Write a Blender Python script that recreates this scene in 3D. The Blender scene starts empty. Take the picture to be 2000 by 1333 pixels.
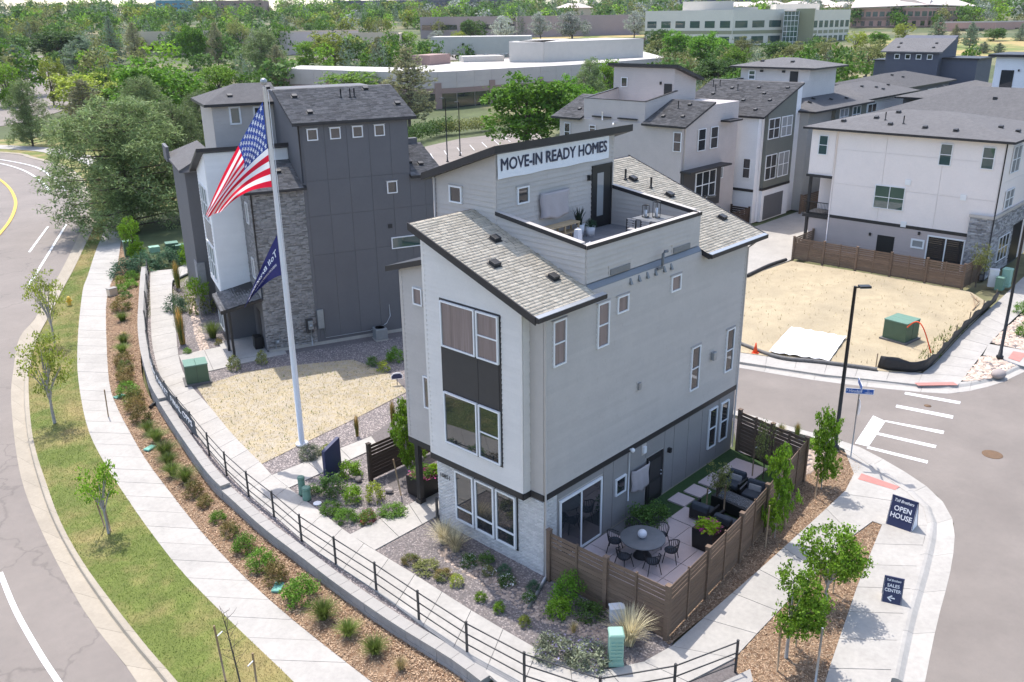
import bpy, math, random
import numpy as np
from mathutils import Matrix, Vector
R_ = math.radians
rng = np.random.default_rng(7); random.seed(7)
sc = bpy.context.scene
COL = sc.collection
# ---------------- camera, sky, sun, exposure ----------------
cd = bpy.data.cameras.new('camera'); cam = bpy.data.objects.new('camera', cd); COL.objects.link(cam)
cd.sensor_width = 36; cd.lens = 30.9512; cd.clip_start = .5; cd.clip_end = 6000
cr = ((0.6819613,0.2614386,-0.6830656),(-0.7312817,0.2277926,-0.6429134),(-0.0124850,0.9379554,0.3465310)); cl = (-19.5129,-17.0006,18.0114)
cam.matrix_world = Matrix([list(cr[i]) + [cl[i]] for i in range(3)] + [[0, 0, 0, 1]])
sc.camera = cam
SUN = Vector((.15, .43, 1)).normalized()          # towards the sun
w = bpy.data.worlds.new('World'); sc.world = w; w.use_nodes = True
nt = w.node_tree; bg = nt.nodes['Background']; sky = nt.nodes.new('ShaderNodeTexSky')
sky.sky_type = 'NISHITA'; sky.sun_disc = False
sky.sun_elevation = math.asin(SUN.z); sky.sun_rotation = math.atan2(SUN.x, SUN.y)
sky.air_density = 1.0; sky.dust_density = 6.5; sky.ozone_density = 0.; sky.altitude = 1700
nt.links.new(sky.outputs[0], bg.inputs[0]); bg.inputs[1].default_value = .15
sl = bpy.data.lights.new('sun', 'SUN'); so = bpy.data.objects.new('sun', sl); COL.objects.link(so)
sl.energy = 2.1; sl.angle = R_(.5); sl.color = (1, .955, .9)
so.rotation_euler = SUN.to_track_quat('Z', 'Y').to_euler()
vs = sc.view_settings; vs.view_transform = 'Standard'; vs.look = 'None'; vs.gamma = 1; vs.use_curve_mapping = False
vs.exposure = 1.27
sc.cycles.max_bounces = 6; sc.cycles.diffuse_bounces = 3; sc.cycles.glossy_bounces = 3; sc.cycles.transmission_bounces = 3
sc.cycles.transparent_max_bounces = 6; sc.cycles.use_denoising = True
sc.cycles.sample_clamp_indirect = 6

# ---------------- helpers ----------------
def tag(o, label=None, cat=None, group=None, kind=None):
    if label: o['label'] = label
    if cat: o['category'] = cat
    if group: o['group'] = group
    if kind: o['kind'] = kind
    return o
def empty(name, loc=(0, 0, 0), rz=0, label=None, cat=None, group=None):
    o = bpy.data.objects.new(name, None); COL.objects.link(o)
    o.location = loc; o.rotation_euler = (0, 0, rz); o.empty_display_size = .2
    return tag(o, label, cat, group)
def link(name, me, parent=None, loc=(0, 0, 0), rz=0, scale=None):
    o = bpy.data.objects.new(name, me); COL.objects.link(o); o.location = loc; o.rotation_euler = (0, 0, rz)
    if scale is not None: o.scale = scale if hasattr(scale, '__len__') else (scale,) * 3
    if parent: o.parent = parent
    return o
def copy_tree(o, parent=None, loc=None, rz=None, scale=None):
    c = o.copy(); COL.objects.link(c); c.parent = parent
    if loc is not None: c.location = loc
    if rz is not None: c.rotation_euler = (0, 0, rz)
    if scale is not None: c.scale = scale
    for ch in o.children: copy_tree(ch, c)
    return c
def npmesh(name, V, F, mat=None, smooth=False, attr=None):
    """V (n,3), F (m,k) with k=3 or 4, fast"""
    V = np.asarray(V, np.float32); F = np.asarray(F, np.int32); m, k = F.shape
    me = bpy.data.meshes.new(name); me.vertices.add(len(V)); me.vertices.foreach_set('co', V.ravel())
    me.loops.add(m * k); me.loops.foreach_set('vertex_index', F.ravel()); me.polygons.add(m)
    me.polygons.foreach_set('loop_start', np.arange(m, dtype=np.int32) * k)
    if smooth: me.polygons.foreach_set('use_smooth', np.ones(m, bool))
    me.update(calc_edges=True)
    if mat: me.materials.append(mat)
    return me
class MB:
    """collects shapes; build() makes ONE mesh object"""
    def __init__(s): s.v = []; s.f = []; s.mi = []; s.m = 0; s.sm = []; s.smooth = False
    def add(s, V, F):
        b = len(s.v); s.v += [tuple(p) for p in V]; s.f += [tuple(i + b for i in f) for f in F]
        s.mi += [s.m] * len(F); s.sm += [s.smooth] * len(F); return s
    def box(s, x0, x1, y0, y1, z0, z1, M=None):
        V = [(x, y, z) for z in (z0, z1) for y in (y0, y1) for x in (x0, x1)]
        if M is not None: V = [M @ Vector(p) for p in V]
        return s.add(V, [(0, 2, 3, 1), (4, 5, 7, 6), (0, 1, 5, 4), (2, 6, 7, 3), (0, 4, 6, 2), (1, 3, 7, 5)])
    def cbox(s, c, d, M=None):
        return s.box(c[0] - d[0] / 2, c[0] + d[0] / 2, c[1] - d[1] / 2, c[1] + d[1] / 2, c[2] - d[2] / 2, c[2] + d[2] / 2, M)
    def hexa(s, b, t):
        """b,t: 4 points each, counter-clockwise seen from above"""
        return s.add(list(b) + list(t), [(3, 2, 1, 0), (4, 5, 6, 7), (0, 1, 5, 4), (1, 2, 6, 5), (2, 3, 7, 6), (3, 0, 4, 7)])
    def prism(s, P, z0, z1, M=None):
        n = len(P); V = [(p[0], p[1], z0) for p in P] + [(p[0], p[1], z1) for p in P]
        if M is not None: V = [M @ Vector(p) for p in V]
        return s.add(V, [tuple(range(n - 1, -1, -1)), tuple(range(n, 2 * n))] + [(i, (i + 1) % n, n + (i + 1) % n, n + i) for i in range(n)])
    def extr(s, P, d):
        """polygon of 3-D points extruded along vector d"""
        n = len(P); d = Vector(d); V = [Vector(p) for p in P]; V = V + [p + d for p in V]
        return s.add(V, [tuple(range(n - 1, -1, -1)), tuple(range(n, 2 * n))] + [(i, (i + 1) % n, n + (i + 1) % n, n + i) for i in range(n)])
    def tube(s, P, r, n=8, cap=True):
        P = [Vector(p) for p in P]; rs = r if hasattr(r, '__len__') else [r] * len(P); V = []; F = []
        up = Vector((0, 0, 1))
        for i, p in enumerate(P):
            t = (P[min(i + 1, len(P) - 1)] - P[max(i - 1, 0)]).normalized()
            a = t.cross(up if abs(t.z) < .95 else Vector((1, 0, 0))).normalized(); b = t.cross(a)
            V += [p + (a * math.cos(6.28318 * k / n) + b * math.sin(6.28318 * k / n)) * rs[i] for k in range(n)]
        for i in range(len(P) - 1):
            for k in range(n): F.append((i * n + k, i * n + (k + 1) % n, (i + 1) * n + (k + 1) % n, (i + 1) * n + k))
        if cap: F += [tuple(range(n)), tuple(range(len(V) - 1, len(V) - n - 1, -1))]
        sm = s.smooth; s.smooth = n > 5; s.add(V, F); s.smooth = sm; return s
    def lathe(s, prof, c=(0, 0, 0), n=20, sq=None):
        V = []; F = []
        for r, z in prof:
            for k in range(n):
                a = 6.28318 * (k + .5) / n; V.append((c[0] + r * math.cos(a), c[1] + r * math.sin(a), c[2] + z))
        for i in range(len(prof) - 1):
            for k in range(n): F.append((i * n + k, i * n + (k + 1) % n, (i + 1) * n + (k + 1) % n, (i + 1) * n + k))
        F += [tuple(range(n - 1, -1, -1)), tuple(range(len(V) - n, len(V)))]
        sm = s.smooth; s.smooth = n > 6; s.add(V, F); s.smooth = sm; return s
    def ball(s, c, r, n=14, m=8, sq=(1, 1, 1)):
        prof = [(r * math.sin(math.pi * i / m), -r * math.cos(math.pi * i / m)) for i in range(m + 1)]
        prof[0] = (r * .01, -r); prof[-1] = (r * .01, r)
        b = len(s.v); s.lathe(prof, (0, 0, 0), n)
        for i in range(b, len(s.v)): p = s.v[i]; s.v[i] = (c[0] + p[0] * sq[0], c[1] + p[1] * sq[1], c[2] + p[2] * sq[2])
        return s
    def build(s, name, mat, parent=None, loc=(0, 0, 0), rz=0, bevel=0, kind=None):
        me = bpy.data.meshes.new(name); me.from_pydata(s.v, [], s.f)
        for m in (mat if isinstance(mat, (list, tuple)) else [mat]): me.materials.append(m)
        me.polygons.foreach_set('material_index', s.mi); me.polygons.foreach_set('use_smooth', s.sm); me.update()
        o = link(name, me, parent, loc, rz)
        if bevel:
            b = o.modifiers.new('bevel', 'BEVEL'); b.width = bevel; b.segments = 2; b.limit_method = 'ANGLE'; b.angle_limit = R_(40)
        if kind: o['kind'] = kind
        return o
def part(name, mat, parent, *a, **k):
    bev = k.pop('bevel', 0); return MB().box(*a, **k).build(name, mat, parent, bevel=bev)
# ---------------- materials ----------------
def lin(r, g, b): return tuple(((c / 255) / 12.92 if c / 255 < .04045 else ((c / 255 + .055) / 1.055) ** 2.4) for c in (r, g, b))
def mat(name, col, rough=.7, var=.12, scale=3., bump=0., bscale=40., metal=0., island=0., col2=None, ior=1.45, spec=.5, stretch=None, wave=None, trans=0., patch=None, world=True, cracks=0., speck=0.):
    """colour with two octaves of noise, optional per-piece variation, relief, second colour in patches"""
    m = bpy.data.materials.new(name); m.use_nodes = True; n = m.node_tree.nodes; l = m.node_tree.links; b = n['Principled BSDF']
    b.inputs['Roughness'].default_value = rough; b.inputs['Metallic'].default_value = metal; b.inputs['IOR'].default_value = ior
    b.inputs['Specular IOR Level'].default_value = spec
    c = (*col, 1)
    geo = n.new('ShaderNodeNewGeometry'); tc = n.new('ShaderNodeTexCoord')
    src = geo.outputs['Position'] if world else tc.outputs['Object']
    mp = n.new('ShaderNodeMapping'); l.new(src, mp.inputs[0])
    if stretch: mp.inputs['Scale'].default_value = stretch
    cur = None
    def noise(sc_, det=4, rgh=.6):
        t = n.new('ShaderNodeTexNoise'); t.inputs['Scale'].default_value = sc_; t.inputs['Detail'].default_value = det; t.inputs['Roughness'].default_value = rgh
        l.new(mp.outputs[0], t.inputs['Vector']); return t.outputs['Fac']
    rgb = n.new('ShaderNodeRGB'); rgb.outputs[0].default_value = c; cur = rgb.outputs[0]
    if col2 is not None:
        mx = n.new('ShaderNodeMix'); mx.data_type = 'RGBA'; mx.inputs['B'].default_value = (*col2, 1); l.new(cur, mx.inputs['A'])
        rp = n.new('ShaderNodeMapRange'); ps, p0, p1 = patch or (.6, .42, .6)
        rp.inputs['From Min'].default_value = p0; rp.inputs['From Max'].default_value = p1
        l.new(noise(ps, 6), rp.inputs['Value']); l.new(rp.outputs[0], mx.inputs['Factor']); cur = mx.outputs['Result']
    def mul(fac, amt):
        nonlocal cur
        rp = n.new('ShaderNodeMapRange'); rp.inputs['From Min'].default_value = .25; rp.inputs['From Max'].default_value = .75
        rp.inputs['To Min'].default_value = 1 - amt; rp.inputs['To Max'].default_value = 1 + amt; l.new(fac, rp.inputs['Value'])
        mm = n.new('ShaderNodeVectorMath'); mm.operation = 'SCALE'; l.new(cur, mm.inputs[0]); l.new(rp.outputs[0], mm.inputs['Scale']); cur = mm.outputs[0]
    if var: mul(noise(scale), var); mul(noise(scale * 9, 3), var * .7)
    if speck: mul(noise(55, 2, .7), speck); mul(noise(.25, 3), speck * .35)
    if cracks:
        wn = n.new('ShaderNodeTexNoise'); wn.inputs['Scale'].default_value = .9; wn.inputs['Detail'].default_value = 5; l.new(mp.outputs[0], wn.inputs['Vector'])
        ad = n.new('ShaderNodeVectorMath'); ad.operation = 'MULTIPLY_ADD'; l.new(wn.outputs['Color'], ad.inputs[0]); ad.inputs[1].default_value = (2.2, 2.2, 0); l.new(mp.outputs[0], ad.inputs[2])
        vo = n.new('ShaderNodeTexVoronoi'); vo.feature = 'DISTANCE_TO_EDGE'; vo.inputs['Scale'].default_value = cracks; l.new(ad.outputs[0], vo.inputs['Vector'])
        cp = n.new('ShaderNodeMapRange'); cp.inputs['From Min'].default_value = .0; cp.inputs['From Max'].default_value = .012; cp.inputs['To Min'].default_value = .78; cp.inputs['To Max'].default_value = 1.; l.new(vo.outputs['Distance'], cp.inputs['Value'])
        mm = n.new('ShaderNodeVectorMath'); mm.operation = 'SCALE'; l.new(cur, mm.inputs[0]); l.new(cp.outputs[0], mm.inputs['Scale']); cur = mm.outputs[0]
    if island:
        rp = n.new('ShaderNodeMapRange'); rp.inputs['To Min'].default_value = 1 - island; rp.inputs['To Max'].default_value = 1 + island
        l.new(geo.outputs['Random Per Island'], rp.inputs['Value'])
        mm = n.new('ShaderNodeVectorMath'); mm.operation = 'SCALE'; l.new(cur, mm.inputs[0]); l.new(rp.outputs[0], mm.inputs['Scale']); cur = mm.outputs[0]
    if island:
        oi = n.new('ShaderNodeObjectInfo'); rp = n.new('ShaderNodeMapRange'); rp.inputs['To Min'].default_value = 1 - island * .6; rp.inputs['To Max'].default_value = 1 + island * .6
        l.new(oi.outputs['Random'], rp.inputs['Value'])
        mm = n.new('ShaderNodeVectorMath'); mm.operation = 'SCALE'; l.new(cur, mm.inputs[0]); l.new(rp.outputs[0], mm.inputs['Scale']); cur = mm.outputs[0]
    l.new(cur, b.inputs['Base Color'])
    h = None
    if bump: h = (noise(bscale, 3), bump)
    if wave:
        sx = n.new('ShaderNodeSeparateXYZ'); l.new(src, sx.inputs[0]); md = n.new('ShaderNodeMath'); md.operation = 'FRACT'
        ml = n.new('ShaderNodeMath'); ml.operation = 'MULTIPLY'; ml.inputs[1].default_value = 1 / wave; l.new(sx.outputs['Z'], ml.inputs[0]); l.new(ml.outputs[0], md.inputs[0]); h = (md.outputs[0], -.8)
    if h:
        bn = n.new('ShaderNodeBump'); bn.inputs['Strength'].default_value = abs(h[1]); bn.inputs['Distance'].default_value = .02; bn.invert = h[1] < 0
        l.new(h[0], bn.inputs['Height']); l.new(bn.outputs[0], b.inputs['Normal'])
    if trans:
        tr = n.new('ShaderNodeBsdfTranslucent'); l.new(cur, tr.inputs[0]); ms = n.new('ShaderNodeMixShader'); ms.inputs[0].default_value = trans
        l.new(b.outputs[0], ms.inputs[1]); l.new(tr.outputs[0], ms.inputs[2]); l.new(ms.outputs[0], n['Material Output'].inputs[0])
    return m
M = {}
def dm(key, *a, **k): M[key] = mat(key, *a, **k)
dm('concrete', (.385, .362, .328), .85, .12, .7, .15, 120, island=.05)
dm('concrete_old', (.345, .30, .235), .9, .10, .8, .2, 100, island=.05)
dm('asphalt', (.245, .212, .185), .9, .06, .35, .5, 160, col2=(.215, .186, .164), patch=(.12, .4, .65), cracks=.16, speck=.16)
dm('asphalt_new', (.225, .196, .172), .9, .05, .5, .4, 180, speck=.10, col2=(.20, .174, .153), patch=(.18, .45, .6))
dm('paint_white', (.66, .66, .65), .7, .12, 2.5)
dm('paint_yellow', (.72, .45, .06), .7, .15, 2.5)
dm('paint_red', (.50, .20, .17), .8, .10, 3, .3, 90)
dm('grass', (.125, .155, .030), .9, .22, 1.3, .6, 60, col2=(.27, .22, .085), patch=(.35, .42, .62))
dm('grass_blade', (.130, .190, .030), .8, .25, .5, col2=(.27, .215, .085), patch=(.35, .46, .64), island=.35, trans=.3)
dm('turf', (.035, .075, .02), .9, .25, 8, .5, 90)
dm('mulch', (.27, .175, .105), .95, .35, 9, 1., 60, col2=(.16, .09, .05), patch=(5, .45, .6))
dm('mulch_chip', (.43, .30, .195), .9, .2, 4, island=.55)
dm('gravel', (.165, .145, .14), .95, .3, 14, 1., 70)
dm('gravel_stone', (.25, .215, .20), .85, .1, 3, island=.5)
dm('river_stone', (.46, .36, .29), .8, .15, 5, island=.35)
dm('straw', (.42, .345, .225), .95, .16, 1.2, .9, 60, col2=(.33, .275, .185), patch=(.3, .45, .72))
dm('dry_grass', (.40, .345, .262), .95, .12, 1.0, .9, 40, col2=(.40, .33, .21), patch=(3.2, .42, .58))
dm('dry_tuft', (.45, .37, .20), .9, .2, 1.0, island=.4, trans=.25)
dm('earth', (.085, .105, .04), .95, .3, .15, .5, 5, col2=(.24, .205, .11), patch=(.03, .5, .65))
dm('grey_siding', (.485, .442, .405), .65, .05, 1.2, .08, 60, island=.05)
dm('grey_trim', (.485, .442, .405), .6, .04, 2)
dm('pale_siding', (.70, .655, .61), .65, .04, 1.2, .06, 60, island=.035)
dm('grey_panel', (.27, .255, .245), .7, .05, 1.5)
dm('dark_trim', (.028, .026, .027), .5, .1, 4)
dm('dark_panel', (.045, .042, .042), .55, .08, 3)
dm('white_frame', (.78, .78, .78), .45, .02, 3)
dm('white_siding', (.80, .79, .78), .65, .03, 1.5, .05, 50, island=.03)
dm('cream_panel', (.83, .745, .70), .7, .03, .8, island=.02)
dm('charcoal_panel', (.124, .122, .129), .7, .05, .8, island=.04)
dm('navy_siding', (.09, .095, .122), .7, .05, .8, wave=.2)
dm('grey_siding_far', (.50, .445, .415), .65, .05, 1.2, wave=.2)
dm('greige_siding_far', (.62, .58, .55), .65, .05, 1.2, wave=.2)
dm('tan_siding', (.46, .385, .36), .65, .04, 1.2, island=.03)
dm('green_siding', (.16, .165, .14), .7, .05, 1.2, wave=.2)
dm('sage_siding', (.38, .37, .345), .7, .05, 1.2, wave=.2)
dm('white_siding_far', (.80, .79, .79), .65, .03, 1.2, wave=.2)
dm('white_brick', (.64, .615, .59), .75, .08, 4, .3, 60, island=.12)
dm('grey_brick', (.30, .287, .28), .8, .12, 4, .4, 50, island=.26)
dm('mortar', (.20, .20, .21), .95, .1, 6)
dm('mortar_dark', (.15, .145, .14), .95, .1, 6)
dm('stone_veneer', (.29, .285, .29), .85, .15, 4, .6, 25, island=.42)
dm('shingle_tan', (.50, .44, .35), .95, .10, 3, .5, 220, island=.16)
dm('shingle_grey', (.135, .131, .131), 1., .14, 3, .5, 220, island=.28, spec=.15, speck=.15)
dm('metal_flash', (.42, .44, .46), .4, .05, 4, metal=.6)
dm('gutter', (.20, .21, .22), .45, .05, 4, metal=.3)
dm('black_metal', (.018, .018, .019), .45, .1, 4)
dm('rail_metal', (.045, .044, .045), .5, .1, 4)
dm('galv', (.36, .37, .38), .45, .1, 3, metal=.6)
dm('white_metal', (.70, .71, .73), .35, .03, 3)
dm('plastic_dark', (.03, .03, .032), .5, .05, 4)
dm('wood_fence', (.165, .112, .078), .8, .22, 2.2, .3, 30, island=.22, stretch=(1, 1, 7))
dm('wood_dark', (.055, .036, .027), .75, .2, 2.2, .3, 30, island=.15, stretch=(1, 1, 7))
dm('wood_stake', (.33, .24, .155), .85, .15, 5)
dm('wood_pale', (.52, .38, .22), .7, .12, 5)
dm('paver', (.58, .48, .46), .85, .05, 1.5, .15, 90, island=.05)
dm('deck_tile', (.20, .20, .205), .7, .12, 2, island=.15, stretch=(1, 5, 1))
dm('wall_block', (.34, .33, .32), .9, .12, 5, .7, 40, island=.12)
dm('wall_cap', (.345, .325, .30), .9, .06, 4, .4, 60, island=.06)
dm('green_box', (.075, .125, .075), .55, .05, 2)
dm('green_box_top', (.13, .24, .18), .5, .06, 2)
dm('mint_plastic', (.28, .46, .36), .5, .05, 3)
dm('green_lid', (.16, .40, .32), .6, .06, 4)
dm('navy', (.028, .036, .095), .5, .03, 2)
dm('sign_white', (.82, .82, .84), .6, .02, 2)
dm('sign_blue', (.012, .085, .36), .45, .03, 2)
dm('flag_red', (.62, .012, .040), .75, .06, 2, trans=.45)
dm('flag_white', (.80, .79, .80), .75, .04, 2, trans=.45)
dm('flag_blue', (.03, .06, .26), .75, .06, 2, trans=.4)
dm('flag_navy', (.028, .030, .13), .75, .06, 2, trans=.2)
dm('banner_white', (.80, .80, .82), .7, .03, 1.5, .15, 3)
dm('banner_ink', (.040, .043, .075), .7, .03, 2)
dm('banner_grey', (.085, .09, .10), .8, .15, 3, .5, 4)
dm('cloth_grey', (.43, .385, .385), .9, .05, 2, .2, 8)
dm('cushion', (.050, .060, .075), .9, .1, 5, .2, 80)
dm('pillow', (.36, .35, .35), .9, .15, 8, .2, 80)
dm('table_top', (.16, .165, .17), .5, .12, 4)
dm('ball_white', (.78, .78, .80), .35, .01, 2)
dm('fire_glass', (.06, .065, .07), .15, .3, 40, 1., 90, col2=(.45, .47, .5), patch=(45, .56, .62))
dm('planter_black', (.012, .012, .013), .5, .1, 3)
dm('white_pot', (.66, .67, .69), .5, .02, 3)
dm('orange', (.75, .085, .02), .55, .05, 3)
dm('hydrant', (.66, .42, .05), .5, .08, 5)
dm('silt_black', (.022, .022, .024), .6, .2, 4, .8, 8)
dm('silt_grey', (.13, .125, .12), .7, .25, 4, .8, 8)
dm('tarp_white', (.72, .72, .72), .7, .05, 2, .6, 3)
dm('stop_red', (.42, .012, .016), .5, .03, 2)
dm('manhole', (.17, .105, .06), .7, .2, 10, .8, 60, metal=.3)
dm('garage', (.13, .13, .135), .6, .05, 2)
dm('bark', (.11, .085, .065), .95, .25, 6, .8, 30)
dm('bark_pale', (.36, .33, .30), .9, .2, 8, .5, 40)
dm('lamp_glass', (.55, .56, .58), .3, .02, 2)
dm('ac_metal', (.30, .32, .33), .45, .1, 6, metal=.4)
dm('roof_white', (.52, .485, .44), .7, .06, .1)
dm('mall_wall', (.57, .48, .445), .8, .05, .3)
dm('mall_pink', (.35, .23, .20), .8, .05, .3)
dm('office_cream', (.70, .64, .55), .8, .04, .2)
dm('office_green', (.30, .29, .185), .8, .04, .2)
dm('office_pink', (.52, .31, .255), .8, .05, .2)
dm('office_brown', (.30, .20, .16), .8, .05, .2)
dm('office_tan', (.62, .50, .37), .8, .05, .2)
dm('office_mauve', (.36, .285, .28), .8, .05, .2)
dm('roof_pink', (.62, .53, .47), .8, .05, .2)
dm('far_blue', (.10, .26, .33), .6, .05, .2)
dm('far_dark', (.115, .11, .14), .8, .1, .2)
dm('hill_grass', (.40, .30, .12), .95, .15, .05, col2=(.16, .19, .05), patch=(.05, .45, .55))
def leafmat(key, c, v=.5, tr=.35, c2=None): dm(key, c, .6, .18, .6, island=v, trans=tr, col2=c2, patch=(.8, .45, .6) if c2 else None, spec=.3, world=True)
leafmat('leaf_green', (.135, .275, .028)); leafmat('leaf_bright', (.19, .33, .028)); leafmat('leaf_yellow', (0.310, 0.364, 0.054))
leafmat('leaf_dark', (.10, .185, .04)); leafmat('leaf_olive', (.24, .26, .085)); leafmat('leaf_silver', (.36, .39, .33))
leafmat('needle', (.215, .285, .11), .45, .3); leafmat('needle_blue', (.20, .265, .17), .45, .3); leafmat('needle_olive', (.29, .285, .155), .45, .3)
leafmat('leaf_blue', (0.093, 0.186, 0.101)); leafmat('leaf_rust', (.225, .17, .055), c2=(.125, .175, .04)); leafmat('leaf_sage', (.30, .335, .22))
leafmat('blade_green', (.165, .225, .050)); leafmat('blade_straw', (.55, .45, .22)); leafmat('blade_gold', (.55, .33, .10)); leafmat('blade_blond', (.74, .66, .44))
leafmat('petal_pink', (.62, .10, .34), .35); leafmat('petal_white', (.75, .75, .72), .1); leafmat('petal_purple', (.24, .22, .38), .3); leafmat('leaf_lime', (.27, .42, .02), .3)
leafmat('agave', (.022, .035, .022), .3, .1); leafmat('leaf_red', (.26, .05, .06))
def glassmat(key, col, ior, rough=.02):
    m = mat(key, col, rough, .0 if key != 'glass_curtain' else .35, .8, ior=ior, stretch=(5, 5, .12) if key == 'glass_curtain' else None); M[key] = m
glassmat('glass', (.022, .026, .030), 2.0); glassmat('glass_curtain', (.16, .125, .12), 1.9); glassmat('glass_teal', (.045, .085, .080), 2.0)
glassmat('glass_blind', (.30, .31, .31), 1.8)

# ---------------- terrain and setting ----------------
CX, CY = cl[0], cl[1]
def T(r): return -1.3 if r < 60 else (-1.3 + .65 * (r - 60) / 45 if r < 105 else (-.65 if r < 170 else -.65 + .035 * (min(r, 900) - 170)))
def hz(x, y): return T(math.hypot(x - CX, y - CY))
rad = [0, 10, 25, 40, 50, 60, 75, 90, 105, 118, 130, 150, 170, 190, 215, 240, 270, 300, 340, 380, 430, 500, 580, 680, 780, 900, 1200, 1800, 3000, 5000]
V = []; F = []; NA = 96
for r in rad:
    for k in range(NA):
        a = 6.283185 * k / NA; V.append((CX + r * math.cos(a), CY + r * math.sin(a), T(r)))
for i in range(len(rad) - 1):
    for k in range(NA): F.append((i * NA + k, i * NA + (k + 1) % NA, (i + 1) * NA + (k + 1) % NA, (i + 1) * NA + k))
tag(link('terrain', npmesh('terrain', V, F, M['earth'])), kind='structure')
def sheet(name, P, mt, z=None, parent=None, kind='structure'):
    me = bpy.data.meshes.new(name); me.from_pydata([(p[0], p[1], p[2] if z is None else z) for p in P], [], [tuple(range(len(P)))]); me.materials.append(mt)
    if me.polygons[0].normal.z < 0: me.flip_normals()
    o = link(name, me, parent)
    if kind and not parent: o['kind'] = kind
    return o
def resamp(P, n):
    P = np.array(P, float); d = np.r_[0, np.cumsum(np.linalg.norm(np.diff(P[:, :2], axis=0), axis=1))]
    s = np.linspace(0, d[-1], n + 1); return np.stack([np.interp(s, d, P[:, k]) for k in range(3)], 1)
def plen(P): P = np.array(P, float); return np.linalg.norm(np.diff(P[:, :2], axis=0), axis=1).sum()
def spline(P, n):
    """Catmull-Rom through P"""
    P = [np.array(p, float) for p in P]; P = [2 * P[0] - P[1]] + P + [2 * P[-1] - P[-2]]; out = []
    for i in range(1, len(P) - 2):
        for k in range(n):
            t = k / n; a, b, c, d = P[i - 1:i + 3]
            out.append(.5 * (2 * b + (c - a) * t + (2 * a - 5 * b + 4 * c - d) * t * t + (3 * b - a - 3 * c + d) * t ** 3))
    out.append(P[-2]); return np.array(out)
def ribbon(name, A, B, mt, n=60, kind='structure', dz=0, parent=None):
    A = resamp(A, n); B = resamp(B, n); V = np.concatenate([A, B]); V[:, 2] += dz
    F = [(i, i + 1, n + 2 + i, n + 1 + i) for i in range(n)]
    me = npmesh(name, V, F, mt)
    if me.polygons[0].normal.z < 0: me.flip_normals()
    o = link(name, me, parent)
    if kind and not parent: o['kind'] = kind
    return o
def slabs(name, A, B, mt, step=1.5, th=.1, gap=.022, piece='slab', bed=None):
    """a walk between two edges, laid as separate slabs"""
    n = max(2, int(round((plen(A) + plen(B)) / 2 / step))); A = resamp(A, n); B = resamp(B, n)
    root = ribbon(name, A - [0, 0, .03], B - [0, 0, .03], bed or M['mortar_dark'], n)
    for i in range(n):
        q = [Vector(A[i]), Vector(A[i + 1]), Vector(B[i + 1]), Vector(B[i])]
        c = sum(q, Vector()) / 4
        def pull(p, o): d = (o - p); L = d.length; return p + d / L * gap * .5 if L > 1e-6 else p
        t = [pull(q[0], q[1]), pull(q[1], q[0]), pull(q[2], q[3]), pull(q[3], q[2])]
        if (t[1] - t[0]).cross(t[3] - t[0]).z < 0: t = t[::-1]
        jz = random.uniform(-.003, .003); t = [p + Vector((0, 0, jz)) for p in t]
        MB().hexa([p - Vector((0, 0, th)) for p in t], t).build(piece, mt, root)
    return root
def inpoly(P, X, Y):
    c = np.zeros(len(X), bool); j = len(P) - 1
    for i in range(len(P)):
        xi, yi, xj, yj = P[i][0], P[i][1], P[j][0], P[j][1]
        c ^= ((yi > Y) != (yj > Y)) & (X < (xj - xi) * (Y - yi) / ((yj - yi) or 1e-9) + xi); j = i
    return c
def scatter(P, dens):
    P = [p[:2] for p in P]; a = np.array(P); lo, hi = a.min(0), a.max(0); n = int((hi - lo).prod() * dens)
    X = rng.uniform(lo[0], hi[0], n); Y = rng.uniform(lo[1], hi[1], n); k = inpoly(P, X, Y); return X[k], Y[k]
def stones(name, P, z, dens, size, mt, flat=.55, parent=None, exclude=()):
    X, Y = scatter(P, dens)
    for e in exclude:
        k = ~inpoly(e, X, Y); X, Y = X[k], Y[k]
    n = len(X); s = rng.uniform(.5, 1.3, n) * size; a = rng.uniform(0, 6.28, n)
    base = np.array([(1, 0, 0), (.3, .9, 0), (-.8, .5, 0), (-.7, -.6, 0), (.4, -.8, 0), (.15, .1, 1)])
    j = rng.uniform(.75, 1.25, (n, 6, 3)); V = base[None] * j * s[:, None, None]; V[:, :, 2] *= flat
    ca, sa = np.cos(a)[:, None], np.sin(a)[:, None]; x = V[:, :, 0] * ca - V[:, :, 1] * sa; y = V[:, :, 0] * sa + V[:, :, 1] * ca
    Z = np.full(n, z) if np.isscalar(z) else z(X, Y)
    V = np.stack([x + X[:, None], y + Y[:, None], V[:, :, 2] + Z[:, None]], 2).reshape(-1, 3)
    f = np.array([(0, 1, 5), (1, 2, 5), (2, 3, 5), (3, 4, 5), (4, 0, 5)]); F = (np.arange(n)[:, None, None] * 6 + f[None]).reshape(-1, 3)
    return link(name, npmesh(name, V, F, mt), parent)
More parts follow.
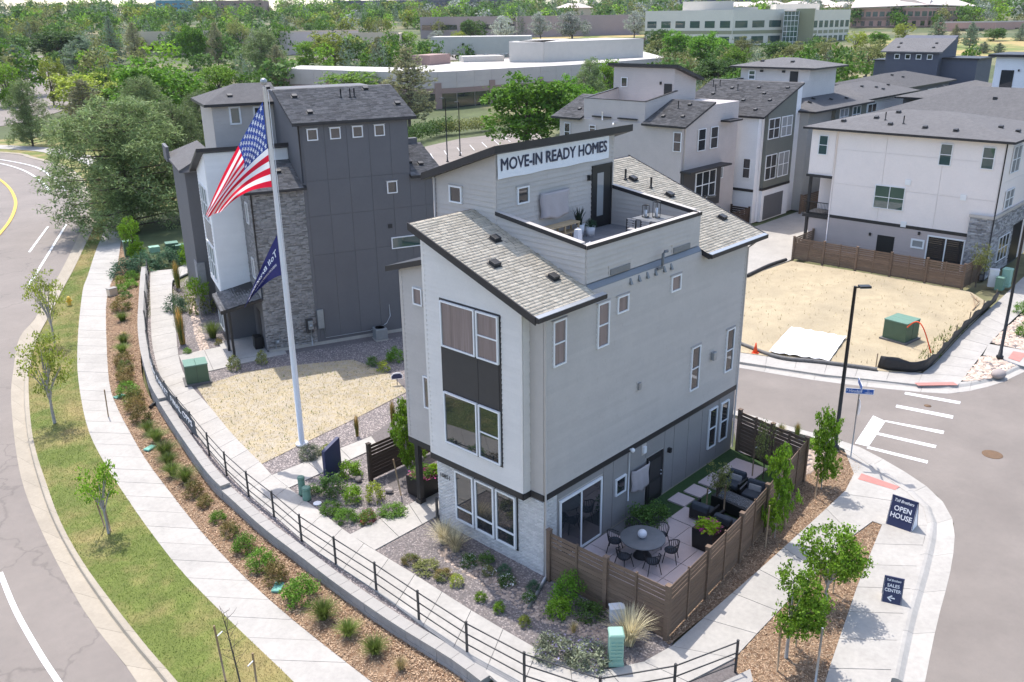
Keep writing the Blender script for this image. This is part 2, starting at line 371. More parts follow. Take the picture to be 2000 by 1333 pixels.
def chips(name, P, z, dens, L, W, mt, tilt=.5, up=.012):
    X, Y = scatter(P, dens); n = len(X); a = rng.uniform(0, 6.28, n); l = rng.uniform(.4, 1.2, n) * L; w_ = rng.uniform(.5, 1.2, n) * W
    t = rng.normal(0, tilt, n); Z = (np.full(n, z) if np.isscalar(z) else z(X, Y)) + rng.uniform(.3, 1.4, n) * up
    dx, dy = np.cos(a) * l, np.sin(a) * l; nx, ny = -np.sin(a) * w_, np.cos(a) * w_; dz = np.sin(t) * l * .4; nz = np.sin(rng.normal(0, tilt, n)) * w_
    V = np.stack([np.stack([X + sx * dx + sy * nx, Y + sx * dy + sy * ny, Z + sx * dz + sy * nz], 1) for sx, sy in ((-.5, -.5), (.5, -.5), (.5, .5), (-.5, .5))], 1).reshape(-1, 3)
    return link(name, npmesh(name, V, np.arange(4 * n).reshape(-1, 4), mt))
def blades(name, P, z, dens, h, wd, mt, lean=.5, per=1):
    X, Y = scatter(P, dens); n = len(X); a = rng.uniform(0, 6.28, n); hh = rng.uniform(.5, 1.2, n) * h; ln = rng.uniform(0, lean, n) * hh
    Z = np.full(n, z) if np.isscalar(z) else z(X, Y); b = rng.uniform(0, 6.28, n)
    V = np.stack([np.stack([X - np.sin(a) * wd, Y + np.cos(a) * wd, Z], 1), np.stack([X + np.sin(a) * wd, Y - np.cos(a) * wd, Z], 1),
                  np.stack([X + np.cos(b) * ln, Y + np.sin(b) * ln, Z + hh], 1)], 1).reshape(-1, 3)
    return link(name, npmesh(name, V, np.arange(3 * n).reshape(-1, 3), mt))

# --- outer side (the curving road, verge and sidewalk below the retaining wall) ---
road_e = [(-11.89,4.79,-0.98), (-11.65,6.32,-0.98), (-11.56,7.33,-0.98), (-11.36,10.55,-0.98), (-10.92,13.86,-0.98), (-10.26,17.88,-0.98), (-9.49,21.75,-0.98), (-8.33,26.06,-0.98), (-6.32,32.55,-0.98), (-4.88,36.42,-0.95), (-2.53,42.1,-0.85), (-0.52,45.1,-0.8), (2.27,50.11,-0.7), (7.07,58.78,-0.58), (12.95,69.97,-0.5), (15.93,75.84,-0.5)]
kerb_b = [(-11.04,3.65,-0.85), (-10.87,5.24,-0.85), (-10.76,7.46,-0.85), (-10.51,10.59,-0.85), (-10.19,13.73,-0.85), (-9.69,16.94,-0.85), (-8.92,20.44,-0.85), (-7.44,26.3,-0.85), (-5.08,33.44,-0.85), (-3.58,37.12,-0.82), (-1.75,41.04,-0.74), (0.39,44.79,-0.67), (3.45,50.27,-0.57), (6.09,54.91,-0.48), (10.05,62.22,-0.39), (14.83,71,-0.37)]
walk_l = [(-8.64,1.01,-0.85), (-8.49,2.62,-0.85), (-8.4,4.31,-0.85), (-8.24,7.21,-0.85), (-7.97,10.73,-0.85), (-7.44,14.42,-0.85), (-7.01,16.96,-0.85), (-6.26,20.98,-0.85), (-5.37,24.8,-0.85), (-4.02,29,-0.85), (-2.15,34.13,-0.84), (0.24,39.83,-0.72), (2.58,45.11,-0.62), (4.62,49.55,-0.54), (5.96,52.01,-0.48), (9.78,59.42,-0.4), (14.6,68.39,-0.36), (18.22,75.21,-0.36)]
walk_r = [(-6.92,-0.88,-0.85), (-6.9,0.86,-0.85), (-6.89,2.47,-0.85), (-6.82,5.55,-0.85), (-6.57,9.17,-0.85), (-6.13,12.69,-0.85), (-5.51,16.26,-0.85), (-4.86,19.78,-0.85), (-3.93,23.65,-0.85), (-2.96,27.29,-0.85), (-1.78,30.76,-0.84), (1.45,38.45,-0.72), (4.17,44.6,-0.6), (6.19,48.49,-0.53), (7.72,51.11,-0.47), (10.24,56.01,-0.41), (15.64,67.15,-0.36), (19.12,74.11,-0.36)]
wall_f = [(-5.23,-2.54,-0.7), (-5.09,-1.12,-0.7), (-5.07,1.63,-0.7), (-5.1,4.53,-0.7), (-5.04,7.04,-0.7), (-4.68,9.51,-0.7), (-4.35,12.58,-0.7), (-3.94,15.54,-0.7), (-2.98,20.33,-0.7), (-1.98,24.53,-0.7), (-1.16,27.52,-0.68), (0.02,30.54,-0.65), (1.33,33.34,-0.6), (3.17,37.28,-0.56), (5.65,42.41,-0.5), (8.33,47.88,-0.45), (9.51,50.17,-0.43)]
def zof(P):                                      # height along an edge by nearest vertex
    A = np.array(P, float)
    def f(X, Y):
        d = (X[:, None] - A[None, :, 0]) ** 2 + (Y[:, None] - A[None, :, 1]) ** 2; w_ = 1 / (d + .05) ** 2
        return (w_ * A[None, :, 2]).sum(1) / w_.sum(1)
    return f
road_e = spline(road_e, 4); kerb_b = spline(kerb_b, 4); walk_l = spline(walk_l, 4); walk_r = spline(walk_r, 4); wall_f = spline(wall_f, 4)
far_road = [(15.93,75.84,-0.5), (19.58,85.53,-0.5), (24.13,99.48,-0.5), (26.77,111.72,-0.5), (26.94,122.7,-0.5), (26.14,131.95,-0.5), (12.85,161.86,-0.5)]
rp = [tuple(p) for p in road_e] + far_road[1:] + [(-140., 60., -.5), (-90., 0., -.98), (-50, -60, -.98), (-16., -30., -.98)]
# road surface: built as a fan of strips so that it follows the slope of its kerb
far_s = spline(far_road, 4)
inner = np.concatenate([road_e, far_s[1:]])
outer = resamp([(-16, -34, -.98), (-40, -25, -.98), (-60, 10, -.95), (-75, 50, -.6), (-100, 90, -.5), (-160, 190, -.5)], len(inner) - 1)
ribbon('road', inner, outer, M['asphalt'], 90)
def lerp(A, B, t, n=70, dz=0):
    A = resamp(A, n); B = resamp(B, n); P = A + (B - A) * t; P[:, 2] += dz; return P
# kerb and gutter in cast lengths
n = 30; A = resamp(road_e, n * 2); B = resamp(kerb_b, n * 2)
kr = ribbon('kerb', A - [0, 0, .03], B - [0, 0, .25], M['mortar_dark'], n * 2)
for i in range(n):
    mb = MB()
    for h in (0, 1):
        a0, a1, b0, b1 = [Vector(p) for p in (A[2 * i + h], A[2 * i + h + 1], B[2 * i + h], B[2 * i + h + 1])]
        if h == 0: a0, b0 = a0.lerp(a1, .012), b0.lerp(b1, .012)
        pr = ((0, .004), (.70, -.02), (.75, .11), (.80, .13), (1., .13), (1., -.2), (0, -.2))
        q0 = [Vector((*(a0.lerp(b0, t)).xy, a0.z + z)) for t, z in pr]; q1 = [Vector((*(a1.lerp(b1, t)).xy, a1.z + z)) for t, z in pr]; k = len(pr)
        mb.add(q0 + q1, [(j, (j + 1) % k, k + (j + 1) % k, k + j) for j in range(k)] + [tuple(range(k)), tuple(range(2 * k - 1, k - 1, -1))])
    mb.build('kerb_stone', M['concrete_old'], kr)
lawn = ribbon('lawn', kerb_b, walk_l, M['grass'], 70)
lawn_poly = [tuple(p) for p in kerb_b] + [tuple(p) for p in walk_l[::-1]]
zl = zof(np.concatenate([kerb_b, walk_l]))
tag(blades('lawn_grass', lawn_poly, zl, 420, .055, .008, M['grass_blade'], 1.0), 'short mown green grass with dry yellow patches on the verge', 'grass', kind='stuff')
slabs('sidewalk', walk_l, walk_r, M['concrete'], 1.52)
ribbon('mulch_bed', walk_r - [0, 0, .01], wall_f, M['mulch'], 70)
mp_ = [tuple(p) for p in walk_r] + [tuple(p) for p in wall_f[::-1]]
zm = zof(np.concatenate([walk_r, wall_f]))
tag(chips('wood_chips', mp_, zm, 340, .075, .022, M['mulch_chip'], up=.035), 'brown wood chips covering the long planting bed', 'mulch', kind='stuff')
# road paint
def stripe(name, P, wd, mt=None, dz=.008):
    P = resamp(spline(P, 4), 40); d = np.gradient(P[:, :2], axis=0); d /= np.linalg.norm(d, axis=1)[:, None]; nrm = np.stack([-d[:, 1], d[:, 0], 0 * d[:, 0]], 1)
    o = ribbon(name, P + nrm * wd / 2, P - nrm * wd / 2, mt or M['paint_white'], 40, dz=dz); return o
stripe('lane_line', [(-12.46,15.67,-0.98), (-12.89,12.86,-0.98), (-13.17,9.99,-0.98), (-13.29,8.13,-0.98), (-13.4,6.16,-0.98)], .18)
stripe('lane_line', [(12.29,72.13,-0.5), (5.6,59.77,-0.6), (1.78,52.87,-0.7), (-0.94,48.11,-0.8), (-2.86,44.6,-0.86), (-5.97,38.61,-0.98)], .2, dz=.05)
stripe('lane_line', [(10.77,72.57,-0.5), (5.73,63.5,-0.6), (-0.07,52.93,-0.72), (-3.55,46.28,-0.85)], .2, dz=.06)
stripe('lane_line', [(18.22,91.54,-0.5), (20.04,99.02,-0.5), (22.02,110.21,-0.5), (22.27,120.25,-0.5), (20.77,128.16,-0.5)], .3, dz=.05)
stripe('lane_line', [(19.59,90.62,-0.5), (21.66,99.05,-0.5), (24.24,112.39,-0.5), (23.58,124.22,-0.5), (21.82,131.61,-0.5)], .3, dz=.05)
stripe('lane_line', [(18.51,114.6,-0.5), (17.38,105.5,-0.5), (15.94,97.91,-0.5), (13.78,89.83,-0.5), (11.74,84.09,-0.5), (9.29,78.35,-0.5), (6.68,73.17,-0.5), (3.47,67.2,-0.5)], .3, M['paint_yellow'], dz=.06)
# far verge and far sidewalk on the outside of the bend
fr = np.array(far_s)
def push(P, d, dz=0):
    P = np.array(P); t = np.gradient(P[:, :2], axis=0); t /= np.linalg.norm(t, axis=1)[:, None]; q = P.copy(); q[:, 0] += t[:, 1] * d; q[:, 1] -= t[:, 0] * d; q[:, 2] += dz; return q
ribbon('far_kerb', push(fr, 0, .04), push(fr, .75, .04), M['concrete_old'], 40)
ribbon('far_verge', push(fr, .75, .02), push(fr, 3.2, .02), M['grass'], 40)
ribbon('far_sidewalk', push(fr, 3.2, .05), push(fr, 6.6, .05), M['concrete'], 40)
ribbon('far_lawn', push(fr, 6.6, .0), push(fr, 19, .0), M['grass'], 40)
# --- retaining wall with guard rail bed ---
# --- upper pad: everything inside the retaining wall ---
pad_l = [(p[0] + .25, p[1] + .12, -.42) for p in wall_f]
sheet('pad', pad_l + [(8, 40, -.42), (14, 62, -.42), (95, 62, -.42), (110, -30, -.42), (30, -45, -.42), (3, -12, -.42)], M['earth'])

# inner walk, guard rail strip, gravel beds
cap_b = [(-4.75,-2.1,-0.18), (-4.68,-0.72,-0.18), (-4.78,1.92,-0.18), (-4.74,4.94,-0.18), (-4.61,7.33,-0.18), (-4.47,10,-0.18), (-4.16,12.79,-0.18), (-3.89,14.94,-0.18), (-3.02,18.74,-0.18), (-2.09,22.41,-0.18), (-1.16,25.78,-0.18), (0.11,29.26,-0.18), (1.14,31.88,-0.18), (2.92,35.92,-0.18), (5.45,41.11,-0.18), (8.18,46.63,-0.18), (9.38,48.95,-0.18)]
cap_b = spline(cap_b, 4)
iw_l = [(-4.99,-3.35,-0.2), (-4.76,-1.47,-0.2), (-4.66,0.95,-0.2), (-4.51,3.26,-0.2), (-4.47,5.54,-0.2), (-4.42,7.69,-0.2), (-4.17,9.89,-0.2), (-3.96,12.07,-0.2), (-3.65,14.25,-0.2), (-3.15,16.82,-0.2), (-2.32,20.2,-0.2), (-1.47,23.63,-0.2), (-0.42,27.11,-0.2), (0.81,30.33,-0.2), (2.31,33.84,-0.2), (5.15,39.82,-0.2), (7.41,44.56,-0.2), (9.4,48.58,-0.2)]
iw_r = [(-3.02,-2.38,-0.2), (-3.05,-1.05,-0.2), (-3.06,0.96,-0.2), (-3,3.05,-0.2), (-2.99,5.57,-0.2), (-2.96,7.09,-0.2), (-2.71,9.5,-0.2), (-2.51,11.81,-0.2), (-2.37,13.28,-0.2), (-2.09,14.56,-0.2), (-1.45,17.98,-0.2), (-0.54,21.72,-0.2), (0.25,25.29,-0.2), (1.06,27.67,-0.2), (2.1,30.1,-0.2), (4.22,34.51,-0.2), (5.62,37.59,-0.2), (7.85,42.1,-0.2), (9.49,45.21,-0.2), (11.1,47.71,-0.2)]
iw_l = spline(iw_l, 4); iw_r = spline(iw_r, 4)
slabs('front_walk', iw_l, iw_r, M['concrete'], 1.45)
# the bend of the front walk into the side street
bend_o = [(-4.99,-3.35,-0.2), (-4.69,-4.61,-0.2), (-3.79,-5.7,-0.2), (-2.36,-6.42,-0.2), (-1.14,-6.55,-0.2), (0.64,-7.03,-0.2)]
bend_i = [(-3.02,-2.38,-0.2), (-2.91,-3.51,-0.2), (-2.63,-4.22,-0.2), (-2.15,-4.65,-0.2), (-1.5,-5.07,-0.2), (-0.15,-5.34,-0.2)]
slabs('walk_bend', bend_o, bend_i, M['concrete'], 1.5)
sw_l = [(-0.15,-5.34,-0.2), (2.48,-5.35,-0.2), (4.91,-5.39,-0.2), (8.74,-5.37,-0.2), (11.66,-5.34,-0.2), (12.45,-5.32,-0.2)]
sw_r = [(0.64,-7.03,-0.2), (1.79,-6.99,-0.2), (3.06,-6.96,-0.2), (6.29,-6.92,-0.2), (9.45,-6.9,-0.2), (10.95,-7.05,-0.2)]
slabs('side_walk', sw_l, sw_r, M['concrete'], 1.6)
# entry walks
def quadslabs(name, a0, a1, b0, b1, step, mt=None): return slabs(name, [a0, a1], [b0, b1], mt or M['concrete'], step)
quadslabs('entry_walk', (-2.96,7.09,-0.2), (1.43,7.09,-0.2), (-2.99,5.57,-0.2), (0.51,5.61,-0.2), 1.5)
quadslabs('monument_walk', (-2.37,13.28,-0.2), (2.79,13.04,-0.2), (-2.51,11.81,-0.2), (2.37,11.96,-0.2), 1.5)
quadslabs('porch_walk', (1.96,29.76,-0.2), (7.64,28.41,-0.2), (0.71,26.38,-0.2), (6.31,25.28,-0.2), 1.6)
quadslabs('garden_walk', (11.1,47.71,-0.2), (14.69,50.3,-0.2), (9.26,44.85,-0.2), (13.31,47.22,-0.2), 1.5)
# gravel pad round the house and along the rail
gp = [tuple(p) for p in cap_b] + [(4, 38, 0), (16, 34, 0), (15, 20, 0), (14, 7.2, 0), (0, 7.2, 0), (0, 0, 0), (0.2, -5.2, 0), (-0.11,-5.31,-0.24), (-2.01,-5.47,-0.24), (-3,-7.02,-0.24), (-5.29,-5.3,-0.24)]
sheet('gravel_bed', gp, M['gravel'], -.25)
gb1 = [(-2.97,5.59,-0.25), (0.51,5.61,-0.25), (0, 5.2, 0), (0, 0, 0), (0, -5.2, 0), (-0.12,-5.28,-0.25), (-1.41,-5.01,-0.25), (-2.52,-4.18,-0.25), (-2.94,-2.31,-0.25), (-3,1.03,-0.25), (-2.94,3.12,-0.25)]
gb2 = [(-2.51,11.81,-0.25), (2.36,11.96,-0.25), (.5, 8.9, 0), (.3, 6.8, 0), (1.48,7.15,-0.25), (-2.87,7.21,-0.25)]
gb3 = [(-2.1,14.56,-0.25), (0.55,14.92,-0.25), (3.74,15.23,-0.25), (7.23,15.68,-0.25), (5.98,14.04,-0.25), (2.88,13.17,-0.25), (-2.27,13.44,-0.25)]
gb4 = [(0.69,26.36,-0.25), (6.29,25.26,-0.25), (13.12,22.32,-0.25), (8.35,16.78,-0.25), (8.2,21.48,-0.25), (3.29,24.74,-0.25), (0.46,24.49,-0.25), (0.27,25.23,-0.25)]
gb5 = [(4.33,34.6,-0.25), (8.6,43.43,-0.25), (13.3,47.04,-0.25), (5.01,29.3,-0.25), (2.12,30.02,-0.25)]
gb6 = [tuple(p) for p in cap_b] + [tuple(p) for p in iw_l[::-1]]
for i, (g, lb) in enumerate(((gb1, 'grey rock mulch in front of the white brick wall'), (gb2, 'grey rock mulch beside the dark slat screen'), (gb3, 'grey rock mulch at the foot of the flagpole'), (gb4, 'grey rock mulch along the charcoal house'), (gb5, 'grey rock mulch beside the charcoal house porch'), (gb6, 'grey rock strip under the guard rail'))):
    tag(stones('rock_mulch', g, -.25, 260 if i < 3 else 190, .034, M['gravel_stone']), lb, 'gravel', kind='stuff')
def path_poly(P, wd):
    P = spline(P, 4); t = np.gradient(P[:, :2], axis=0); t /= np.linalg.norm(t, axis=1)[:, None]; n_ = np.stack([-t[:, 1], t[:, 0]], 1) * wd / 2
    return [tuple(p) for p in (P[:, :2] + n_)] + [tuple(p) for p in (P[:, :2] - n_)[::-1]]
tag(stones('river_rock', path_poly([(-1.09,3.89,-0.25), (-1.3,2.67,-0.25), (-1.34,1.35,-0.25), (-1.47,-0.09,-0.25), (-1.49,-1.47,-0.25), (-1.32,-2.62,-0.25), (-0.91,-3.62,-0.25)], .85), -.24, 130, .07, M['river_stone']), 'winding trail of tan river stones before the brick wall', 'stones', kind='stuff')
tag(stones('river_rock', path_poly([(11.14,44.61,-0.25), (7.78,38.75,-0.25), (5.19,33.61,-0.25), (3.42,29.43,-0.25)], .5), -.24, 130, .07, M['river_stone']), 'pale stone trail beside the charcoal house', 'stones', kind='stuff')
tag(stones('river_rock', [(13.14,-2.99,-0.22), (15.56,-2.55,-0.22), (15.75,-3.65,-0.22), (14.02,-3.5,-0.22), (12.36,-3.65,-0.22)], -.22, 120, .085, M['river_stone']), 'tan river stones at the far corner of the slat fence', 'stones', kind='stuff')
# dry lot between the two houses
lot1 = [(0.31,24.59,-0.23), (3.19,24.56,-0.23), (5.21,23.63,-0.23), (8.26,21.56,-0.23), (8.29,18.41,-0.23), (7.35,15.78,-0.23), (3.71,15.2,-0.23), (0.81,14.89,-0.23), (-2.12,14.52,-0.23), (-1.48,17.94,-0.23), (-0.57,21.67,-0.23)]
sheet('dry_lot', lot1, M['dry_grass'], -.225)
tag(blades('dry_grass_tufts', lot1, -.225, 110, .07, .012, M['dry_tuft'], 1.2), 'dry yellow grass on the bare lot under the flagpole', 'grass', kind='stuff')
tag(blades('green_weeds', lot1, -.225, 4, .14, .02, M['blade_green'], 1.3), 'sparse green weeds on the dry lot under the flagpole', 'weeds', kind='stuff')
# --- side street, corner, crossing ---
RZ = -.36
st = [(16.69,1.82,-0.36), (17.02,-3.23,-0.36), (16.78,-4.48,-0.36), (15.88,-6.56,-0.36), (14.8,-8.15,-0.36), (13.09,-9.32,-0.36), (10.15,-10.19,-0.36), (6.71,-10.88,-0.36), (3.62,-11.57,-0.36), (1.07,-12.11,-0.36), (40, -60, RZ), (70, -40, RZ), (46, -14, RZ)]
st2 = [(34.66,-7.74,-0.36), (31.37,-7.03,-0.36), (28.83,-6.55,-0.36), (26.06,-5.32,-0.36), (24.86,-3.76,-0.36), (22.9,0.72,-0.36), (21.76,5,-0.36), (16, 14, RZ), (12.9, 14, RZ)]
sheet('side_street', st + st2, M['asphalt_new'], RZ)
sheet('alley', [(52, 14.5, 0), (44.8, 13, 0), (36, 12.8, 0), (30, 14, 0), (24, 14, 0), (24, 22, 0), (44, 22.4, 0), (53.5, 20.8, 0), (62, 20.8, 0), (62, 14.5, 0)], M['concrete'], -.30)
def band(name, outer, inner, mt, step, up=.12, piece='kerb_stone', th=.2, flat=.6):
    """rolled kerb: gutter from the street edge, then rising"""
    n = max(2, int(plen(outer) / step)); A = resamp(outer, n * 2); B = resamp(inner, n * 2); root = ribbon(name, A - [0, 0, .02], B - [0, 0, .1], M['mortar_dark'], n * 2)
    for i in range(n):
        mb = MB()
        for h in (0, 1):
            a0, a1, b0, b1 = [Vector(p) for p in (A[2 * i + h], A[2 * i + h + 1], B[2 * i + h], B[2 * i + h + 1])]
            if h == 0: a0, b0 = a0.lerp(a1, .01), b0.lerp(b1, .01)
            pr = ((0, .006), (flat, .0), (flat + .16, up * .8), (flat + .26, up), (1., up), (1., -th), (0, -th))
            q0 = [Vector((*(a0.lerp(b0, t)).xy, a0.z + z)) for t, z in pr]; q1 = [Vector((*(a1.lerp(b1, t)).xy, a1.z + z)) for t, z in pr]; k = len(pr)
            mb.add(q0 + q1, [(j, (j + 1) % k, k + (j + 1) % k, k + j) for j in range(k)] + [tuple(range(k)), tuple(range(2 * k - 1, k - 1, -1))])
        mb.build(piece, mt, root)
    return root
ko = spline([(3.62,-11.57,-0.36), (6.71,-10.88,-0.36), (10.15,-10.19,-0.36), (13.09,-9.32,-0.36), (14.8,-8.15,-0.36), (15.88,-6.56,-0.36), (16.78,-4.48,-0.36), (17.02,-3.23,-0.36), (16.85,-1.2,-0.36), (16.7,2.17,-0.36)], 4)
ki = spline([(2.91,-10.79,-0.36), (6.22,-9.96,-0.36), (8.84,-9.41,-0.36), (12.42,-8.58,-0.36), (13.6,-7.75,-0.36), (14.41,-6.54,-0.36), (15.51,-4.78,-0.36), (16.11,-3.51,-0.36), (16.12,-1.43,-0.36), (15.94,1.79,-0.36)], 4)
band('corner_kerb', ko, ki, M['concrete'], 2.4, .15)
ow_l = spline([(-0.32,-10.01,-0.21), (1.87,-9.39,-0.21), (6.6,-8.29,-0.21), (11.03,-7.39,-0.21), (10.96,-7.04,-0.21)], 4)
ol = [(-0.75,-10.07,-0.21), (1.87,-9.39,-0.21), (6.6,-8.29,-0.21), (10.96,-7.41,-0.21)]
orr = [(0.46,-11.4,-0.21), (2.78,-10.89,-0.21), (8.45,-9.53,-0.21), (12.01,-8.7,-0.21)]
slabs('corner_walk', ol, orr, M['concrete'], 1.55)
slabs('ramp_walk', [(10.96,-7.04,-0.21), (12.46,-5.31,-0.21), (14.17,-5.05,-0.21)], [(12.16,-8.64,-0.21), (13.38,-7.71,-0.21), (14.13,-6.62,-0.21)], M['concrete'], 1.4)
sheet('corner_apron', [(16.06,-3.7,-0.22), (15.61,-4.94,-0.22), (14.54,-6.74,-0.22), (13.7,-7.93,-0.22), (12.24,-8.82,-0.22), (10.98,-7.04,-0.22), (12.4,-5.34,-0.22), (14.13,-4.98,-0.22)], M['concrete'], -.222)
sheet('gravel_bed', [(-1.05,-6.5,-0.25), (0.74,-6.98,-0.25), (0.77,-7.55,-0.25), (-1.68,-8.46,-0.25), (-3.9,-6.81,-0.25), (-2.31,-6.39,-0.25)], M['gravel'], -.245)
sheet('ramp_pad', [(10.96,-7.04,-0.21), (10.96,-7.41,-0.21), (12.01,-8.7,-0.21), (12.23,-8.62,-0.21)], M['concrete'], -.212)
# planting beds on the right
mb1 = [(-0.12,-5.23,-0.22), (-.05, -5.0, 0), (12.2, -3.58, 0), (13.2, -3.3, 0), (15.84,-3.61,-0.22), (15.24,-4.87,-0.22), (12.59,-5.3,-0.22), (8.77,-5.35,-0.22), (4.93,-5.37,-0.22), (2.51,-5.33,-0.22)]
mb2 = [(0.62,-7.05,-0.22), (1.77,-7.01,-0.22), (3.04,-6.97,-0.22), (6.26,-6.94,-0.22), (9.41,-6.92,-0.22), (10.91,-7.07,-0.22), (11.05,-7.38,-0.22), (6.61,-8.28,-0.22), (1.88,-9.38,-0.22), (-0.74,-10.07,-0.22), (-1.75,-8.96,-0.22)]
for p, lb in ((mb1, 'brown wood chips along the outside of the slat fence'), (mb2, 'brown wood chips in the bed with the two bushy young trees')):
    sheet('mulch_bed', p, M['mulch'], -.235)
    tag(chips('wood_chips', p, -.235, 420, .075, .022, M['mulch_chip']), lb, 'mulch', kind='stuff')
mb3 = [(12.7, -.3, 0), (12.7, -5.0, 0), (15.84,-3.61,-0.22), (15.85,-1.55,-0.22), (15.67,1.64,-0.22)]
sheet('strip_bed', mb3, M['gravel'], -.24)
# crossing bars and stop line
def cz(x, y): return (x, y)
def bar(name, P, mt=M['paint_white'], dz=.006): return sheet(name, P, mt, RZ + dz)
bar('crosswalk_bar', [(24.45,-3.3,-0.36), (25.04,-5.8,-0.36), (24.69,-5.87,-0.36), (24.13,-3.38,-0.36)])
bar('crosswalk_bar', [(22.58,-3.57,-0.36), (23.1,-6.08,-0.36), (22.71,-6.17,-0.36), (22.24,-3.65,-0.36)])
bar('crosswalk_bar', [(20.42,-3.85,-0.36), (21.08,-6.33,-0.36), (20.71,-6.4,-0.36), (20.27,-3.93,-0.36)])
bar('crosswalk_bar', [(18.9,-4.09,-0.36), (19.34,-6.57,-0.36), (19.02,-6.62,-0.36), (18.64,-4.15,-0.36)])
bar('crosswalk_bar', [(17.24,-4.36,-0.36), (17.6,-6.81,-0.36), (17.31,-6.87,-0.36), (16.99,-4.35,-0.36)])
bar('stop_line', [(20.57,-3.21,-0.36), (20.33,-3.9,-0.36), (17.21,-4.36,-0.36), (17.12,-3.77,-0.36)])
# tactile ramps
def tactile(P, lb):
    o = sheet('tactile_ramp', P, M['paint_red'], None, kind=None); tag(o, lb, 'tactile ramp'); return o
tactile([(14.31,-5.23,-0.2), (14.25,-6.83,-0.2), (13.86,-6.79,-0.2), (13.74,-5.31,-0.2)], 'red tactile ramp plate near the open house sign')
# --- far side of the side street ---
fo = spline([(34.23,-7.84,-0.36), (31.37,-7.03,-0.36), (28.83,-6.55,-0.36), (26.06,-5.32,-0.36), (24.86,-3.76,-0.36), (22.9,0.72,-0.36), (21.76,5,-0.36), (21.47,5.91,-0.36)], 4)
fi = spline([(35.54,-7.54,-0.36), (32.39,-6.67,-0.36), (29.42,-6.06,-0.36), (27.19,-4.99,-0.36), (25.9,-3.42,-0.36), (23.85,1.04,-0.36), (22.62,5.29,-0.36), (22.38,6.29,-0.36)], 4)
band('far_corner_kerb', fo, fi, M['concrete'], 2.6, .13)
FZ = -.22
slabs('far_walk', [(22.3,5.12,-0.22), (23.52,0.91,-0.22), (25.55,-3.52,-0.22)], [(23.62,5.8,-0.22), (24.99,1.59,-0.22), (27.27,-3.15,-0.22)], M['concrete'], 1.6)
slabs('lot_walk', [(25.55,-3.52,-0.22), (27.27,-3.15,-0.22), (29.25,-3.16,-0.22), (33.49,-2.82,-0.22), (37.4,-2.59,-0.22), (43.11,-2.38,-0.22), (50,-2.04,-0.22), (57.26,-1.78,-0.22)], [(26.83,-5.08,-0.22), (27.47,-5.08,-0.22), (29.9,-4.82,-0.22), (32.3,-4.63,-0.22), (34.3,-4.41,-0.22), (39.05,-4.2,-0.22), (42.48,-4.15,-0.22), (52.72,-4.2,-0.22)], M['concrete'], 1.6)
rb1 = [(27.42,-5.1,-0.2), (32.11,-4.73,-0.2), (32.23,-5.23,-0.2), (31.66,-6.5,-0.2), (28.93,-6.08,-0.2)]
rb2 = [(34.58,-4.42,-0.2), (34.45,-6.19,-0.2), (35.06,-7.62,-0.2), (49.34,-4.32,-0.2), (41.85,-4.31,-0.2)]
for p, lb in ((rb1, 'pink and tan cobbles around the lamp post base'), (rb2, 'pink and tan cobbles along the far sidewalk')):
    sheet('rock_bed', p, M['gravel'], -.215); tag(stones('cobbles', p, -.215, 60, .12, M['river_stone']), lb, 'stones', kind='stuff')
sheet('lamp_walk', [(32.17,-4.72,-0.22), (34.29,-4.4,-0.22), (34.51,-6.18,-0.22), (34.77,-7.69,-0.22), (31.82,-6.9,-0.22), (31.71,-6.49,-0.22), (32.29,-5.22,-0.22)], M['concrete'], -.218)
tactile([(25.62,-3.32,-0.21), (27.04,-4.79,-0.21), (26.78,-5.1,-0.21), (25.37,-3.59,-0.21)], 'red tactile ramp plate below the black silt fence')
tactile([(32.57,-5.9,-0.2), (33.89,-5.81,-0.2), (33.96,-6.47,-0.2), (32.35,-6.53,-0.2)], 'red tactile ramp plate beside the far lamp post')
# straw lot
lot2 = [(23.57,5.78,-0.2), (24.94,1.57,-0.2), (26.26,-1.85,-0.2), (27.29,-3.03,-0.2), (29.19,-3.13,-0.2), (33.39,-2.8,-0.2), (37.17,-2.57,-0.2), (42.18,-2.24,-0.2), (44.31,-0.32,-0.2), (44.35,5.49,-0.2), (43.89,12.66,-0.2), (37.85,13.09,-0.2), (30.9,9.99,-0.2)]
sheet('straw_lot', lot2, M['straw'], -.2)
tag(blades('straw_tufts', lot2, -.2, 2.5, .16, .02, M['dry_tuft'], 1.4), 'scattered weeds and straw on the vacant building lot', 'grass', kind='stuff')
tag(blades('lot_weeds', [(29.24,-3.11,-0.2), (33.39,-2.8,-0.2), (37.17,-2.57,-0.2), (35.63,-1.66,-0.2), (29.21,-2.13,-0.2)], -.2, 30, .22, .03, M['blade_green'], 1.2), 'green weeds along the inside of the silt fence', 'weeds', kind='stuff')

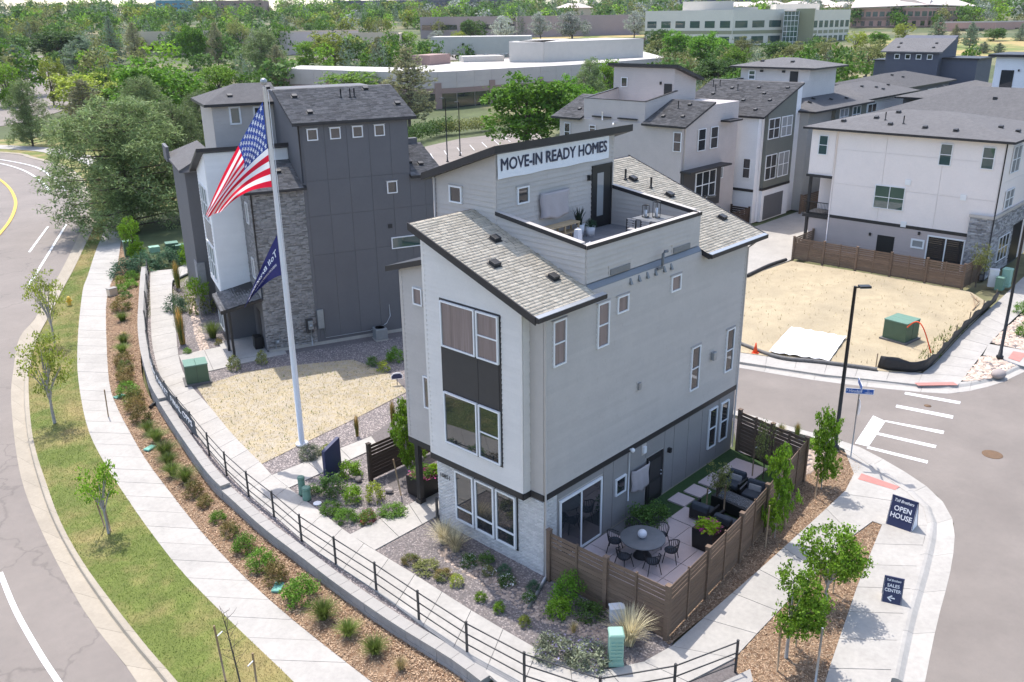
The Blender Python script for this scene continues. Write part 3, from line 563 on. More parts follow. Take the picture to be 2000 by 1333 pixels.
# ---------------- building helpers ----------------
class Plane:
    """a wall face: o origin, u along, n outwards"""
    def __init__(s, o, u, n): s.o = Vector(o); s.u = Vector(u); s.n = Vector(n)
    def p(s, a, z, d=0): q = s.o + s.u * a + s.n * d; q.z = s.o.z + z; return q
def wbox(mb, pl, s0, s1, z0, z1, d0, d1):
    P = pl.p; mb.add([P(s0, z0, d0), P(s1, z0, d0), P(s1, z1, d0), P(s0, z1, d0), P(s0, z0, d1), P(s1, z0, d1), P(s1, z1, d1), P(s0, z1, d1)],
                     [(0, 3, 2, 1), (4, 5, 6, 7), (0, 1, 5, 4), (1, 2, 6, 5), (2, 3, 7, 6), (3, 0, 4, 7)]); return mb
def wpart(name, mt, parent, pl, *a, bevel=0): return wbox(MB(), pl, *a).build(name, mt, parent, bevel=bevel)
def clip(poly, f):
    out = []
    for i in range(len(poly)):
        a, b = poly[i - 1], poly[i]; fa, fb = f(a), f(b)
        if (fa >= 0) != (fb >= 0): t = fa / (fa - fb); out.append((a[0] + (b[0] - a[0]) * t, a[1] + (b[1] - a[1]) * t))
        if fb >= 0: out.append(b)
    return out
def wpoly(mb, pl, poly, d0, d1, dz=None):
    """polygon on the wall (s,z), from depth d0 to d1 (d1 may depend on z)"""
    n = len(poly); g = d1 if callable(d1) else (lambda z: d1)
    V = [pl.p(s, z, d0) for s, z in poly] + [pl.p(s, z, g(z)) for s, z in poly]
    mb.add(V, [tuple(range(n - 1, -1, -1)), tuple(range(n, 2 * n))] + [(i, (i + 1) % n, n + (i + 1) % n, n + i) for i in range(n)]); return mb
def planks(pl, s0, s1, z0, z1, mt, parent, exp=.18, boards=1, top=None, name='plank', joined=False):
    k = int(math.ceil((z1 - z0) / exp)); J = MB()
    for i in range(k):
        a, b = z0 + i * exp, min(z1, z0 + (i + 1) * exp); L = s1 - s0
        cuts = [s0] + sorted(s0 + L * ((j + (.37 * i) % 1) / boards) for j in range(boards) if .08 < ((j + (.37 * i) % 1) / boards) < .92) + [s1] if boards > 1 else [s0, s1]
        for c0, c1 in zip(cuts[:-1], cuts[1:]):
            poly = [(c0 + .0015, a), (c1 - .0015, a), (c1 - .0015, b), (c0 + .0015, b)]
            if top: poly = clip(poly, lambda q: top(q[0]) - q[1])
            if len(poly) < 3: continue
            mb = J if joined else MB(); wpoly(mb, pl, poly, 0, lambda z, a=a: .036 - .028 * (z - a) / exp)
            if not joined: mb.build(name, mt, parent)
    if joined: return tag(J.build('siding', mt, parent), kind='stuff')
def window(pl, s0, s1, z0, z1, parent, style='hung', fm=None, pm=None, fw=.055, sill=False, d=.085, name='window'):
    fm = fm or M['white_frame']; pm = pm or M['glass']
    mb = MB()
    for a in ((s0, s1, z0, z0 + fw), (s0, s1, z1 - fw, z1), (s0, s0 + fw, z0 + fw, z1 - fw), (s1 - fw, s1, z0 + fw, z1 - fw)): wbox(mb, pl, *a, .005, d)
    zm_, sm_ = (z0 + z1) / 2, (s0 + s1) / 2; r = fw * .42
    if style in ('hung', 'grid'): wbox(mb, pl, s0 + fw, s1 - fw, zm_ - r, zm_ + r, .02, d - .012)
    if style == 'low': wbox(mb, pl, s0 + fw, s1 - fw, z0 + (z1 - z0) * .27 - r, z0 + (z1 - z0) * .27 + r, .02, d - .008)
    if style == 'grid': wbox(mb, pl, sm_ - r, sm_ + r, z0 + fw, z1 - fw, .02, d - .005)
    if style == 'slider': wbox(mb, pl, sm_ - r, sm_ + r, z0 + fw, z1 - fw, .02, d - .004)
    if style == 'six':
        for t in (1 / 3, 2 / 3): s_ = s0 + (s1 - s0) * t; wbox(mb, pl, s_ - r, s_ + r, z0 + fw, z1 - fw, .02, d - .005)
        wbox(mb, pl, s0 + fw, s1 - fw, zm_ - r, zm_ + r, .02, d - .012)
    o = mb.build(name, fm, parent)
    wbox(MB(), pl, s0 + fw * .9, s1 - fw * .9, z0 + fw * .9, z1 - fw * .9, .01, .046).build('pane', pm, o)
    if sill: wbox(MB(), pl, s0 - .06, s1 + .06, z1 + .01, z1 + .035, .005, .09).build('head_flashing', M['grey_trim'], o)
    return o
def shingles(o3, ux, uy, L, H, mt, parent, exp=.143, tab=.30, name='shingles', holes=()):
    """o3 eave corner, ux along the eave, uy up the slope (unit vectors), L wide, H up"""
    o3, ux, uy = np.array(o3, float), np.array(ux, float), np.array(uy, float); nn = np.cross(ux, uy); nn /= np.linalg.norm(nn)
    rows = int(H / exp); V = []; cnt = 0
    for i in range(rows):
        x = -rng.uniform(0, tab)
        while x < L:
            w_ = tab * rng.uniform(.55, 1.35); a, b = max(0, x), min(L, x + w_ - .012); x += w_
            if b - a < .03: continue
            ok = True
            for h in holes:
                if h(.5 * (a + b), (i + .5) * exp): ok = False
            if not ok: continue
            t = .012 + (.010 if rng.random() < .5 else 0); y0, y1 = i * exp, min(H, (i + 1) * exp + .02)
            for yy, tt in ((y0, t), (y1, .004)):
                for xx in (a, b): V.append(o3 + ux * xx + uy * yy + nn * tt)
            for xx in (a, b): V.append(o3 + ux * xx + uy * y0)
            cnt += 1
    f = np.array([(0, 1, 3, 2), (4, 5, 1, 0)]); F = (np.arange(cnt)[:, None, None] * 6 + f[None]).reshape(-1, 4)
    return tag(link(name, npmesh(name, V, F, mt), parent), kind='stuff')
def bricks(pl, s0, s1, z0, z1, mt, parent, bl=.2, bh=.068, d=.018, gap=.009, holes=(), top=None, vary=0, name='bricks'):
    V = []; cnt = 0; row = 0; z = z0
    while z < z1 - .02:
        s = s0 - (bl / 2 if row % 2 else 0)
        if vary: s -= rng.uniform(0, bl)
        while s < s1:
            L_ = bl * (rng.uniform(.6, 1.7) if vary else 1); a, b = max(s0, s), min(s1, s + L_ - gap); s += L_
            if b - a < .02: continue
            m0, m1 = (a + b) / 2, z + bh / 2
            for h in holes:
                if h[2] < m1 < h[3]:
                    if a >= h[0] and b <= h[1]: b = a
                    elif a < h[0] < b: b = h[0]
                    elif a < h[1] < b: a = h[1]
            if b - a < .015: continue
            dd = d + rng.uniform(-.004, .006) * (3 if vary else 1)
            for dp in (0, dd):
                for q in ((a, z), (b, z), (b, min(z1, z + bh - gap)), (a, min(z1, z + bh - gap))): V.append(tuple(pl.p(q[0], q[1], dp)))
            cnt += 1
        z += bh; row += 1
    f = np.array([(4, 5, 6, 7), (0, 1, 5, 4), (1, 2, 6, 5), (2, 3, 7, 6), (3, 0, 4, 7)]); F = (np.arange(cnt)[:, None, None] * 8 + f[None]).reshape(-1, 4)
    return tag(link(name, npmesh(name, V, F, mt), parent), kind='stuff')
def roofslab(name, P, th, mt, parent):
    """P: 4 top points; thickness straight down"""
    P = [Vector(p) for p in P]
    if (P[1] - P[0]).cross(P[3] - P[0]).z < 0: P = P[::-1]
    return MB().hexa([p - Vector((0, 0, th)) for p in P], P).build(name, mt, parent)
def roof_vent(parent, c, slope, axis='y', mt=None):
    """flat box vent on a slope that rises along +axis"""
    M_ = Matrix.Translation(c) @ (Matrix.Rotation(math.atan(slope), 4, 'X') if axis == 'y' else Matrix.Rotation(-math.atan(slope), 4, 'Y'))
    return MB().box(-.2, .2, -.19, .19, 0, .02, M_).box(-.15, .15, -.14, .15, .02, .14, M_).build('roof_vent', mt or M['plastic_dark'], parent, bevel=.01)
def roof_pipe(parent, c, h=.45, r=.045): return MB().tube([(c[0], c[1], c[2] - .1), (c[0], c[1], c[2] + h)], r, 8).lathe([(.1, 0), (.06, .06)], c, 8).build('vent_pipe', M['plastic_dark'], parent)
def downspout(parent, P, mt=None): return MB().tube(P, .045, 6).build('downspout', mt or M['grey_trim'], parent)
def text_mesh(body, size, shear=0, align='CENTER', ext=.004, bold=0.0, spacing=1.0, heavy=0.):
    c = bpy.data.curves.new('text', 'FONT'); c.body = body; c.size = size; c.shear = shear; c.align_x = align; c.align_y = 'CENTER'; c.extrude = ext; c.offset = bold; c.space_character = spacing
    c.resolution_u = 3
    o = bpy.data.objects.new('text', c); COL.objects.link(o); dg = bpy.context.evaluated_depsgraph_get(); dg.update()
    me = bpy.data.meshes.new_from_object(o.evaluated_get(dg))
    if heavy:
        import bmesh
        b = bmesh.new()
        for k, (dx, dy) in enumerate(((0, 0), (heavy, 0), (-heavy, 0), (0, heavy), (0, -heavy))):
            n0 = len(b.verts); b.from_mesh(me); b.verts.ensure_lookup_table()
            for v in b.verts[n0:]: v.co.x += dx; v.co.y += dy; v.co.z += .0008 * k
        b.to_mesh(me); b.free()
    bpy.data.objects.remove(o); bpy.data.curves.remove(c); return me
def lettering(name, body, size, mt, parent, pl, s, z, d, wide=None, **k):
    """text on a wall plane; pl.u must run left to right for the reader"""
    me = text_mesh(body, size, **k); me.materials.clear(); me.materials.append(mt)
    xs = [v.co.x for v in me.vertices]; f = (wide / (max(xs) - min(xs))) if wide else 1; c0 = (max(xs) + min(xs)) / 2
    for v in me.vertices: v.co = pl.p(s + (v.co.x - c0) * f, z + v.co.y, d + v.co.z)
    return link(name, me, parent)

# ---------------- main house ----------------
RS = .366
H = empty('town_house', (0, 0, -.3), 0, 'tall grey town house with tan shingle roofs and a roof deck', 'house')
def hz0(o): o.location = (o.location[0], o.location[1], o.location[2] + .3)
class HP:                                           # parent proxy: house root sits at z=-.3, parts are modelled in world metres
    pass
H.location = (0, 0, 0)
PR = Plane((0, 0, 0), (1, 0, 0), (0, -1, 0))        # long right facade
PB = Plane((-.33, 0, 0), (0, 1, 0), (-1, 0, 0))     # bay front (s=y)
PF = Plane((0, 0, 0), (0, 1, 0), (-1, 0, 0))        # brick front
PT = Plane((0, 4.2, 0), (1, 0, 0), (0, -1, 0))      # tower front with banner
PTL = Plane((2.3, 0, 0), (0, 1, 0), (-1, 0, 0))     # tower left and deck parapet left
PW = Plane((.2, 0, 0), (0, 1, 0), (-1, 0, 0))       # left wing
def rz_(y): return 9.45 + RS * y
mb = MB()
mb.extr([(0, .02, -.3), (0, .02, rz_(0)), (0, 5.3, rz_(5.3)), (0, 5.3, -.3)][::-1], (2.32, 0, 0))
mb.extr([(2.32, .02, -.3), (2.32, .02, 9.55), (2.32, .17, 9.7), (2.32, .17, 9.98), (2.32, 4.21, 9.98), (2.32, 4.21, 13.6), (2.32, 7.3, 12.55), (2.32, 7.3, -.3)][::-1], (6.68, 0, 0))
mb.extr([(9.0, .02, -.3), (9.0, .02, rz_(0)), (9.0, 6.6, rz_(6.6)), (9.0, 7.3, rz_(6.6) - .3), (9.0, 7.3, -.3)][::-1], (3.6, 0, 0))
mb.extr([(-.33 + .005, .62, 2.66), (-.33 + .005, .62, rz_(.62)), (-.33 + .005, 5.22, rz_(5.22)), (-.33 + .005, 5.22, 2.66)][::-1], (.36, 0, 0))
mb.extr([(.205, 5.22, 2.5), (.205, 5.22, 10.0), (.205, 7.1, 9.45), (.205, 7.1, 2.5)][::-1], (2.2, 0, 0))
mb.build('wall', M['grey_trim'], H)
# siding, board by board
planks(PR, 0, 12.62, 2.93, 9.36, M['grey_siding'], H, .18, 3)
planks(PR, 2.35, 9.1, 9.36, 9.54, M['grey_siding'], H, .18, 2)
planks(PB, .66, 5.18, 2.9, 11.3, M['pale_siding'], H, .18, 1, top=lambda s: rz_(s) - .02)
planks(PW, 5.24, 7.06, 2.74, 9.95, M['grey_siding'], H, .18, 1, top=lambda s: 10.0 - .29 * (s - 5.22))
# corner boards
for q in ((PB, .60, .70, 2.66, rz_(.6) - .03), (PB, 5.12, 5.24, 2.66, rz_(5.1) - .03)): wpart('corner_board', M['pale_siding'], H, *q, 0, .03)
for q in ((PR, -.005, .09, 2.93, 9.40), (PR, 12.54, 12.64, 2.93, 9.40)): wpart('corner_board', M['grey_trim'], H, *q, 0, .034)
mb = MB(); wbox(mb, PW, 6.98, 7.12, 2.74, 9.42, 0, .034); mb.build('corner_board', M['grey_trim'], H)
# bay flank and recess
PBS = Plane((-.33, .62, 0), (1, 0, 0), (0, -1, 0)); planks(PBS, .02, .33, 2.9, 9.62, M['pale_siding'], H, .36, 1, name='flank_plank')
# dark belt course
mb = MB(); wbox(mb, PR, -.02, 12.64, 2.70, 2.925, 0, .045); wbox(mb, PB, .58, 5.24, 2.66, 2.90, 0, .045); mb.box(-.375, .0, .575, .62, 2.66, 2.9); mb.box(-.045, .0, -.0, .575, 2.70, 2.92); wbox(mb, PW, 5.24, 7.12, 2.5, 2.735, 0, .045)
mb.build('belt_course', M['dark_trim'], H)
# ground floor right: flat panels with seams
for a, b in ((.64, .74), (3.28, 3.86), (3.86, 4.75), (4.75, 5.95), (7.22, 7.9), (7.9, 8.95), (8.95, 10.0), (10.0, 11.3), (11.3, 12.62)): wpart('wall_panel', M['grey_panel'], H, PR, a + .012, b - .012, -.22, 2.68, 0, .014)
for a, b in ((.74, 3.28),): wpart('wall_panel', M['grey_panel'], H, PR, a, b, 2.44, 2.68, 0, .014)
wpart('wall_panel', M['grey_panel'], H, PR, 5.962, 7.21, 1.98, 2.68, 0, .014)
wpart('footing', M['concrete_old'], H, PR, 3.3, 12.6, -.35, -.13, 0, .03)
# brick ground floor
wpart('brick_backing', M['mortar'], H, PF, .01, 5.28, -.28, 2.66, 0, .006)
bricks(PF, .0, 5.30, -.28, 2.66, M['white_brick'], H, .2, .068, holes=((1.18, 4.32, .28, 2.44),))
wpart('brick_backing', M['mortar'], H, PR, .01, .66, -.28, 2.69, 0, .006)
bricks(PR, -.018, .66, -.28, 2.69, M['white_brick'], H, .2, .068)
PBL = Plane((0, 5.30, 0), (1, 0, 0), (0, 1, 0))
lettering('house_number', '10851', .24, M['black_metal'], H, Plane((0, 0, 0), (0, -1, 0), (-1, 0, 0)), -4.86, 1.86, .035)
# bay windows in dark surrounds with panels between
mb = MB(); wbox(mb, PB, 1.52, 4.40, 3.58, 9.06, .0, .045); mb.build('window_surround', M['dark_trim'], H)
for a, b in ((1.62, 2.58), (2.60, 4.34)): wpart('spandrel_panel', M['dark_panel'], H, PB, a, b, 5.70, 7.28, .045, .058)
PB2 = Plane((-.33 - .045, 0, 0), (0, 1, 0), (-1, 0, 0))
for z0, z1, pm in ((7.34, 9.0, 'glass_curtain'), (3.65, 5.64, 'glass')):
    window(PB2, 2.66, 4.31, z0, z1, H, 'fixed', pm=M[pm]); window(PB2, 1.58, 2.58, z0, z1, H, 'hung', pm=M[pm])
mb = MB(); wbox(mb, PF, 1.16, 4.33, .25, 2.46, .0, .04); mb.build('window_surround', M['dark_trim'], H)
PF2 = Plane((-.04, 0, 0), (0, 1, 0), (-1, 0, 0))
for a, b in ((1.22, 2.18), (2.27, 3.22), (3.31, 4.27)): window(PF2, a, b, .31, 2.40, H, 'low', fw=.075)
# right facade windows
for s0, z0, z1, st_, pm in ((.40, 7.42, 8.98, 'hung', 'glass_curtain'), (2.68, 7.41, 9.0, 'hung', 'glass_curtain'), (3.77, 8.37, 8.99, 'fixed', 'glass_curtain'), (7.06, 8.37, 8.99, 'fixed', 'glass_curtain'), (8.79, 3.83, 5.70, 'hung', 'glass'), (11.46, 3.81, 5.73, 'hung', 'glass'), (10.5, .59, 2.44, 'hung', 'glass'), (11.45, .6, 2.43, 'hung', 'glass'), (4.0, 1.15, 1.86, 'fixed', 'glass')):
    window(PR, s0, s0 + .64, z0, z1, H, st_, pm=M[pm], sill=z0 > 3)
for s0, z0 in ((5.88, 8.28), (5.55, 4.28)): window(PW, s0, s0 + .5, z0, z0 + .66 if z0 > 5 else z0 + 1.3, H, 'fixed', pm=M['glass_curtain'])
# sliding door
sd = window(PR, .78, 3.17, -.08, 2.36, H, 'slider', fw=.085, d=.075, name='sliding_door'); wpart('handle', M['black_metal'], sd, PR, 2.06, 2.09, .95, 1.2, .075, .11)
dr = wpart('door', M['black_metal'], H, PR, 6.05, 7.12, -.13, 1.92, 0, .05)
for z0, z1 in ((.1, .75), (.9, 1.7)): wpart('panel', M['dark_panel'], dr, PR, 6.22, 6.95, z0, z1, .05, .06)
for z_ in (.92, 1.08): MB().ball((6.95, -.09, z_), .04, 8, 6).build('knob', M['galv'], dr)
# roofs
SN = Vector((0, 1, RS)).normalized()
roofslab('roof', [(-.75, -.33, 9.47), (2.3, -.33, 9.47), (2.3, 5.36, 9.47 + RS * 5.69), (-.75, 5.36, 9.47 + RS * 5.69)], .20, M['dark_trim'], H)
shingles((-.75, -.33, 9.472), (1, 0, 0), SN, 3.05, 5.69 * math.hypot(1, RS), M['shingle_tan'], H)
roofslab('roof', [(9.12, -.33, 9.47), (13.45, -.33, 9.47), (13.45, 6.65, 9.47 + RS * 6.98), (9.12, 6.65, 9.47 + RS * 6.98)], .20, M['dark_trim'], H)
shingles((9.12, -.33, 9.472), (1, 0, 0), SN, 4.33, 6.98 * math.hypot(1, RS), M['shingle_tan'], H)
for x0, x1 in ((-.78, 2.62), (9.12, 13.5)): MB().box(x0, x1, -.47, -.33, 9.31, 9.33).box(x0, x1, -.475, -.46, 9.33, 9.46).box(x0, x1, -.345, -.33, 9.33, 9.46).box(x0, x0 + .02, -.46, -.345, 9.33, 9.46).box(x1 - .02, x1, -.46, -.345, 9.33, 9.46).build('gutter', M['dark_trim'], H)
for x0, x1 in ((-.75, 2.6), (9.12, 13.46)): MB().hexa([(x0, -.46, 9.455), (x1, -.46, 9.455), (x1, -.30, 9.488), (x0, -.30, 9.488)], [(x0, -.46, 9.475), (x1, -.46, 9.475), (x1, -.30, 9.512), (x0, -.30, 9.512)]).build('drip_edge', M['metal_flash'], H)
for x0, x1 in ((-.8, -.75), (13.45, 13.5)):
    y1 = 5.36 if x0 < 5 else 6.65; MB().hexa([(x0, -.35, 9.24), (x1, -.35, 9.24), (x1, y1, 9.24 + RS * (y1 + .35)), (x0, y1, 9.24 + RS * (y1 + .35))], [(x0, -.35, 9.50), (x1, -.35, 9.50), (x1, y1, 9.50 + RS * (y1 + .35)), (x0, y1, 9.50 + RS * (y1 + .35))]).build('rake_board', M['dark_trim'], H)
for x, y in ((1.44, 3.45), (.22, 2.3), (1.57, .95), (11.4, 4.9), (11.9, 3.35), (12.6, 1.2), (10.3, 5.6)): roof_vent(H, (x, y, 9.49 + RS * (y + .33)), RS)
for x, y in ((11.0, 5.0), (11.6, 4.1)): roof_pipe(H, (x, y, 9.49 + RS * (y + .33)))
roofslab('roof', [(-.15, 5.25, 10.22), (1.6, 5.25, 10.22), (1.6, 7.5, 9.56), (-.15, 7.5, 9.56)], .2, M['dark_trim'], H); roof_pipe(H, (.5, 5.9, 10.0), .6)
# deck: parapets
def par_top(y): return 11.0 + .135 * y
mb = MB().box(2.3, 9.15, .17, .32, 9.55, 10.98); mb.build('parapet', M['grey_trim'], H)
PP = Plane((0, .17, 0), (1, 0, 0), (0, -1, 0)); planks(PP, 2.3, 9.15, 9.75, 10.98, M['grey_siding'], H, .18, 2)
MB().hexa([(2.3, .0, 9.54), (9.15, .0, 9.54), (9.15, .17, 9.54), (2.3, .17, 9.54)], [(2.3, .0, 9.56), (9.15, .0, 9.56), (9.15, .16, 9.72), (2.3, .16, 9.72)]).build('flashing', M['gutter'], H)
for x0 in (2.3, 9.0):
    MB().extr([(x0, .32, 9.6), (x0, 4.2, 9.9), (x0, 4.2, par_top(4.2)), (x0, .32, par_top(.32))], (.15, 0, 0)).build('parapet', M['grey_trim'], H)
planks(PTL, .2, 4.2, 9.55, 11.6, M['grey_siding'], H, .18, 1, top=lambda s: par_top(s))
PRI = Plane((9.0, 0, 0), (0, 1, 0), (-1, 0, 0)); planks(PRI, .34, 4.18, 10.02, 11.6, M['grey_siding'], H, .18, 1, top=lambda s: par_top(s))
for a, b, c_, e in ((2.26, 9.19, .13, .36),): MB().box(a, b, c_, e, 10.98, 11.03).build('parapet_cap', M['grey_trim'], H); MB().box(a - .004, b + .004, c_ - .012, c_ - .002, 10.9, 11.035).build('cap_edge', M['dark_trim'], H)
for x0 in (2.24, 8.97):
    MB().hexa([(x0, .36, par_top(.36)), (x0 + .22, .36, par_top(.36)), (x0 + .22, 4.2, par_top(4.2)), (x0, 4.2, par_top(4.2))], [(x0, .36, par_top(.36) + .05), (x0 + .22, .36, par_top(.36) + .05), (x0 + .22, 4.2, par_top(4.2) + .05), (x0, 4.2, par_top(4.2) + .05)]).build('parapet_cap', M['grey_trim'], H)
    MB().hexa([(x0 - .012, .13, par_top(.1) - .1), (x0 - .002, .13, par_top(.1) - .1), (x0 - .002, 4.2, par_top(4.2) - .09), (x0 - .012, 4.2, par_top(4.2) - .09)], [(x0 - .012, .13, par_top(.13) + .04), (x0 - .002, .13, par_top(.13) + .04), (x0 - .002, 4.2, par_top(4.2) + .052), (x0 - .012, 4.2, par_top(4.2) + .052)]).build('cap_edge', M['dark_trim'], H)
dk = MB().box(2.45, 9.0, .32, 4.2, 9.985, 10.0).build('deck', M['mortar_dark'], H)
for i in range(11):
    for j in range(4): MB().box(2.46 + i * .595, 2.46 + i * .595 + .588, .33 + j * .967, .33 + j * .967 + .96, 10.0, 10.03).build('deck_tile', M['deck_tile'], dk)
# tower
planks(PT, 2.3, 9.0, 10.05, 13.62, M['grey_siding'], H, .18, 2)
planks(PTL, 4.2, 7.28, 11.0, 13.62, M['grey_siding'], H, .18, 1, top=lambda s: 13.6 - .34 * (s - 4.2))
for q in ((PT, 2.28, 2.4, 10.05, 13.62), (PT, 8.9, 9.02, 10.05, 13.62), (PTL, 4.17, 4.29, 11.1, 13.6)): wpart('corner_board', M['grey_trim'], H, *q, 0, .03)
def tz(y): return 13.93 - .34 * (y - 3.85)
roofslab('roof', [(1.9, 3.85, tz(3.85)), (9.8, 3.85, tz(3.85)), (9.8, 7.65, tz(7.65)), (1.9, 7.65, tz(7.65))], .26, M['dark_trim'], H)
window(PT, 3.33, 3.95, 11.68, 12.3, H, 'fixed', sill=True); window(PTL, 5.87, 6.52, 11.66, 12.28, H, 'fixed', sill=True)
td = wpart('door', M['black_metal'], H, PT, 7.74, 8.82, 10.05, 12.4, 0, .05); wpart('pane', M['glass_blind'], td, PT, 7.95, 8.35, 10.5, 12.2, .05, .06)
mb = MB(); wbox(mb, PT, 7.62, 7.74, 10.03, 12.5, 0, .07); wbox(mb, PT, 8.82, 8.9, 10.03, 12.5, 0, .07); wbox(mb, PT, 7.62, 8.9, 12.4, 12.52, 0, .075); mb.build('door_frame', M['black_metal'], H)
wpart('wall_light', M['black_metal'], H, PT, 7.35, 7.47, 12.0, 12.2, .0, .16); wpart('wall_light', M['black_metal'], H, PR, 7.45, 7.57, 1.66, 1.84, .0, .16)
# wall fittings on the right facade
for s0 in (3.55, 7.35): mb = MB(); wbox(mb, PP, s0 - .08, s0 + 1.2, 9.76, 10.12, .02, .04); o = mb.build('scupper_frame', M['grey_trim'], H); wbox(MB(), PP, s0, s0 + 1.1, 9.78, 9.98, .03, .075).build('scupper', M['gutter'], o)
for s0 in (4.45, 4.95, 5.45, 5.95, 6.5, 6.95): MB().hexa([(s0, -.12, 9.28), (s0 + .12, -.12, 9.28), (s0 + .12, 0, 9.28), (s0, 0, 9.28)], [(s0 + .02, -.03, 9.5), (s0 + .1, -.03, 9.5), (s0 + .1, 0, 9.5), (s0 + .02, 0, 9.5)]).build('vent_hood', M['gutter'], H)
MB().tube([(6.05, -.08, 9.5), (6.3, -.1, 9.5), (6.35, -.1, 9.62), (6.35, -.1, 10.0), (6.42, -.12, 10.08), (6.55, -.15, 10.08)], .055, 8).build('flue_pipe', M['gutter'], H)
for s0, z0 in ((5.18, 5.1), (5.7, 2.3)): o = wpart('vent_plate', M['grey_trim'], H, PR, s0 - .06, s0 + .24, z0 - .1, z0 + .36, .015, .03); wpart('vent_hood', M['galv'] if z0 > 3 else M['white_frame'], o, PR, s0, s0 + .16, z0, z0 + .26, .03, .11)
o = wpart('meter_plate', M['grey_trim'], H, PR, 10.2, 10.62, 4.7, 5.2, .015, .03); wpart('meter_box', M['galv'], o, PR, 10.28, 10.54, 4.75, 5.1, .03, .2, bevel=.03)
MB().tube([(4.85, -.03, .6), (4.85, -.03, 2.7)], .025, 6).build('conduit', M['white_frame'], H); MB().ball((4.88, -.14, 2.78), .09, 10, 6).box(4.82, 4.9, -.14, 0, 2.76, 2.82).build('security_camera', M['white_frame'], H)
downspout(H, [(.03, -.06, 9.35), (.03, -.05, 9.2), (.03, -.05, -.1), (-.1, -.2, -.2)]); downspout(H, [(12.66, -.4, 9.33), (12.72, -.2, 9.15), (12.68, -.04, 9.0), (12.68, -.04, -.1)])
downspout(H, [(.45, -.40, 9.32), (.42, -.2, 9.2), (.03, -.05, 9.15)]); downspout(H, [(2.2, 7.45, 12.6), (2.22, 7.3, 12.45), (2.22, 7.3, 11.0)])
# porch post
MB().box(.29, .49, 6.75, 6.95, -.2, 2.52).box(.25, .53, 6.71, 6.99, -.2, -.02).build('porch_post', M['dark_trim'], H)
MB().box(-.16, -.08, 5.28, 5.36, -.2, .82).build('handrail_post', M['rail_metal'], H)
MB().box(.3, 2.2, 5.3, 6.9, -.24, -.19).build('porch_slab', M['concrete'], H)
# banner
bn = empty('banner', (2.31, 4.15, 12.7), 0, 'white move-in ready homes banner on the grey roof tower', 'banner'); bn.location = (0, 0, 0)
nx, nz = 24, 6; V = [(2.32 + 6.3 * i / nx, 4.12 - .006 * math.sin(i * 1.3 + j) - .01 * math.sin(i * .5), 12.72 + .95 * j / nz + .012 * math.sin(i * .8) * (j in (0, nz))) for j in range(nz + 1) for i in range(nx + 1)]
F = [(j * (nx + 1) + i, j * (nx + 1) + i + 1, (j + 1) * (nx + 1) + i + 1, (j + 1) * (nx + 1) + i) for j in range(nz) for i in range(nx)]
link('cloth', npmesh('cloth', V, F, M['banner_white'], True), bn)
lettering('lettering', 'MOVE-IN READY HOMES', .58, M['banner_ink'], bn, Plane((0, 4.12, 0), (1, 0, 0), (0, -1, 0)), 5.47, 13.18, .02, wide=6.0, heavy=.013)

# ---------------- charcoal house (left, turned) ----------------
D = empty('charcoal_house', (5.62, 26.2, 0), R_(-21), 'tall charcoal panelled house with grey brick and a white bay behind the flagpole', 'house')
DF = Plane((0, 0, 0), (1, 0, 0), (0, -1, 0)); DW = Plane((0, 3.05, 0), (1, 0, 0), (0, -1, 0)); DL = Plane((-1.75, 0, 0), (0, 1, 0), (-1, 0, 0)); DG = Plane((0, 6, 0), (1, 0, 0), (0, -1, 0))
mb = MB().box(0, 3.0, .02, 8, -.3, 9.12)
mb.extr([(2.95, .03, -.3), (2.95, .03, 12.6), (2.95, 4.0, 14.0), (2.95, 9, 14.0), (2.95, 9, -.3)][::-1], (6.35, 0, 0))
mb.extr([(9.3, .03, -.3), (9.3, .03, 9.3), (9.3, 3.6, 10.5), (9.3, 8, 10.5), (9.3, 8, -.3)][::-1], (1.75, 0, 0))
mb.build('wall', M['charcoal_panel'], D)
mb = MB(); mb.extr([(-1.75, 3.06, 2.8), (-1.75, 3.06, 11.0), (-1.75, 7.2, 9.5), (-1.75, 7.2, 2.8)][::-1], (4.7, 0, 0)); mb.build('bay_wall', M['white_siding'], D)
MB().box(-1.6, 2.0, 3.2, 7.1, -.3, 2.8).build('porch_wall', M['charcoal_panel'], D)
MB().box(-.6, 3.0, 6.02, 11, 9, 13.35).build('upper_wall', M['grey_trim'], D)
# charcoal panels with seams
zs = [-.15, 1.9, 3.5, 5.2, 7.45, 9.45, 11.0, 12.58]; ss = [2.97, 3.16, 4.40, 5.66, 6.94, 8.2, 9.26]
for i in range(len(ss) - 1):
    for a, b in ((0, 3), (3, 4), (4, 5), (5, 7)): wpart('wall_panel', M['charcoal_panel'], D, DF, ss[i] + .007, ss[i + 1] - .007, zs[a] + .007, zs[b] - .007, -.02, .012)
for a, b in ((0, 3), (3, 4), (4, 5)): 
    for s0, s1 in ((9.26, 10.2), (10.2, 11.0)): wpart('wall_panel', M['charcoal_panel'], D, DF, s0 + .007, s1 - .007, zs[a] + .007, min(9.25, zs[b]) - .007, -.02, .012)
wpart('brick_backing', M['mortar_dark'], D, DF, 0, 2.97, -.1, 9.1, -.01, .004)
bricks(DF, 0, 2.97, -.05, 9.1, M['grey_brick'], D, .24, .075, d=.012, vary=1)
DBL = Plane((0, 0, 0), (0, 1, 0), (-1, 0, 0)); bricks(DBL, 0, 3.0, 3.0, 9.1, M['grey_brick'], D, .24, .075, d=.012, vary=1)
wpart('footing', M['concrete'], D, DF, .1, 11, -.35, -.06, 0, .05)
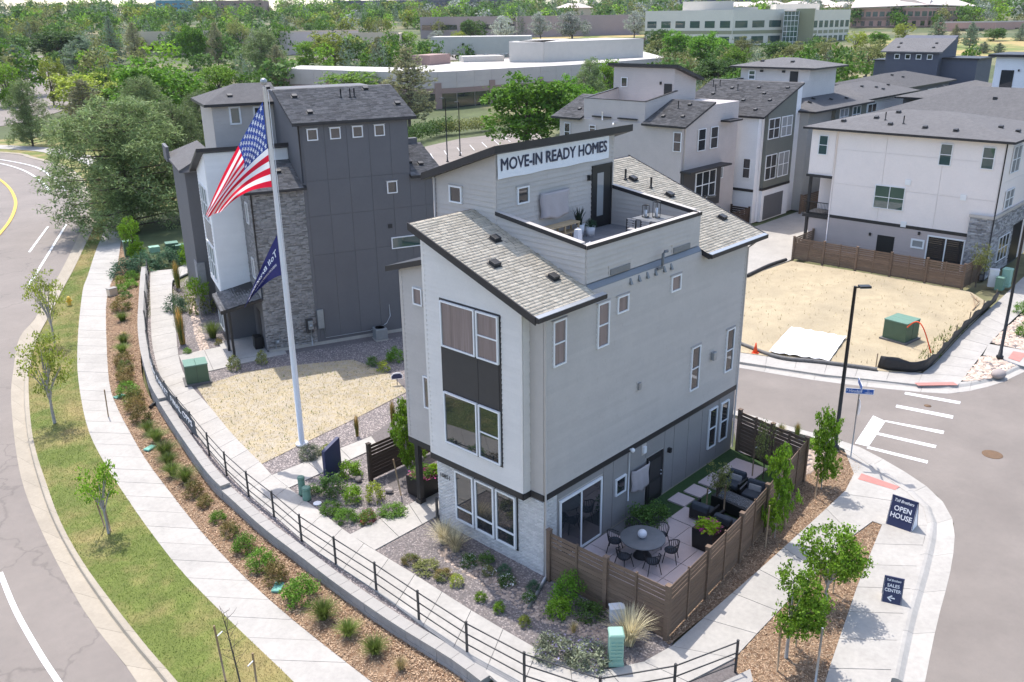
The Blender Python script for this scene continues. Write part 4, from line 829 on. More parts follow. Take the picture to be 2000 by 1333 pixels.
planks(DW, -1.72, 2.9, 2.9, 10.95, M['white_siding'], D, .20, 1); planks(DL, 3.1, 7.1, 2.85, 10.9, M['white_siding'], D, .20, 1, top=lambda s: 11.0 - .36 * (s - 3.06))
planks(DG, -.58, 2.95, 10.6, 13.3, M['grey_siding'], D, .2, 1)
# windows
for i in range(4): window(DF, 3.43 + i * 1.285, 4.03 + i * 1.285, 11.68, 12.32, D, 'fixed', sill=True)
window(DF, 7.83, 8.45, 8.35, 9.06, D, 'fixed', sill=True); window(DF, 7.9, 9.75, 5.02, 5.72, D, 'fixed', pm=M['glass_teal'])
window(DG, .35, 1.02, 12.15, 13.2, D, 'fixed', fw=.1, pm=M['glass_teal']); window(DG, 1.75, 2.35, 12.1, 13.15, D, 'hung', fw=.1)
for z0, z1 in ((6.9, 8.9), (3.3, 5.4)):
    for a, b in ((3.7, 4.6), (4.65, 5.6), (5.65, 6.4)): window(DL, a, b, z0, z1, D, 'hung', fm=M['white_frame'], pm=M['glass_teal'])
wpart('spandrel_panel', M['grey_panel'], D, DL, 3.6, 6.5, 5.5, 6.8, 0, .035)
for z0 in (7.2, 4.0): window(DBL, .9, 1.5, z0, z0 + 1.2, D, 'fixed')
window(DL, 3.5, 5.2, .3, 2.3, D, 'grid', fm=M['white_frame'])
wpart('wall_vent', M['plastic_dark'], D, DF, .95, 1.3, 5.3, 5.62, .0, .05); wpart('wall_vent', M['plastic_dark'], D, DF, 7.75, 8.0, 6.3, 6.55, .0, .06)
# roofs
sl_ = .345; un = Vector((0, 1, sl_)).normalized()
roofslab('roof', [(2.62, -.32, 12.68), (9.75, -.32, 12.68), (9.75, 4.1, 12.68 + sl_ * 4.42), (2.62, 4.1, 12.68 + sl_ * 4.42)], .16, M['dark_trim'], D); shingles((2.62, -.32, 12.685), (1, 0, 0), un, 7.13, 4.42 * math.hypot(1, sl_), M['shingle_grey'], D)
roofslab('roof', [(-.35, -.32, 9.18), (3.1, -.32, 9.18), (3.1, 3.05, 9.18 + sl_ * 3.37), (-.35, 3.05, 9.18 + sl_ * 3.37)], .14, M['dark_trim'], D); shingles((-.35, -.32, 9.185), (1, 0, 0), un, 3.28, 3.37 * math.hypot(1, sl_), M['shingle_grey'], D)
roofslab('roof', [(9.25, -.32, 9.3), (11.35, -.32, 9.3), (11.35, 3.6, 9.3 + sl_ * 3.92), (9.25, 3.6, 9.3 + sl_ * 3.92)], .16, M['dark_trim'], D); shingles((9.25, -.32, 9.305), (1, 0, 0), un, 2.1, 3.92 * math.hypot(1, sl_), M['shingle_grey'], D)
MB().box(9.2, 11.1, 3.5, 3.9, 10.45, 10.95).build('parapet', M['charcoal_panel'], D)
roofslab('roof', [(-2.15, 2.7, 11.32), (2.95, 2.7, 11.32), (2.95, 7.6, 9.56), (-2.15, 7.6, 9.56)], .2, M['dark_trim'], D)
# hip roof on the rear block
e = [(-1.05, 5.6, 13.4), (3.4, 5.6, 13.4), (3.4, 11.4, 13.4), (-1.05, 11.4, 13.4)]; r0, r1 = (1.2, 8.2, 14.35), (3.4, 8.2, 14.35)
MB().add([*e, r0, r1], [(0, 1, 5, 4), (2, 3, 4, 5), (3, 0, 4), (1, 2, 5), (0, 3, 2, 1)]).build('roof', M['shingle_grey'], D)
MB().box(-1.06, 3.41, 5.59, 11.41, 13.24, 13.395).build('fascia', M['dark_trim'], D)
# rear-left neighbour unit seen past the bay
MB().box(-2.25, -.6, 9.5, 17, -.3, 9.1).build('rear_wall', M['charcoal_panel'], D); MB().hexa([(-2.6, 9.1, 9.1), (-.5, 9.1, 9.1), (-.5, 17.4, 9.1), (-2.6, 17.4, 9.1)], [(-2.6, 9.1, 9.25), (-.5, 10, 10.2), (-.5, 16, 10.2), (-2.6, 17.4, 9.25)]).build('rear_roof', M['shingle_grey'], D)
MB().box(-2.32, -1.8, 9.4, 10.6, -.3, 3.2).build('stone_base', M['stone_veneer'], D); MB().box(-2.7, -2.5, 15, 17.3, 9.0, 10.0).build('parapet', M['charcoal_panel'], D)
for s, y in ((3.6, 2.9), (3.9, .8), (8.0, 3.5), (9.2, 1.3)): roof_vent(D, (s, y, 12.7 + sl_ * (y + .32)), sl_)
for s in (6.2, 6.75, 7.0): roof_pipe(D, (s, 2.5, 12.7 + sl_ * 2.82), .5)
for s, y in ((2.0, 1.6),): roof_vent(D, (s, y, 9.2 + sl_ * (y + .32)), sl_)
for s, y in ((9.9, 2.2), (10.3, .9), (9.7, 1.2)): roof_vent(D, (s, y, 9.32 + sl_ * (y + .32)), sl_)
roof_vent(D, (.6, 6.6, 13.72), .3); roof_vent(D, (3.0, 7.4, 14.05), .3)
downspout(D, [(2.98, -.06, 12.6), (2.98, -.06, 9.4)], M['dark_trim']); downspout(D, [(.05, -.06, 9.0), (.05, -.06, 3.0)], M['dark_trim'])
# porch
roofslab('porch_roof', [(-2.3, -.05, 2.65), (.05, -.05, 3.1), (.05, 3.06, 3.35), (-2.3, 3.06, 2.85)], .18, M['dark_trim'], D)
shingles((-2.3, 3.04, 2.86), (0, -1, -.06), Vector((1, 0, .19)).normalized(), 3.08, 2.35, M['shingle_grey'], D)
for x, y in ((-1.95, 1.3), (-1.85, .1)): MB().box(x - .07, x + .07, y - .07, y + .07, -.2, 2.6).build('porch_post', M['dark_trim'], D)
MB().box(-2.3, .0, -.3, 3.2, -.25, -.17).build('porch_slab', M['concrete'], D)
wpart('door', M['dark_panel'], D, DBL, 1.0, 2.0, -.15, 2.0, 0, .04)
MB().box(-.55, -.08, .7, 1.4, -.17, .55).build('bench_box', M['planter_black'], D, bevel=.02)
# meters
o = MB().box(2.35, 2.75, -.2, -.02, .65, 1.5).build('meter_board', M['dark_panel'], D); MB().box(2.45, 2.72, -.34, -.2, .9, 1.4).ball((2.58, -.36, 1.12), .1, 10, 6).build('meter', M['ac_metal'], o)
MB().tube([(2.6, -.2, .9), (2.6, -.2, -.15)], .035, 6).build('conduit', M['galv'], D)
MB().box(3.05, 3.42, -.18, -.02, .8, 1.95).build('panel_box', M['ac_metal'], D, bevel=.015)
MB().tube([(3.4, -.08, .8), (3.45, -.08, .15), (6.2, -.08, .15), (6.5, -.2, .3)], .022, 6).build('conduit', M['galv'], D)
MB().tube([(7.5, -.05, 1.6), (7.5, -.12, .9), (7.2, -.25, .5), (7.0, -.4, .5)], .018, 6).build('line_set', M['white_metal'], D)
MB().tube([(.5, -.18, .0), (.5, -.22, .5), (.75, -.22, .5), (.75, -.15, .9)], .03, 6).ball((.62, -.24, .42), .12, 8, 6).build('gas_meter', M['ac_metal'], D)
def ac_unit(loc, rz, lb):
    r = empty('air_conditioner', loc, rz, lb, 'air conditioner'); MB().box(-.4, .4, -.4, .4, 0, .08).build('base', M['concrete'], r)
    mb = MB().box(-.36, .36, -.36, .36, .08, .74); mb.build('casing', M['ac_metal'], r, bevel=.04)
    for i in range(9): MB().box(-.375, .375, -.375, -.36, .14 + i * .06, .165 + i * .06).build('louvre', M['galv'], r)
    MB().lathe([(.3, .745), (.3, .76), (.26, .76), (.26, .745)], n=16).build('fan_ring', M['black_metal'], r)
q = D.matrix_basis @ Vector((6.7, -.75, -.2)) if False else Matrix.Translation((5.62, 26.2, 0)) @ Matrix.Rotation(R_(-21), 4, 'Z') @ Vector((6.6, -.75, -.25))
ac_unit(q, R_(-21), 'square grey air conditioner at the foot of the charcoal wall')

# ---------------- generic neighbours ----------------
def house(name, loc, label): return empty(name, loc, 0, label, 'house')
def shed_roof(parent, x0, x1, y0, y1, z, slope, axis, mt=None, th=.16, sh=True, trim=None):
    """low edge at x0 (axis x) or y0 (axis y); negative slope: low edge at the far side"""
    f = (lambda x, y: z + slope * ((x - x0) if axis == 'x' else (y - y0))) if slope > 0 else (lambda x, y: z + slope * ((x - x1) if axis == 'x' else (y - y1)))
    P = [(x0, y0, f(x0, y0)), (x1, y0, f(x1, y0)), (x1, y1, f(x1, y1)), (x0, y1, f(x0, y1))]
    roofslab('roof', P, th, trim or M['dark_trim'], parent)
    if sh:
        k = math.hypot(1, slope)
        if axis == 'y': o3, ux, uy, L, H_ = ((x0, y0, f(x0, y0) + .006), (1, 0, 0), Vector((0, 1, slope)).normalized(), x1 - x0, (y1 - y0) * k)
        else: o3, ux, uy, L, H_ = ((x0, y1, f(x0, y1) + .006), (0, -1, 0), Vector((1, 0, slope)).normalized(), y1 - y0, (x1 - x0) * k)
        if slope > 0: shingles(o3, ux, uy, L, H_, mt or M['shingle_grey'], parent, .2, .42)
    return f
def hip_roof(parent, x0, x1, y0, y1, z, pitch, axis='y'):
    if axis == 'y': hw = (x1 - x0) / 2; r0, r1 = (x0 + hw, y0 + hw, z + hw * pitch), (x0 + hw, y1 - hw, z + hw * pitch)
    else: hw = (y1 - y0) / 2; r0, r1 = (x0 + hw, y0 + hw, z + hw * pitch), (x1 - hw, y0 + hw, z + hw * pitch)
    e = [(x0, y0, z), (x1, y0, z), (x1, y1, z), (x0, y1, z)]
    F = [(0, 1, 4), (1, 2, 5, 4), (2, 3, 5), (3, 0, 4, 5)] if axis == 'y' else [(3, 0, 4), (0, 1, 5, 4), (1, 2, 5), (2, 3, 4, 5)]
    MB().add([*e, r0, r1], F + [(3, 2, 1, 0)]).build('roof', M['shingle_grey'], parent)
    MB().box(x0 - .01, x1 + .01, y0 - .01, y1 + .01, z - .17, z - .004).build('fascia', M['dark_trim'], parent)
    return hw
def hip_z(x, x0, z, pitch): return z + (x - x0) * pitch

# cream house across the vacant lot
C_ = house('cream_house', (48, 0, 0), 'large cream panelled house with a brown slat fence beyond the straw lot')
CF = Plane((0, 0, 0), (0, 1, 0), (-1, 0, 0)); CS = Plane((0, -.05, 0), (1, 0, 0), (0, -1, 0))
MB().box(.02, 10.5, 0, 11.9, -.3, 9.55).box(.02, 10.5, 11.9, 13.9, 5.9, 9.55).box(2.4, 10.5, 11.9, 13.9, -.3, 5.9).build('wall', M['cream_panel'], C_)
for z0, z1 in ((2.9, 5.42), (5.42, 8.05), (8.05, 9.5)):
    for y0, y1 in ((0, 3.9), (3.9, 8.0), (8.0, 11.9)): wpart('wall_panel', M['cream_panel'], C_, CF, y0 + .01, y1 - .01, z0 + .01, z1 - .01, 0, .015)
wpart('wall_panel', M['cream_panel'], C_, CF, 11.92, 13.88, 6.1, 9.5, 0, .015)
for z0, z1 in ((4.4, 6.6), (6.6, 9.5)): wpart('wall_panel', M['cream_panel'], C_, CS, .1, 10.4, z0, z1 - .02, -.045, -.03)
planks(CF, 1.4, 13.4, -.1, 2.68, M['tan_siding'], C_, .2, 1)
mb = MB(); wbox(mb, CF, 1.35, 13.5, 2.68, 2.92, 0, .04); mb.build('belt_course', M['dark_trim'], C_)
wbox(MB(), CF, -.1, 1.42, -.3, 4.25, 0, .25).build('stone_pier', M['mortar_dark'], C_)
PCS = Plane((-.25, 0, 0), (0, 1, 0), (-1, 0, 0)); bricks(PCS, -.1, 1.42, -.2, 4.2, M['stone_veneer'], C_, .45, .11, d=.03, vary=1)
PCT = Plane((-.25, -.1, 0), (1, 0, 0), (0, -1, 0)); wbox(MB(), PCT, 0, 8.2, -.3, 4.2, -.1, 0).build('stone_wall', M['mortar_dark'], C_); bricks(PCT, 0, 8.2, -.2, 4.2, M['stone_veneer'], C_, .45, .11, d=.03, vary=1, holes=((2.2, 5.0, .5, 2.6), (5.6, 8.2, -.2, 2.9)))
window(PCT, 2.3, 4.9, .6, 2.5, C_, 'six'); wbox(MB(), PCT, 5.7, 8.1, -.2, 2.8, .0, .02).build('entry_recess', M['black_metal'], C_)
MB().box(-.32, 8.2, -.2, .1, 4.2, 4.4).box(-.32, -.25, .1, 1.5, 4.2, 4.4).build('stone_cap', M['grey_trim'], C_)
hip_roof(C_, -.6, 11.1, -.7, 14.4, 9.62, .20)
for y0, y1, z0, z1 in ((12.5, 13.25, 7.5, 9.0), (3.35, 4.2, 7.55, 9.1), (.55, 1.38, 7.57, 9.1)): window(CF, y0, y1, z0, z1, C_, 'hung', pm=M['glass_teal'])
window(CF, 6.2, 8.45, 3.92, 5.68, C_, 'grid', pm=M['glass_teal']); window(CF, 4.3, 5.27, 1.3, 2.0, C_, 'fixed', fw=.12, pm=M['glass_blind']); window(CF, 1.5, 4.15, -.1, 2.44, C_, 'slider', fw=.1, name='sliding_door')
wpart('door', M['black_metal'], C_, CF, 6.5, 7.8, -.2, 1.9, 0, .04)
for y0, z0 in ((6.1, 6.1), (2.15, 5.45), (6.0, 2.95)): wpart('wall_vent', M['white_siding'], C_, CF, y0 - .2, y0 + .2, z0 - .2, z0 + .2, .01, .07)
for y0, z0 in ((8.3, 1.75), (4.7, 2.35)): wpart('wall_light', M['black_metal'], C_, CF, y0, y0 + .14, z0, z0 + .22, 0, .15)
for z0, z1 in ((7.1, 9.0), (4.55, 5.9)): window(CS, 1.9, 3.9, z0, z1, C_, 'grid', pm=M['glass_blind'])
MB().box(.1, .3, 13.6, 13.8, -.2, 5.9).build('porch_post', M['dark_trim'], C_); [MB().box(-.1, 2.4, 11.9, 14.0, a, b).build('balcony_slab', M['dark_trim'], C_) for a, b in ((2.5, 2.75), (5.72, 5.92))]
rl = MB().box(-.08, -.04, 11.95, 13.95, 3.72, 3.78).build('balcony_rail', M['black_metal'], C_)
for i in range(17): MB().box(-.075, -.045, 11.98 + i * .12, 12.0 + i * .12, 2.75, 3.72).build('baluster', M['black_metal'], rl)
downspout(C_, [(-.05, 11.8, 9.5), (-.05, 11.8, -.2)], M['cream_panel']); downspout(C_, [(-.3, -.16, 9.5), (-.3, -.16, 4.4), (-.32, -.16, -.2)], M['dark_trim'])
for x, y in ((1.2, 12.0), (2.5, 10.0), (1.2, 8.4), (1.0, 5.8), (.8, 3.6), (4.2, 9.0), (3.4, 1.4), (3.6, .3)): roof_vent(C_, (x, y, 9.66 + .2 * min(x + .6, y + .7)), .2, 'x')
for x, y in ((1.6, 7.6), (2.2, 9.2)): roof_pipe(C_, (x, y, 9.64 + .2 * (x + .6)), .6)
# grey twin with roof deck
Gh = house('grey_deck_house', (44, 23.2, 0), 'grey house with an empty roof deck behind the banner tower'); g0, g1 = Plane((0, 0, 0), (0, 1, 0), (-1, 0, 0)), Plane((0, 0, 0), (1, 0, 0), (0, -1, 0))
MB().box(.02, 9, .02, 13.2, -.3, 9.3).extr([(.02, .02, 9.3), (3.9, .02, 10.7), (9, .02, 10.7), (9, .02, 9.3)], (0, 3.9, 0)).build('wall', M['grey_siding_far'], Gh)
MB().box(.15, .3, 3.9, 10.5, 9.3, 11.05).extr([(.3, 3.9, 9.3), (5, 3.9, 9.3), (5, 3.9, 11.6), (.3, 3.9, 11.05)], (0, .15, 0)).extr([(.3, 10.35, 9.3), (5, 10.35, 9.3), (5, 10.35, 11.6), (.3, 10.35, 11.05)], (0, .15, 0)).build('parapet', M['grey_siding_far'], Gh)
MB().box(.12, .34, 3.85, 10.55, 11.05, 11.1).extr([(.34, 3.86, 11.06), (5, 3.86, 11.61), (5, 3.86, 11.68), (.34, 3.86, 11.12)], (0, .23, 0)).extr([(.34, 10.3, 11.06), (5, 10.3, 11.61), (5, 10.3, 11.68), (.34, 10.3, 11.12)], (0, .23, 0)).build('parapet_cap', M['dark_trim'], Gh)
MB().extr([(5, 4.3, 9.3), (8.6, 4.3, 9.3), (8.6, 4.3, 12.5), (5, 4.3, 13.55)], (0, 6.6, 0)).build('tower', M['grey_siding_far'], Gh)
roofslab('roof', [(4.6, 3.7, 13.85), (4.6, 11.3, 13.85), (9, 11.3, 12.55), (9, 3.7, 12.55)], .24, M['dark_trim'], Gh)
GTp = Plane((5, 0, 0), (0, 1, 0), (-1, 0, 0)); window(GTp, 9.3, 10.0, 11.75, 12.6, Gh, 'fixed'); wpart('door', M['black_metal'], Gh, GTp, 4.5, 5.3, 10.2, 12.2, 0, .05); wpart('wall_light', M['black_metal'], Gh, GTp, 5.6, 5.75, 12.1, 12.35, 0, .12)
shed_roof(Gh, -.4, 4.2, -.5, 3.88, 9.32, .366, 'x'); shed_roof(Gh, -.4, 4.2, 10.52, 13.9, 9.32, .366, 'x')
for y0, y1, z0, z1 in ((.05, .82, 7.22, 8.82), (11.9, 12.6, 7.2, 8.8), (9.0, 9.7, 8.2, 8.8)): window(g0, y0, y1, z0, z1, Gh, 'hung')
for x0 in (2.4, 4.4): window(g1, x0, x0 + 1.2, 7.0, 8.85, Gh, 'hung')
wpart('dark_bay', M['dark_panel'], Gh, g1, .1, 6.1, 2.1, 5.5, 0, .3); wbox(MB(), g1, -.1, 6.5, 5.5, 5.65, 0, 1.1).build('awning', M['dark_trim'], Gh)
Pg = Plane((0, -.3, 0), (1, 0, 0), (0, -1, 0)); window(Pg, 1.9, 5.2, 2.93, 5.3, Gh, 'six', fw=.09); window(g1, 6.4, 6.9, 4.2, 5.2, Gh, 'fixed', pm=M['glass_blind'])
for x, y in ((1.2, .8), (1.0, 2.6), (3.3, 1.5)): roof_vent(Gh, (x, y, 9.34 + .366 * (x + .4)), .366, 'x')
roof_vent(Gh, (1.2, 11.8, 9.34 + .366 * 1.6), .366, 'x'); roof_pipe(Gh, (2.6, 2.2, 9.34 + .366 * 3.0), .6)
for y0 in (4.6, 7.4): wpart('scupper', M['dark_trim'], Gh, g0, y0, y0 + 2.0, 9.5, 9.62, -.1, .1)
MB().tube([(-.1, 8.2, 9.3), (-.15, 8.2, 10.0)], .06, 6).tube([(-.1, 7.0, 9.2), (-.25, 6.9, 9.0)], .08, 6).build('flue_pipe', M['white_siding'], Gh)
MB().box(6.0, 8.2, -.9, .2, 9.15, 9.3).build('side_roof', M['dark_trim'], Gh); downspout(Gh, [(.3, -.06, 9.2), (.3, -.06, -.2)])
# white and green house with garage
Wh = house('white_green_house', (54, 21.4, 0), 'white and dark green house with a grey garage door at the alley'); w0, w1 = Plane((0, 0, 0), (0, 1, 0), (-1, 0, 0)), Plane((0, 0, 0), (1, 0, 0), (0, -1, 0))
MB().extr([(.02, .3, -.3), (8, .3, -.3), (8, .3, 11.6), (6.6, .3, 11.5), (.02, .3, 9.3)], (0, 9, 0)).build('wall', M['white_siding_far'], Wh)
MB().extr([(1.1, -.02, 2.85), (6.4, -.02, 2.85), (6.4, -.02, 11.3), (1.1, -.02, 9.55)], (0, .34, 0)).build('green_bay', M['green_siding'], Wh)
MB().box(1.1, 6.4, .0, .3, -.3, 2.6).build('garage_wall', M['white_siding_far'], Wh)
mb = MB(); wbox(mb, w1, 1.05, 6.45, 2.6, 2.84, -.25, .05); wbox(mb, w0, .3, 6, 2.6, 2.84, 0, .04); mb.build('belt_course', M['dark_trim'], Wh)
gd = wpart('garage_door', M['garage'], Wh, w1, 1.6, 5.3, -.2, 2.05, 0, .03)
for i in range(4): wpart('panel', M['garage'], gd, w1, 1.65, 5.25, -.15 + i * .55, .35 + i * .55, .03, .045)
shed_roof(Wh, -.35, 7.0, -.35, 9.3, 9.35, .345, 'x')
for x0 in (.9 + .3, 3.65):
    for z0, z1 in ((7.2, 9.05), (3.5, 5.8)): window(w1, x0 + .05, x0 + 2.15, z0, z1, Wh, 'grid', fw=.08, pm=M['glass_blind'] if x0 > 3 else None)
window(w0, .75, 1.5, 3.8, 5.6, Wh, 'hung', fm=M['white_siding'])
for x, y in ((.9, 1.2), (1.2, 4.2), (2.9, .9), (2.6, 3.4), (4.2, 2.2), (5.6, .6), (5.4, 3.4), (5.0, 6.0), (3.6, 7.2)): roof_vent(Wh, (x, y, 9.37 + .345 * (x + .35)), .345, 'x')
for x, y in ((4.6, 5.2), (5.4, 7.6), (5.2, 8.2), (4.3, 7.4)): roof_pipe(Wh, (x, y, 9.37 + .345 * (x + .35)), .6)
downspout(Wh, [(.6, .2, 9.3), (.6, .2, -.2)], M['white_siding'])
# sage house with tower behind
Sh = house('sage_house', (62, 20.8, 0), 'sage green house with an olive gable behind the white and green house')
s1 = Plane((0, 0, 0), (1, 0, 0), (0, -1, 0)); s0_ = Plane((0, 0, 0), (0, 1, 0), (-1, 0, 0))
MB().box(0, 5, 0, 9, -.3, 9.2).build('wall', M['sage_siding'], Sh); MB().box(5, 12.5, -.4, 9, -.3, 9.2).build('olive_wall', M['green_siding'], Sh); MB().box(5, 12.5, -.5, 8, -.3, 2.7).build('garage_wall', M['cream_panel'], Sh)
hip_roof(Sh, -.5, 13.2, -.9, 9.6, 9.25, .28, 'x'); window(s1, 1.4, 2.6, 4.6, 6.9, Sh, 'hung', fm=M['white_frame'], pm=M['glass_teal'])
so_ = Plane((0, -.4, 0), (1, 0, 0), (0, -1, 0))
for x0, pm in ((5.9, 'glass_blind'), (8.9, 'glass_teal')): window(so_, x0, x0 + 2, 7.3, 9.0, Sh, 'grid', fw=.1, pm=M[pm])
for x, y in ((2, 1.0), (4, 1.6), (6.5, .9), (9.5, .6)): roof_vent(Sh, (x, y, 9.28 + .28 * (y + .9)), .28)
Th = house('greige_tower_house', (66, 23, 0), 'pale greige roof tower with a hip roof behind the dark green gable'); t0_ = Plane((0, 0, 0), (0, 1, 0), (-1, 0, 0))
MB().box(0, 6, 0, 7.5, 8, 12.85).build('tower', M['greige_siding_far'], Th); hip_roof(Th, -.8, 6.8, -.9, 8.4, 12.9, .2); window(t0_, 5.8, 6.6, 11.55, 12.5, Th, 'hung', fw=.1, pm=M['glass_teal']); wpart('door', M['black_metal'], Th, t0_, 1.2, 2.05, 10.4, 12.5, 0, .05)
for y0 in (2.6, 5.0): wpart('wall_light', M['black_metal'], Th, t0_, y0, y0 + .3, 12.35, 12.55, 0, .15)
MB().box(-4.5, 0, 7.2, 7.5, 8, 11.6).box(-4.5, 0, 0, .3, 8, 11.6).build('parapet', M['greige_siding_far'], Th); MB().box(-4.6, 0, 7.15, 7.55, 11.6, 11.7).build('parapet_cap', M['dark_trim'], Th)
roof_vent(Th, (1.2, 5.8, 13.32), .2, 'x'); roof_vent(Th, (1.2, 2.5, 13.32), .2, 'x')
# further row
def row_house(name, x0, x1, y0, y1, ztop, mt, pitch, label, axis='x', wins=()):
    h = house(name, (x0, y0, 0), label); X, Y = x1 - x0, y1 - y0; MB().box(0, X, 0, Y, -.5, ztop).build('wall', M[mt], h); hip_roof(h, -.7, X + .7, -.7, Y + .7, ztop + .05, pitch, axis)
    pl0 = Plane((0, 0, 0), (0, 1, 0), (-1, 0, 0)); pl1 = Plane((0, 0, 0), (1, 0, 0), (0, -1, 0))
    for pl, a, b, c, d_ in wins: window(pl0 if pl == 0 else pl1, a, b, c, d_, h, 'grid', fw=.1, pm=M['glass'])
    for k in range(6): 
        a, b = random.uniform(.8, X - .8), random.uniform(.8, Y - .8); roof_vent(h, (a, b, ztop + .08 + pitch * min(a + .7, b + .7, X - a + .7, Y - b + .7)), .01)
    return h
row_house('white_row_house', 78, 92, 22.2, 30, 9.1, 'white_siding_far', .26, 'white house with a low hip roof in the second row', 'x', ((1, 1.2, 3.6, 6.6, 8.5), (0, 1, 2.2, 6.6, 8.6)))
row_house('dark_row_house', 96, 112, 24.5, 33.5, 9.1, 'navy_siding', .24, 'dark house under a wide grey hip roof in the back row', 'x', ((1, 8, 11, 6.8, 8.4),))
row_house('large_roof_house', 63, 74, -12, 14.6, 9.3, 'charcoal_panel', .36, 'house with the broad grey roof and tall pipes right behind the cream house', 'y')
for x, y in ((65.2, 10.5), (65.6, 8.8), (65.0, 7.2), (64.6, 9.4)): pass
row_house('grey_row_house', 82, 94, 9.5, 19.5, 9.2, 'charcoal_panel', .26, 'grey roofed house left of the white roof tower', 'x')
Nh = house('navy_house', (114, 27, 0), 'navy blue house with four small square windows under a shed roof'); n0 = Plane((0, 0, 0), (0, 1, 0), (-1, 0, 0))
MB().extr([(0, 0, -.5), (7, 0, -.5), (7, 0, 14.6), (0, 0, 12.6)], (0, 7.3, 0)).build('wall', M['navy_siding'], Nh); shed_roof(Nh, -.5, 4.6, -.5, 7.9, 12.6, .33, 'x', sh=False, trim=M['shingle_grey'])
for i in range(4): window(n0, .8 + i * 1.5, 1.55 + i * 1.5, 11.55, 12.25, Nh, 'fixed', fw=.09)
MB().box(2, 7, 7.3, 9.6, -.5, 11.2).build('wing', M['navy_siding'], Nh); MB().box(1.5, 8, -4.6, 0, -.5, 11.6).build('wing', M['navy_siding'], Nh); MB().box(1.3, 8.2, -4.9, 0, 11.6, 11.8).build('wing_roof', M['dark_trim'], Nh); MB().box(1.8, 7.2, 7.3, 9.9, 11.2, 11.35).build('wing_roof', M['dark_trim'], Nh)
for y0, x0 in ((1.2, 1.0), (6.0, 1.0), (6.3, 2.5), (1.4, 2.6)): roof_vent(Nh, (x0, y0, 12.62 + .33 * (x0 + .5)), .33, 'x')
Vh = house('white_tower_house', (85, 3.5, 0), 'bright white roof tower with a dark door at the right edge'); v0 = Plane((0, 0, 0), (0, 1, 0), (-1, 0, 0))
MB().box(0, 6, 0, 8.2, -.5, 13.4).build('wall', M['white_siding_far'], Vh); MB().box(-.5, 6.5, -.5, 8.9, 13.4, 13.65).build('roof', M['dark_trim'], Vh); wpart('door', M['glass'], Vh, v0, 6.3, 7.5, 10.3, 12.1, 0, .05); wpart('wall_light', M['black_metal'], Vh, v0, 5.8, 5.95, 12.0, 12.2, 0, .12)

# ---------------- retaining wall ----------------
RW = empty('retaining_wall', tuple(wall_f[0]), 0, 'low grey block retaining wall with a pale cap curving beside the mulch bed', 'wall'); RW.location = (0, 0, 0)
cb = resamp(cap_b, 78); tt = np.gradient(cb[:, :2], axis=0); tt /= np.linalg.norm(tt, axis=1)[:, None]; on = np.stack([-tt[:, 1], tt[:, 0]], 1)
cf = cb.copy(); cf[:, :2] += on * .42; wz = zof(wall_f)
def capz(i):
    y = cb[i][1]; return -.2 if y < 13.2 else (-.02 if y < 23.5 else .14)
for i in range(78):
    z1 = capz(i); zb = float(wz(cf[i:i + 1, 0], cf[i:i + 1, 1])[0]) - .1
    a, b, c, d = [Vector(p) for p in (cf[i], cf[i + 1], cb[i + 1], cb[i])]
    g = .006; A = a.lerp(b, g / .6); B = b.lerp(a, g / .6); C = c.lerp(d, g / .6); Dd = d.lerp(c, g / .6)
    def q(p, z, o=0): return Vector((p.x + on[i][0] * o, p.y + on[i][1] * o, z))
    if (b - a).cross(d - a).z > 0: ring = [A, B, C, Dd]
    else: ring = [Dd, C, B, A]
    MB().hexa([q(p, z1 - .095) for p in ring], [q(p, z1) for p in ring]).build('cap_stone', M['wall_cap'], RW)
    n_ = max(1, int(round((z1 - .1 - zb) / .2))); hh = (z1 - .1 - zb) / n_
    for k in range(n_):
        o_ = -.04 + random.uniform(-.006, .006) + (n_ - 1 - k) * .012
        ring2 = [p + Vector((on[i][0] * o_, on[i][1] * o_, 0)) for p in ring]
        MB().hexa([q(p, zb + k * hh) for p in ring2], [q(p, zb + (k + 1) * hh - .008) for p in ring2]).build('block', M['wall_block'], RW)
# end return of the wall at the bottom right
e0, e1, e2, e3 = (-0.89,-7.27,-0.18), (0.42,-7.68,-0.18), (0.03,-7.98,-0.18), (-1.22,-7.71,-0.18)
MB().hexa([(e0[0], e0[1], -.8), (e3[0], e3[1], -.8), (e2[0], e2[1], -.8), (e1[0], e1[1], -.8)], [(*e0[:2], -.08), (*e3[:2], -.08), (*e2[:2], -.08), (*e1[:2], -.08)]).build('end_block', M['wall_cap'], RW)
# ---------------- guard rail ----------------
GR = empty('guard_rail', (0, 0, -.22), 0, 'dark steel guard rail with three bars along the front walk', 'railing'); GR.location = (0, 0, 0)
gp_ = [(0.17,-7.34,-0.22), (-1.89,-6.55,-0.22), (-3.71,-5.3,-0.22), (-4.38,-3.07,-0.22), (-4.55,-0.86,-0.22), (-4.52,1.39,-0.22), (-4.46,3.64,-0.22), (-4.45,5.93,-0.22), (-4.41,8.1,-0.22), (-4.15,10.34,-0.22), (-3.96,12.49,-0.22), (-3.66,14.72,-0.22), (-3.22,16.96,-0.22), (-2.62,19.61,-0.22), (-2.19,21.66,-0.22), (-1.63,24.07,-0.22), (-0.95,26.51,-0.22), (0.14,29.38,-0.22), (1.37,32.3,-0.22), (3.01,35.99,-0.22), (5.01,40.07,-0.22), (7.04,44.11,-0.22), (8.98,48.06,-0.22)]
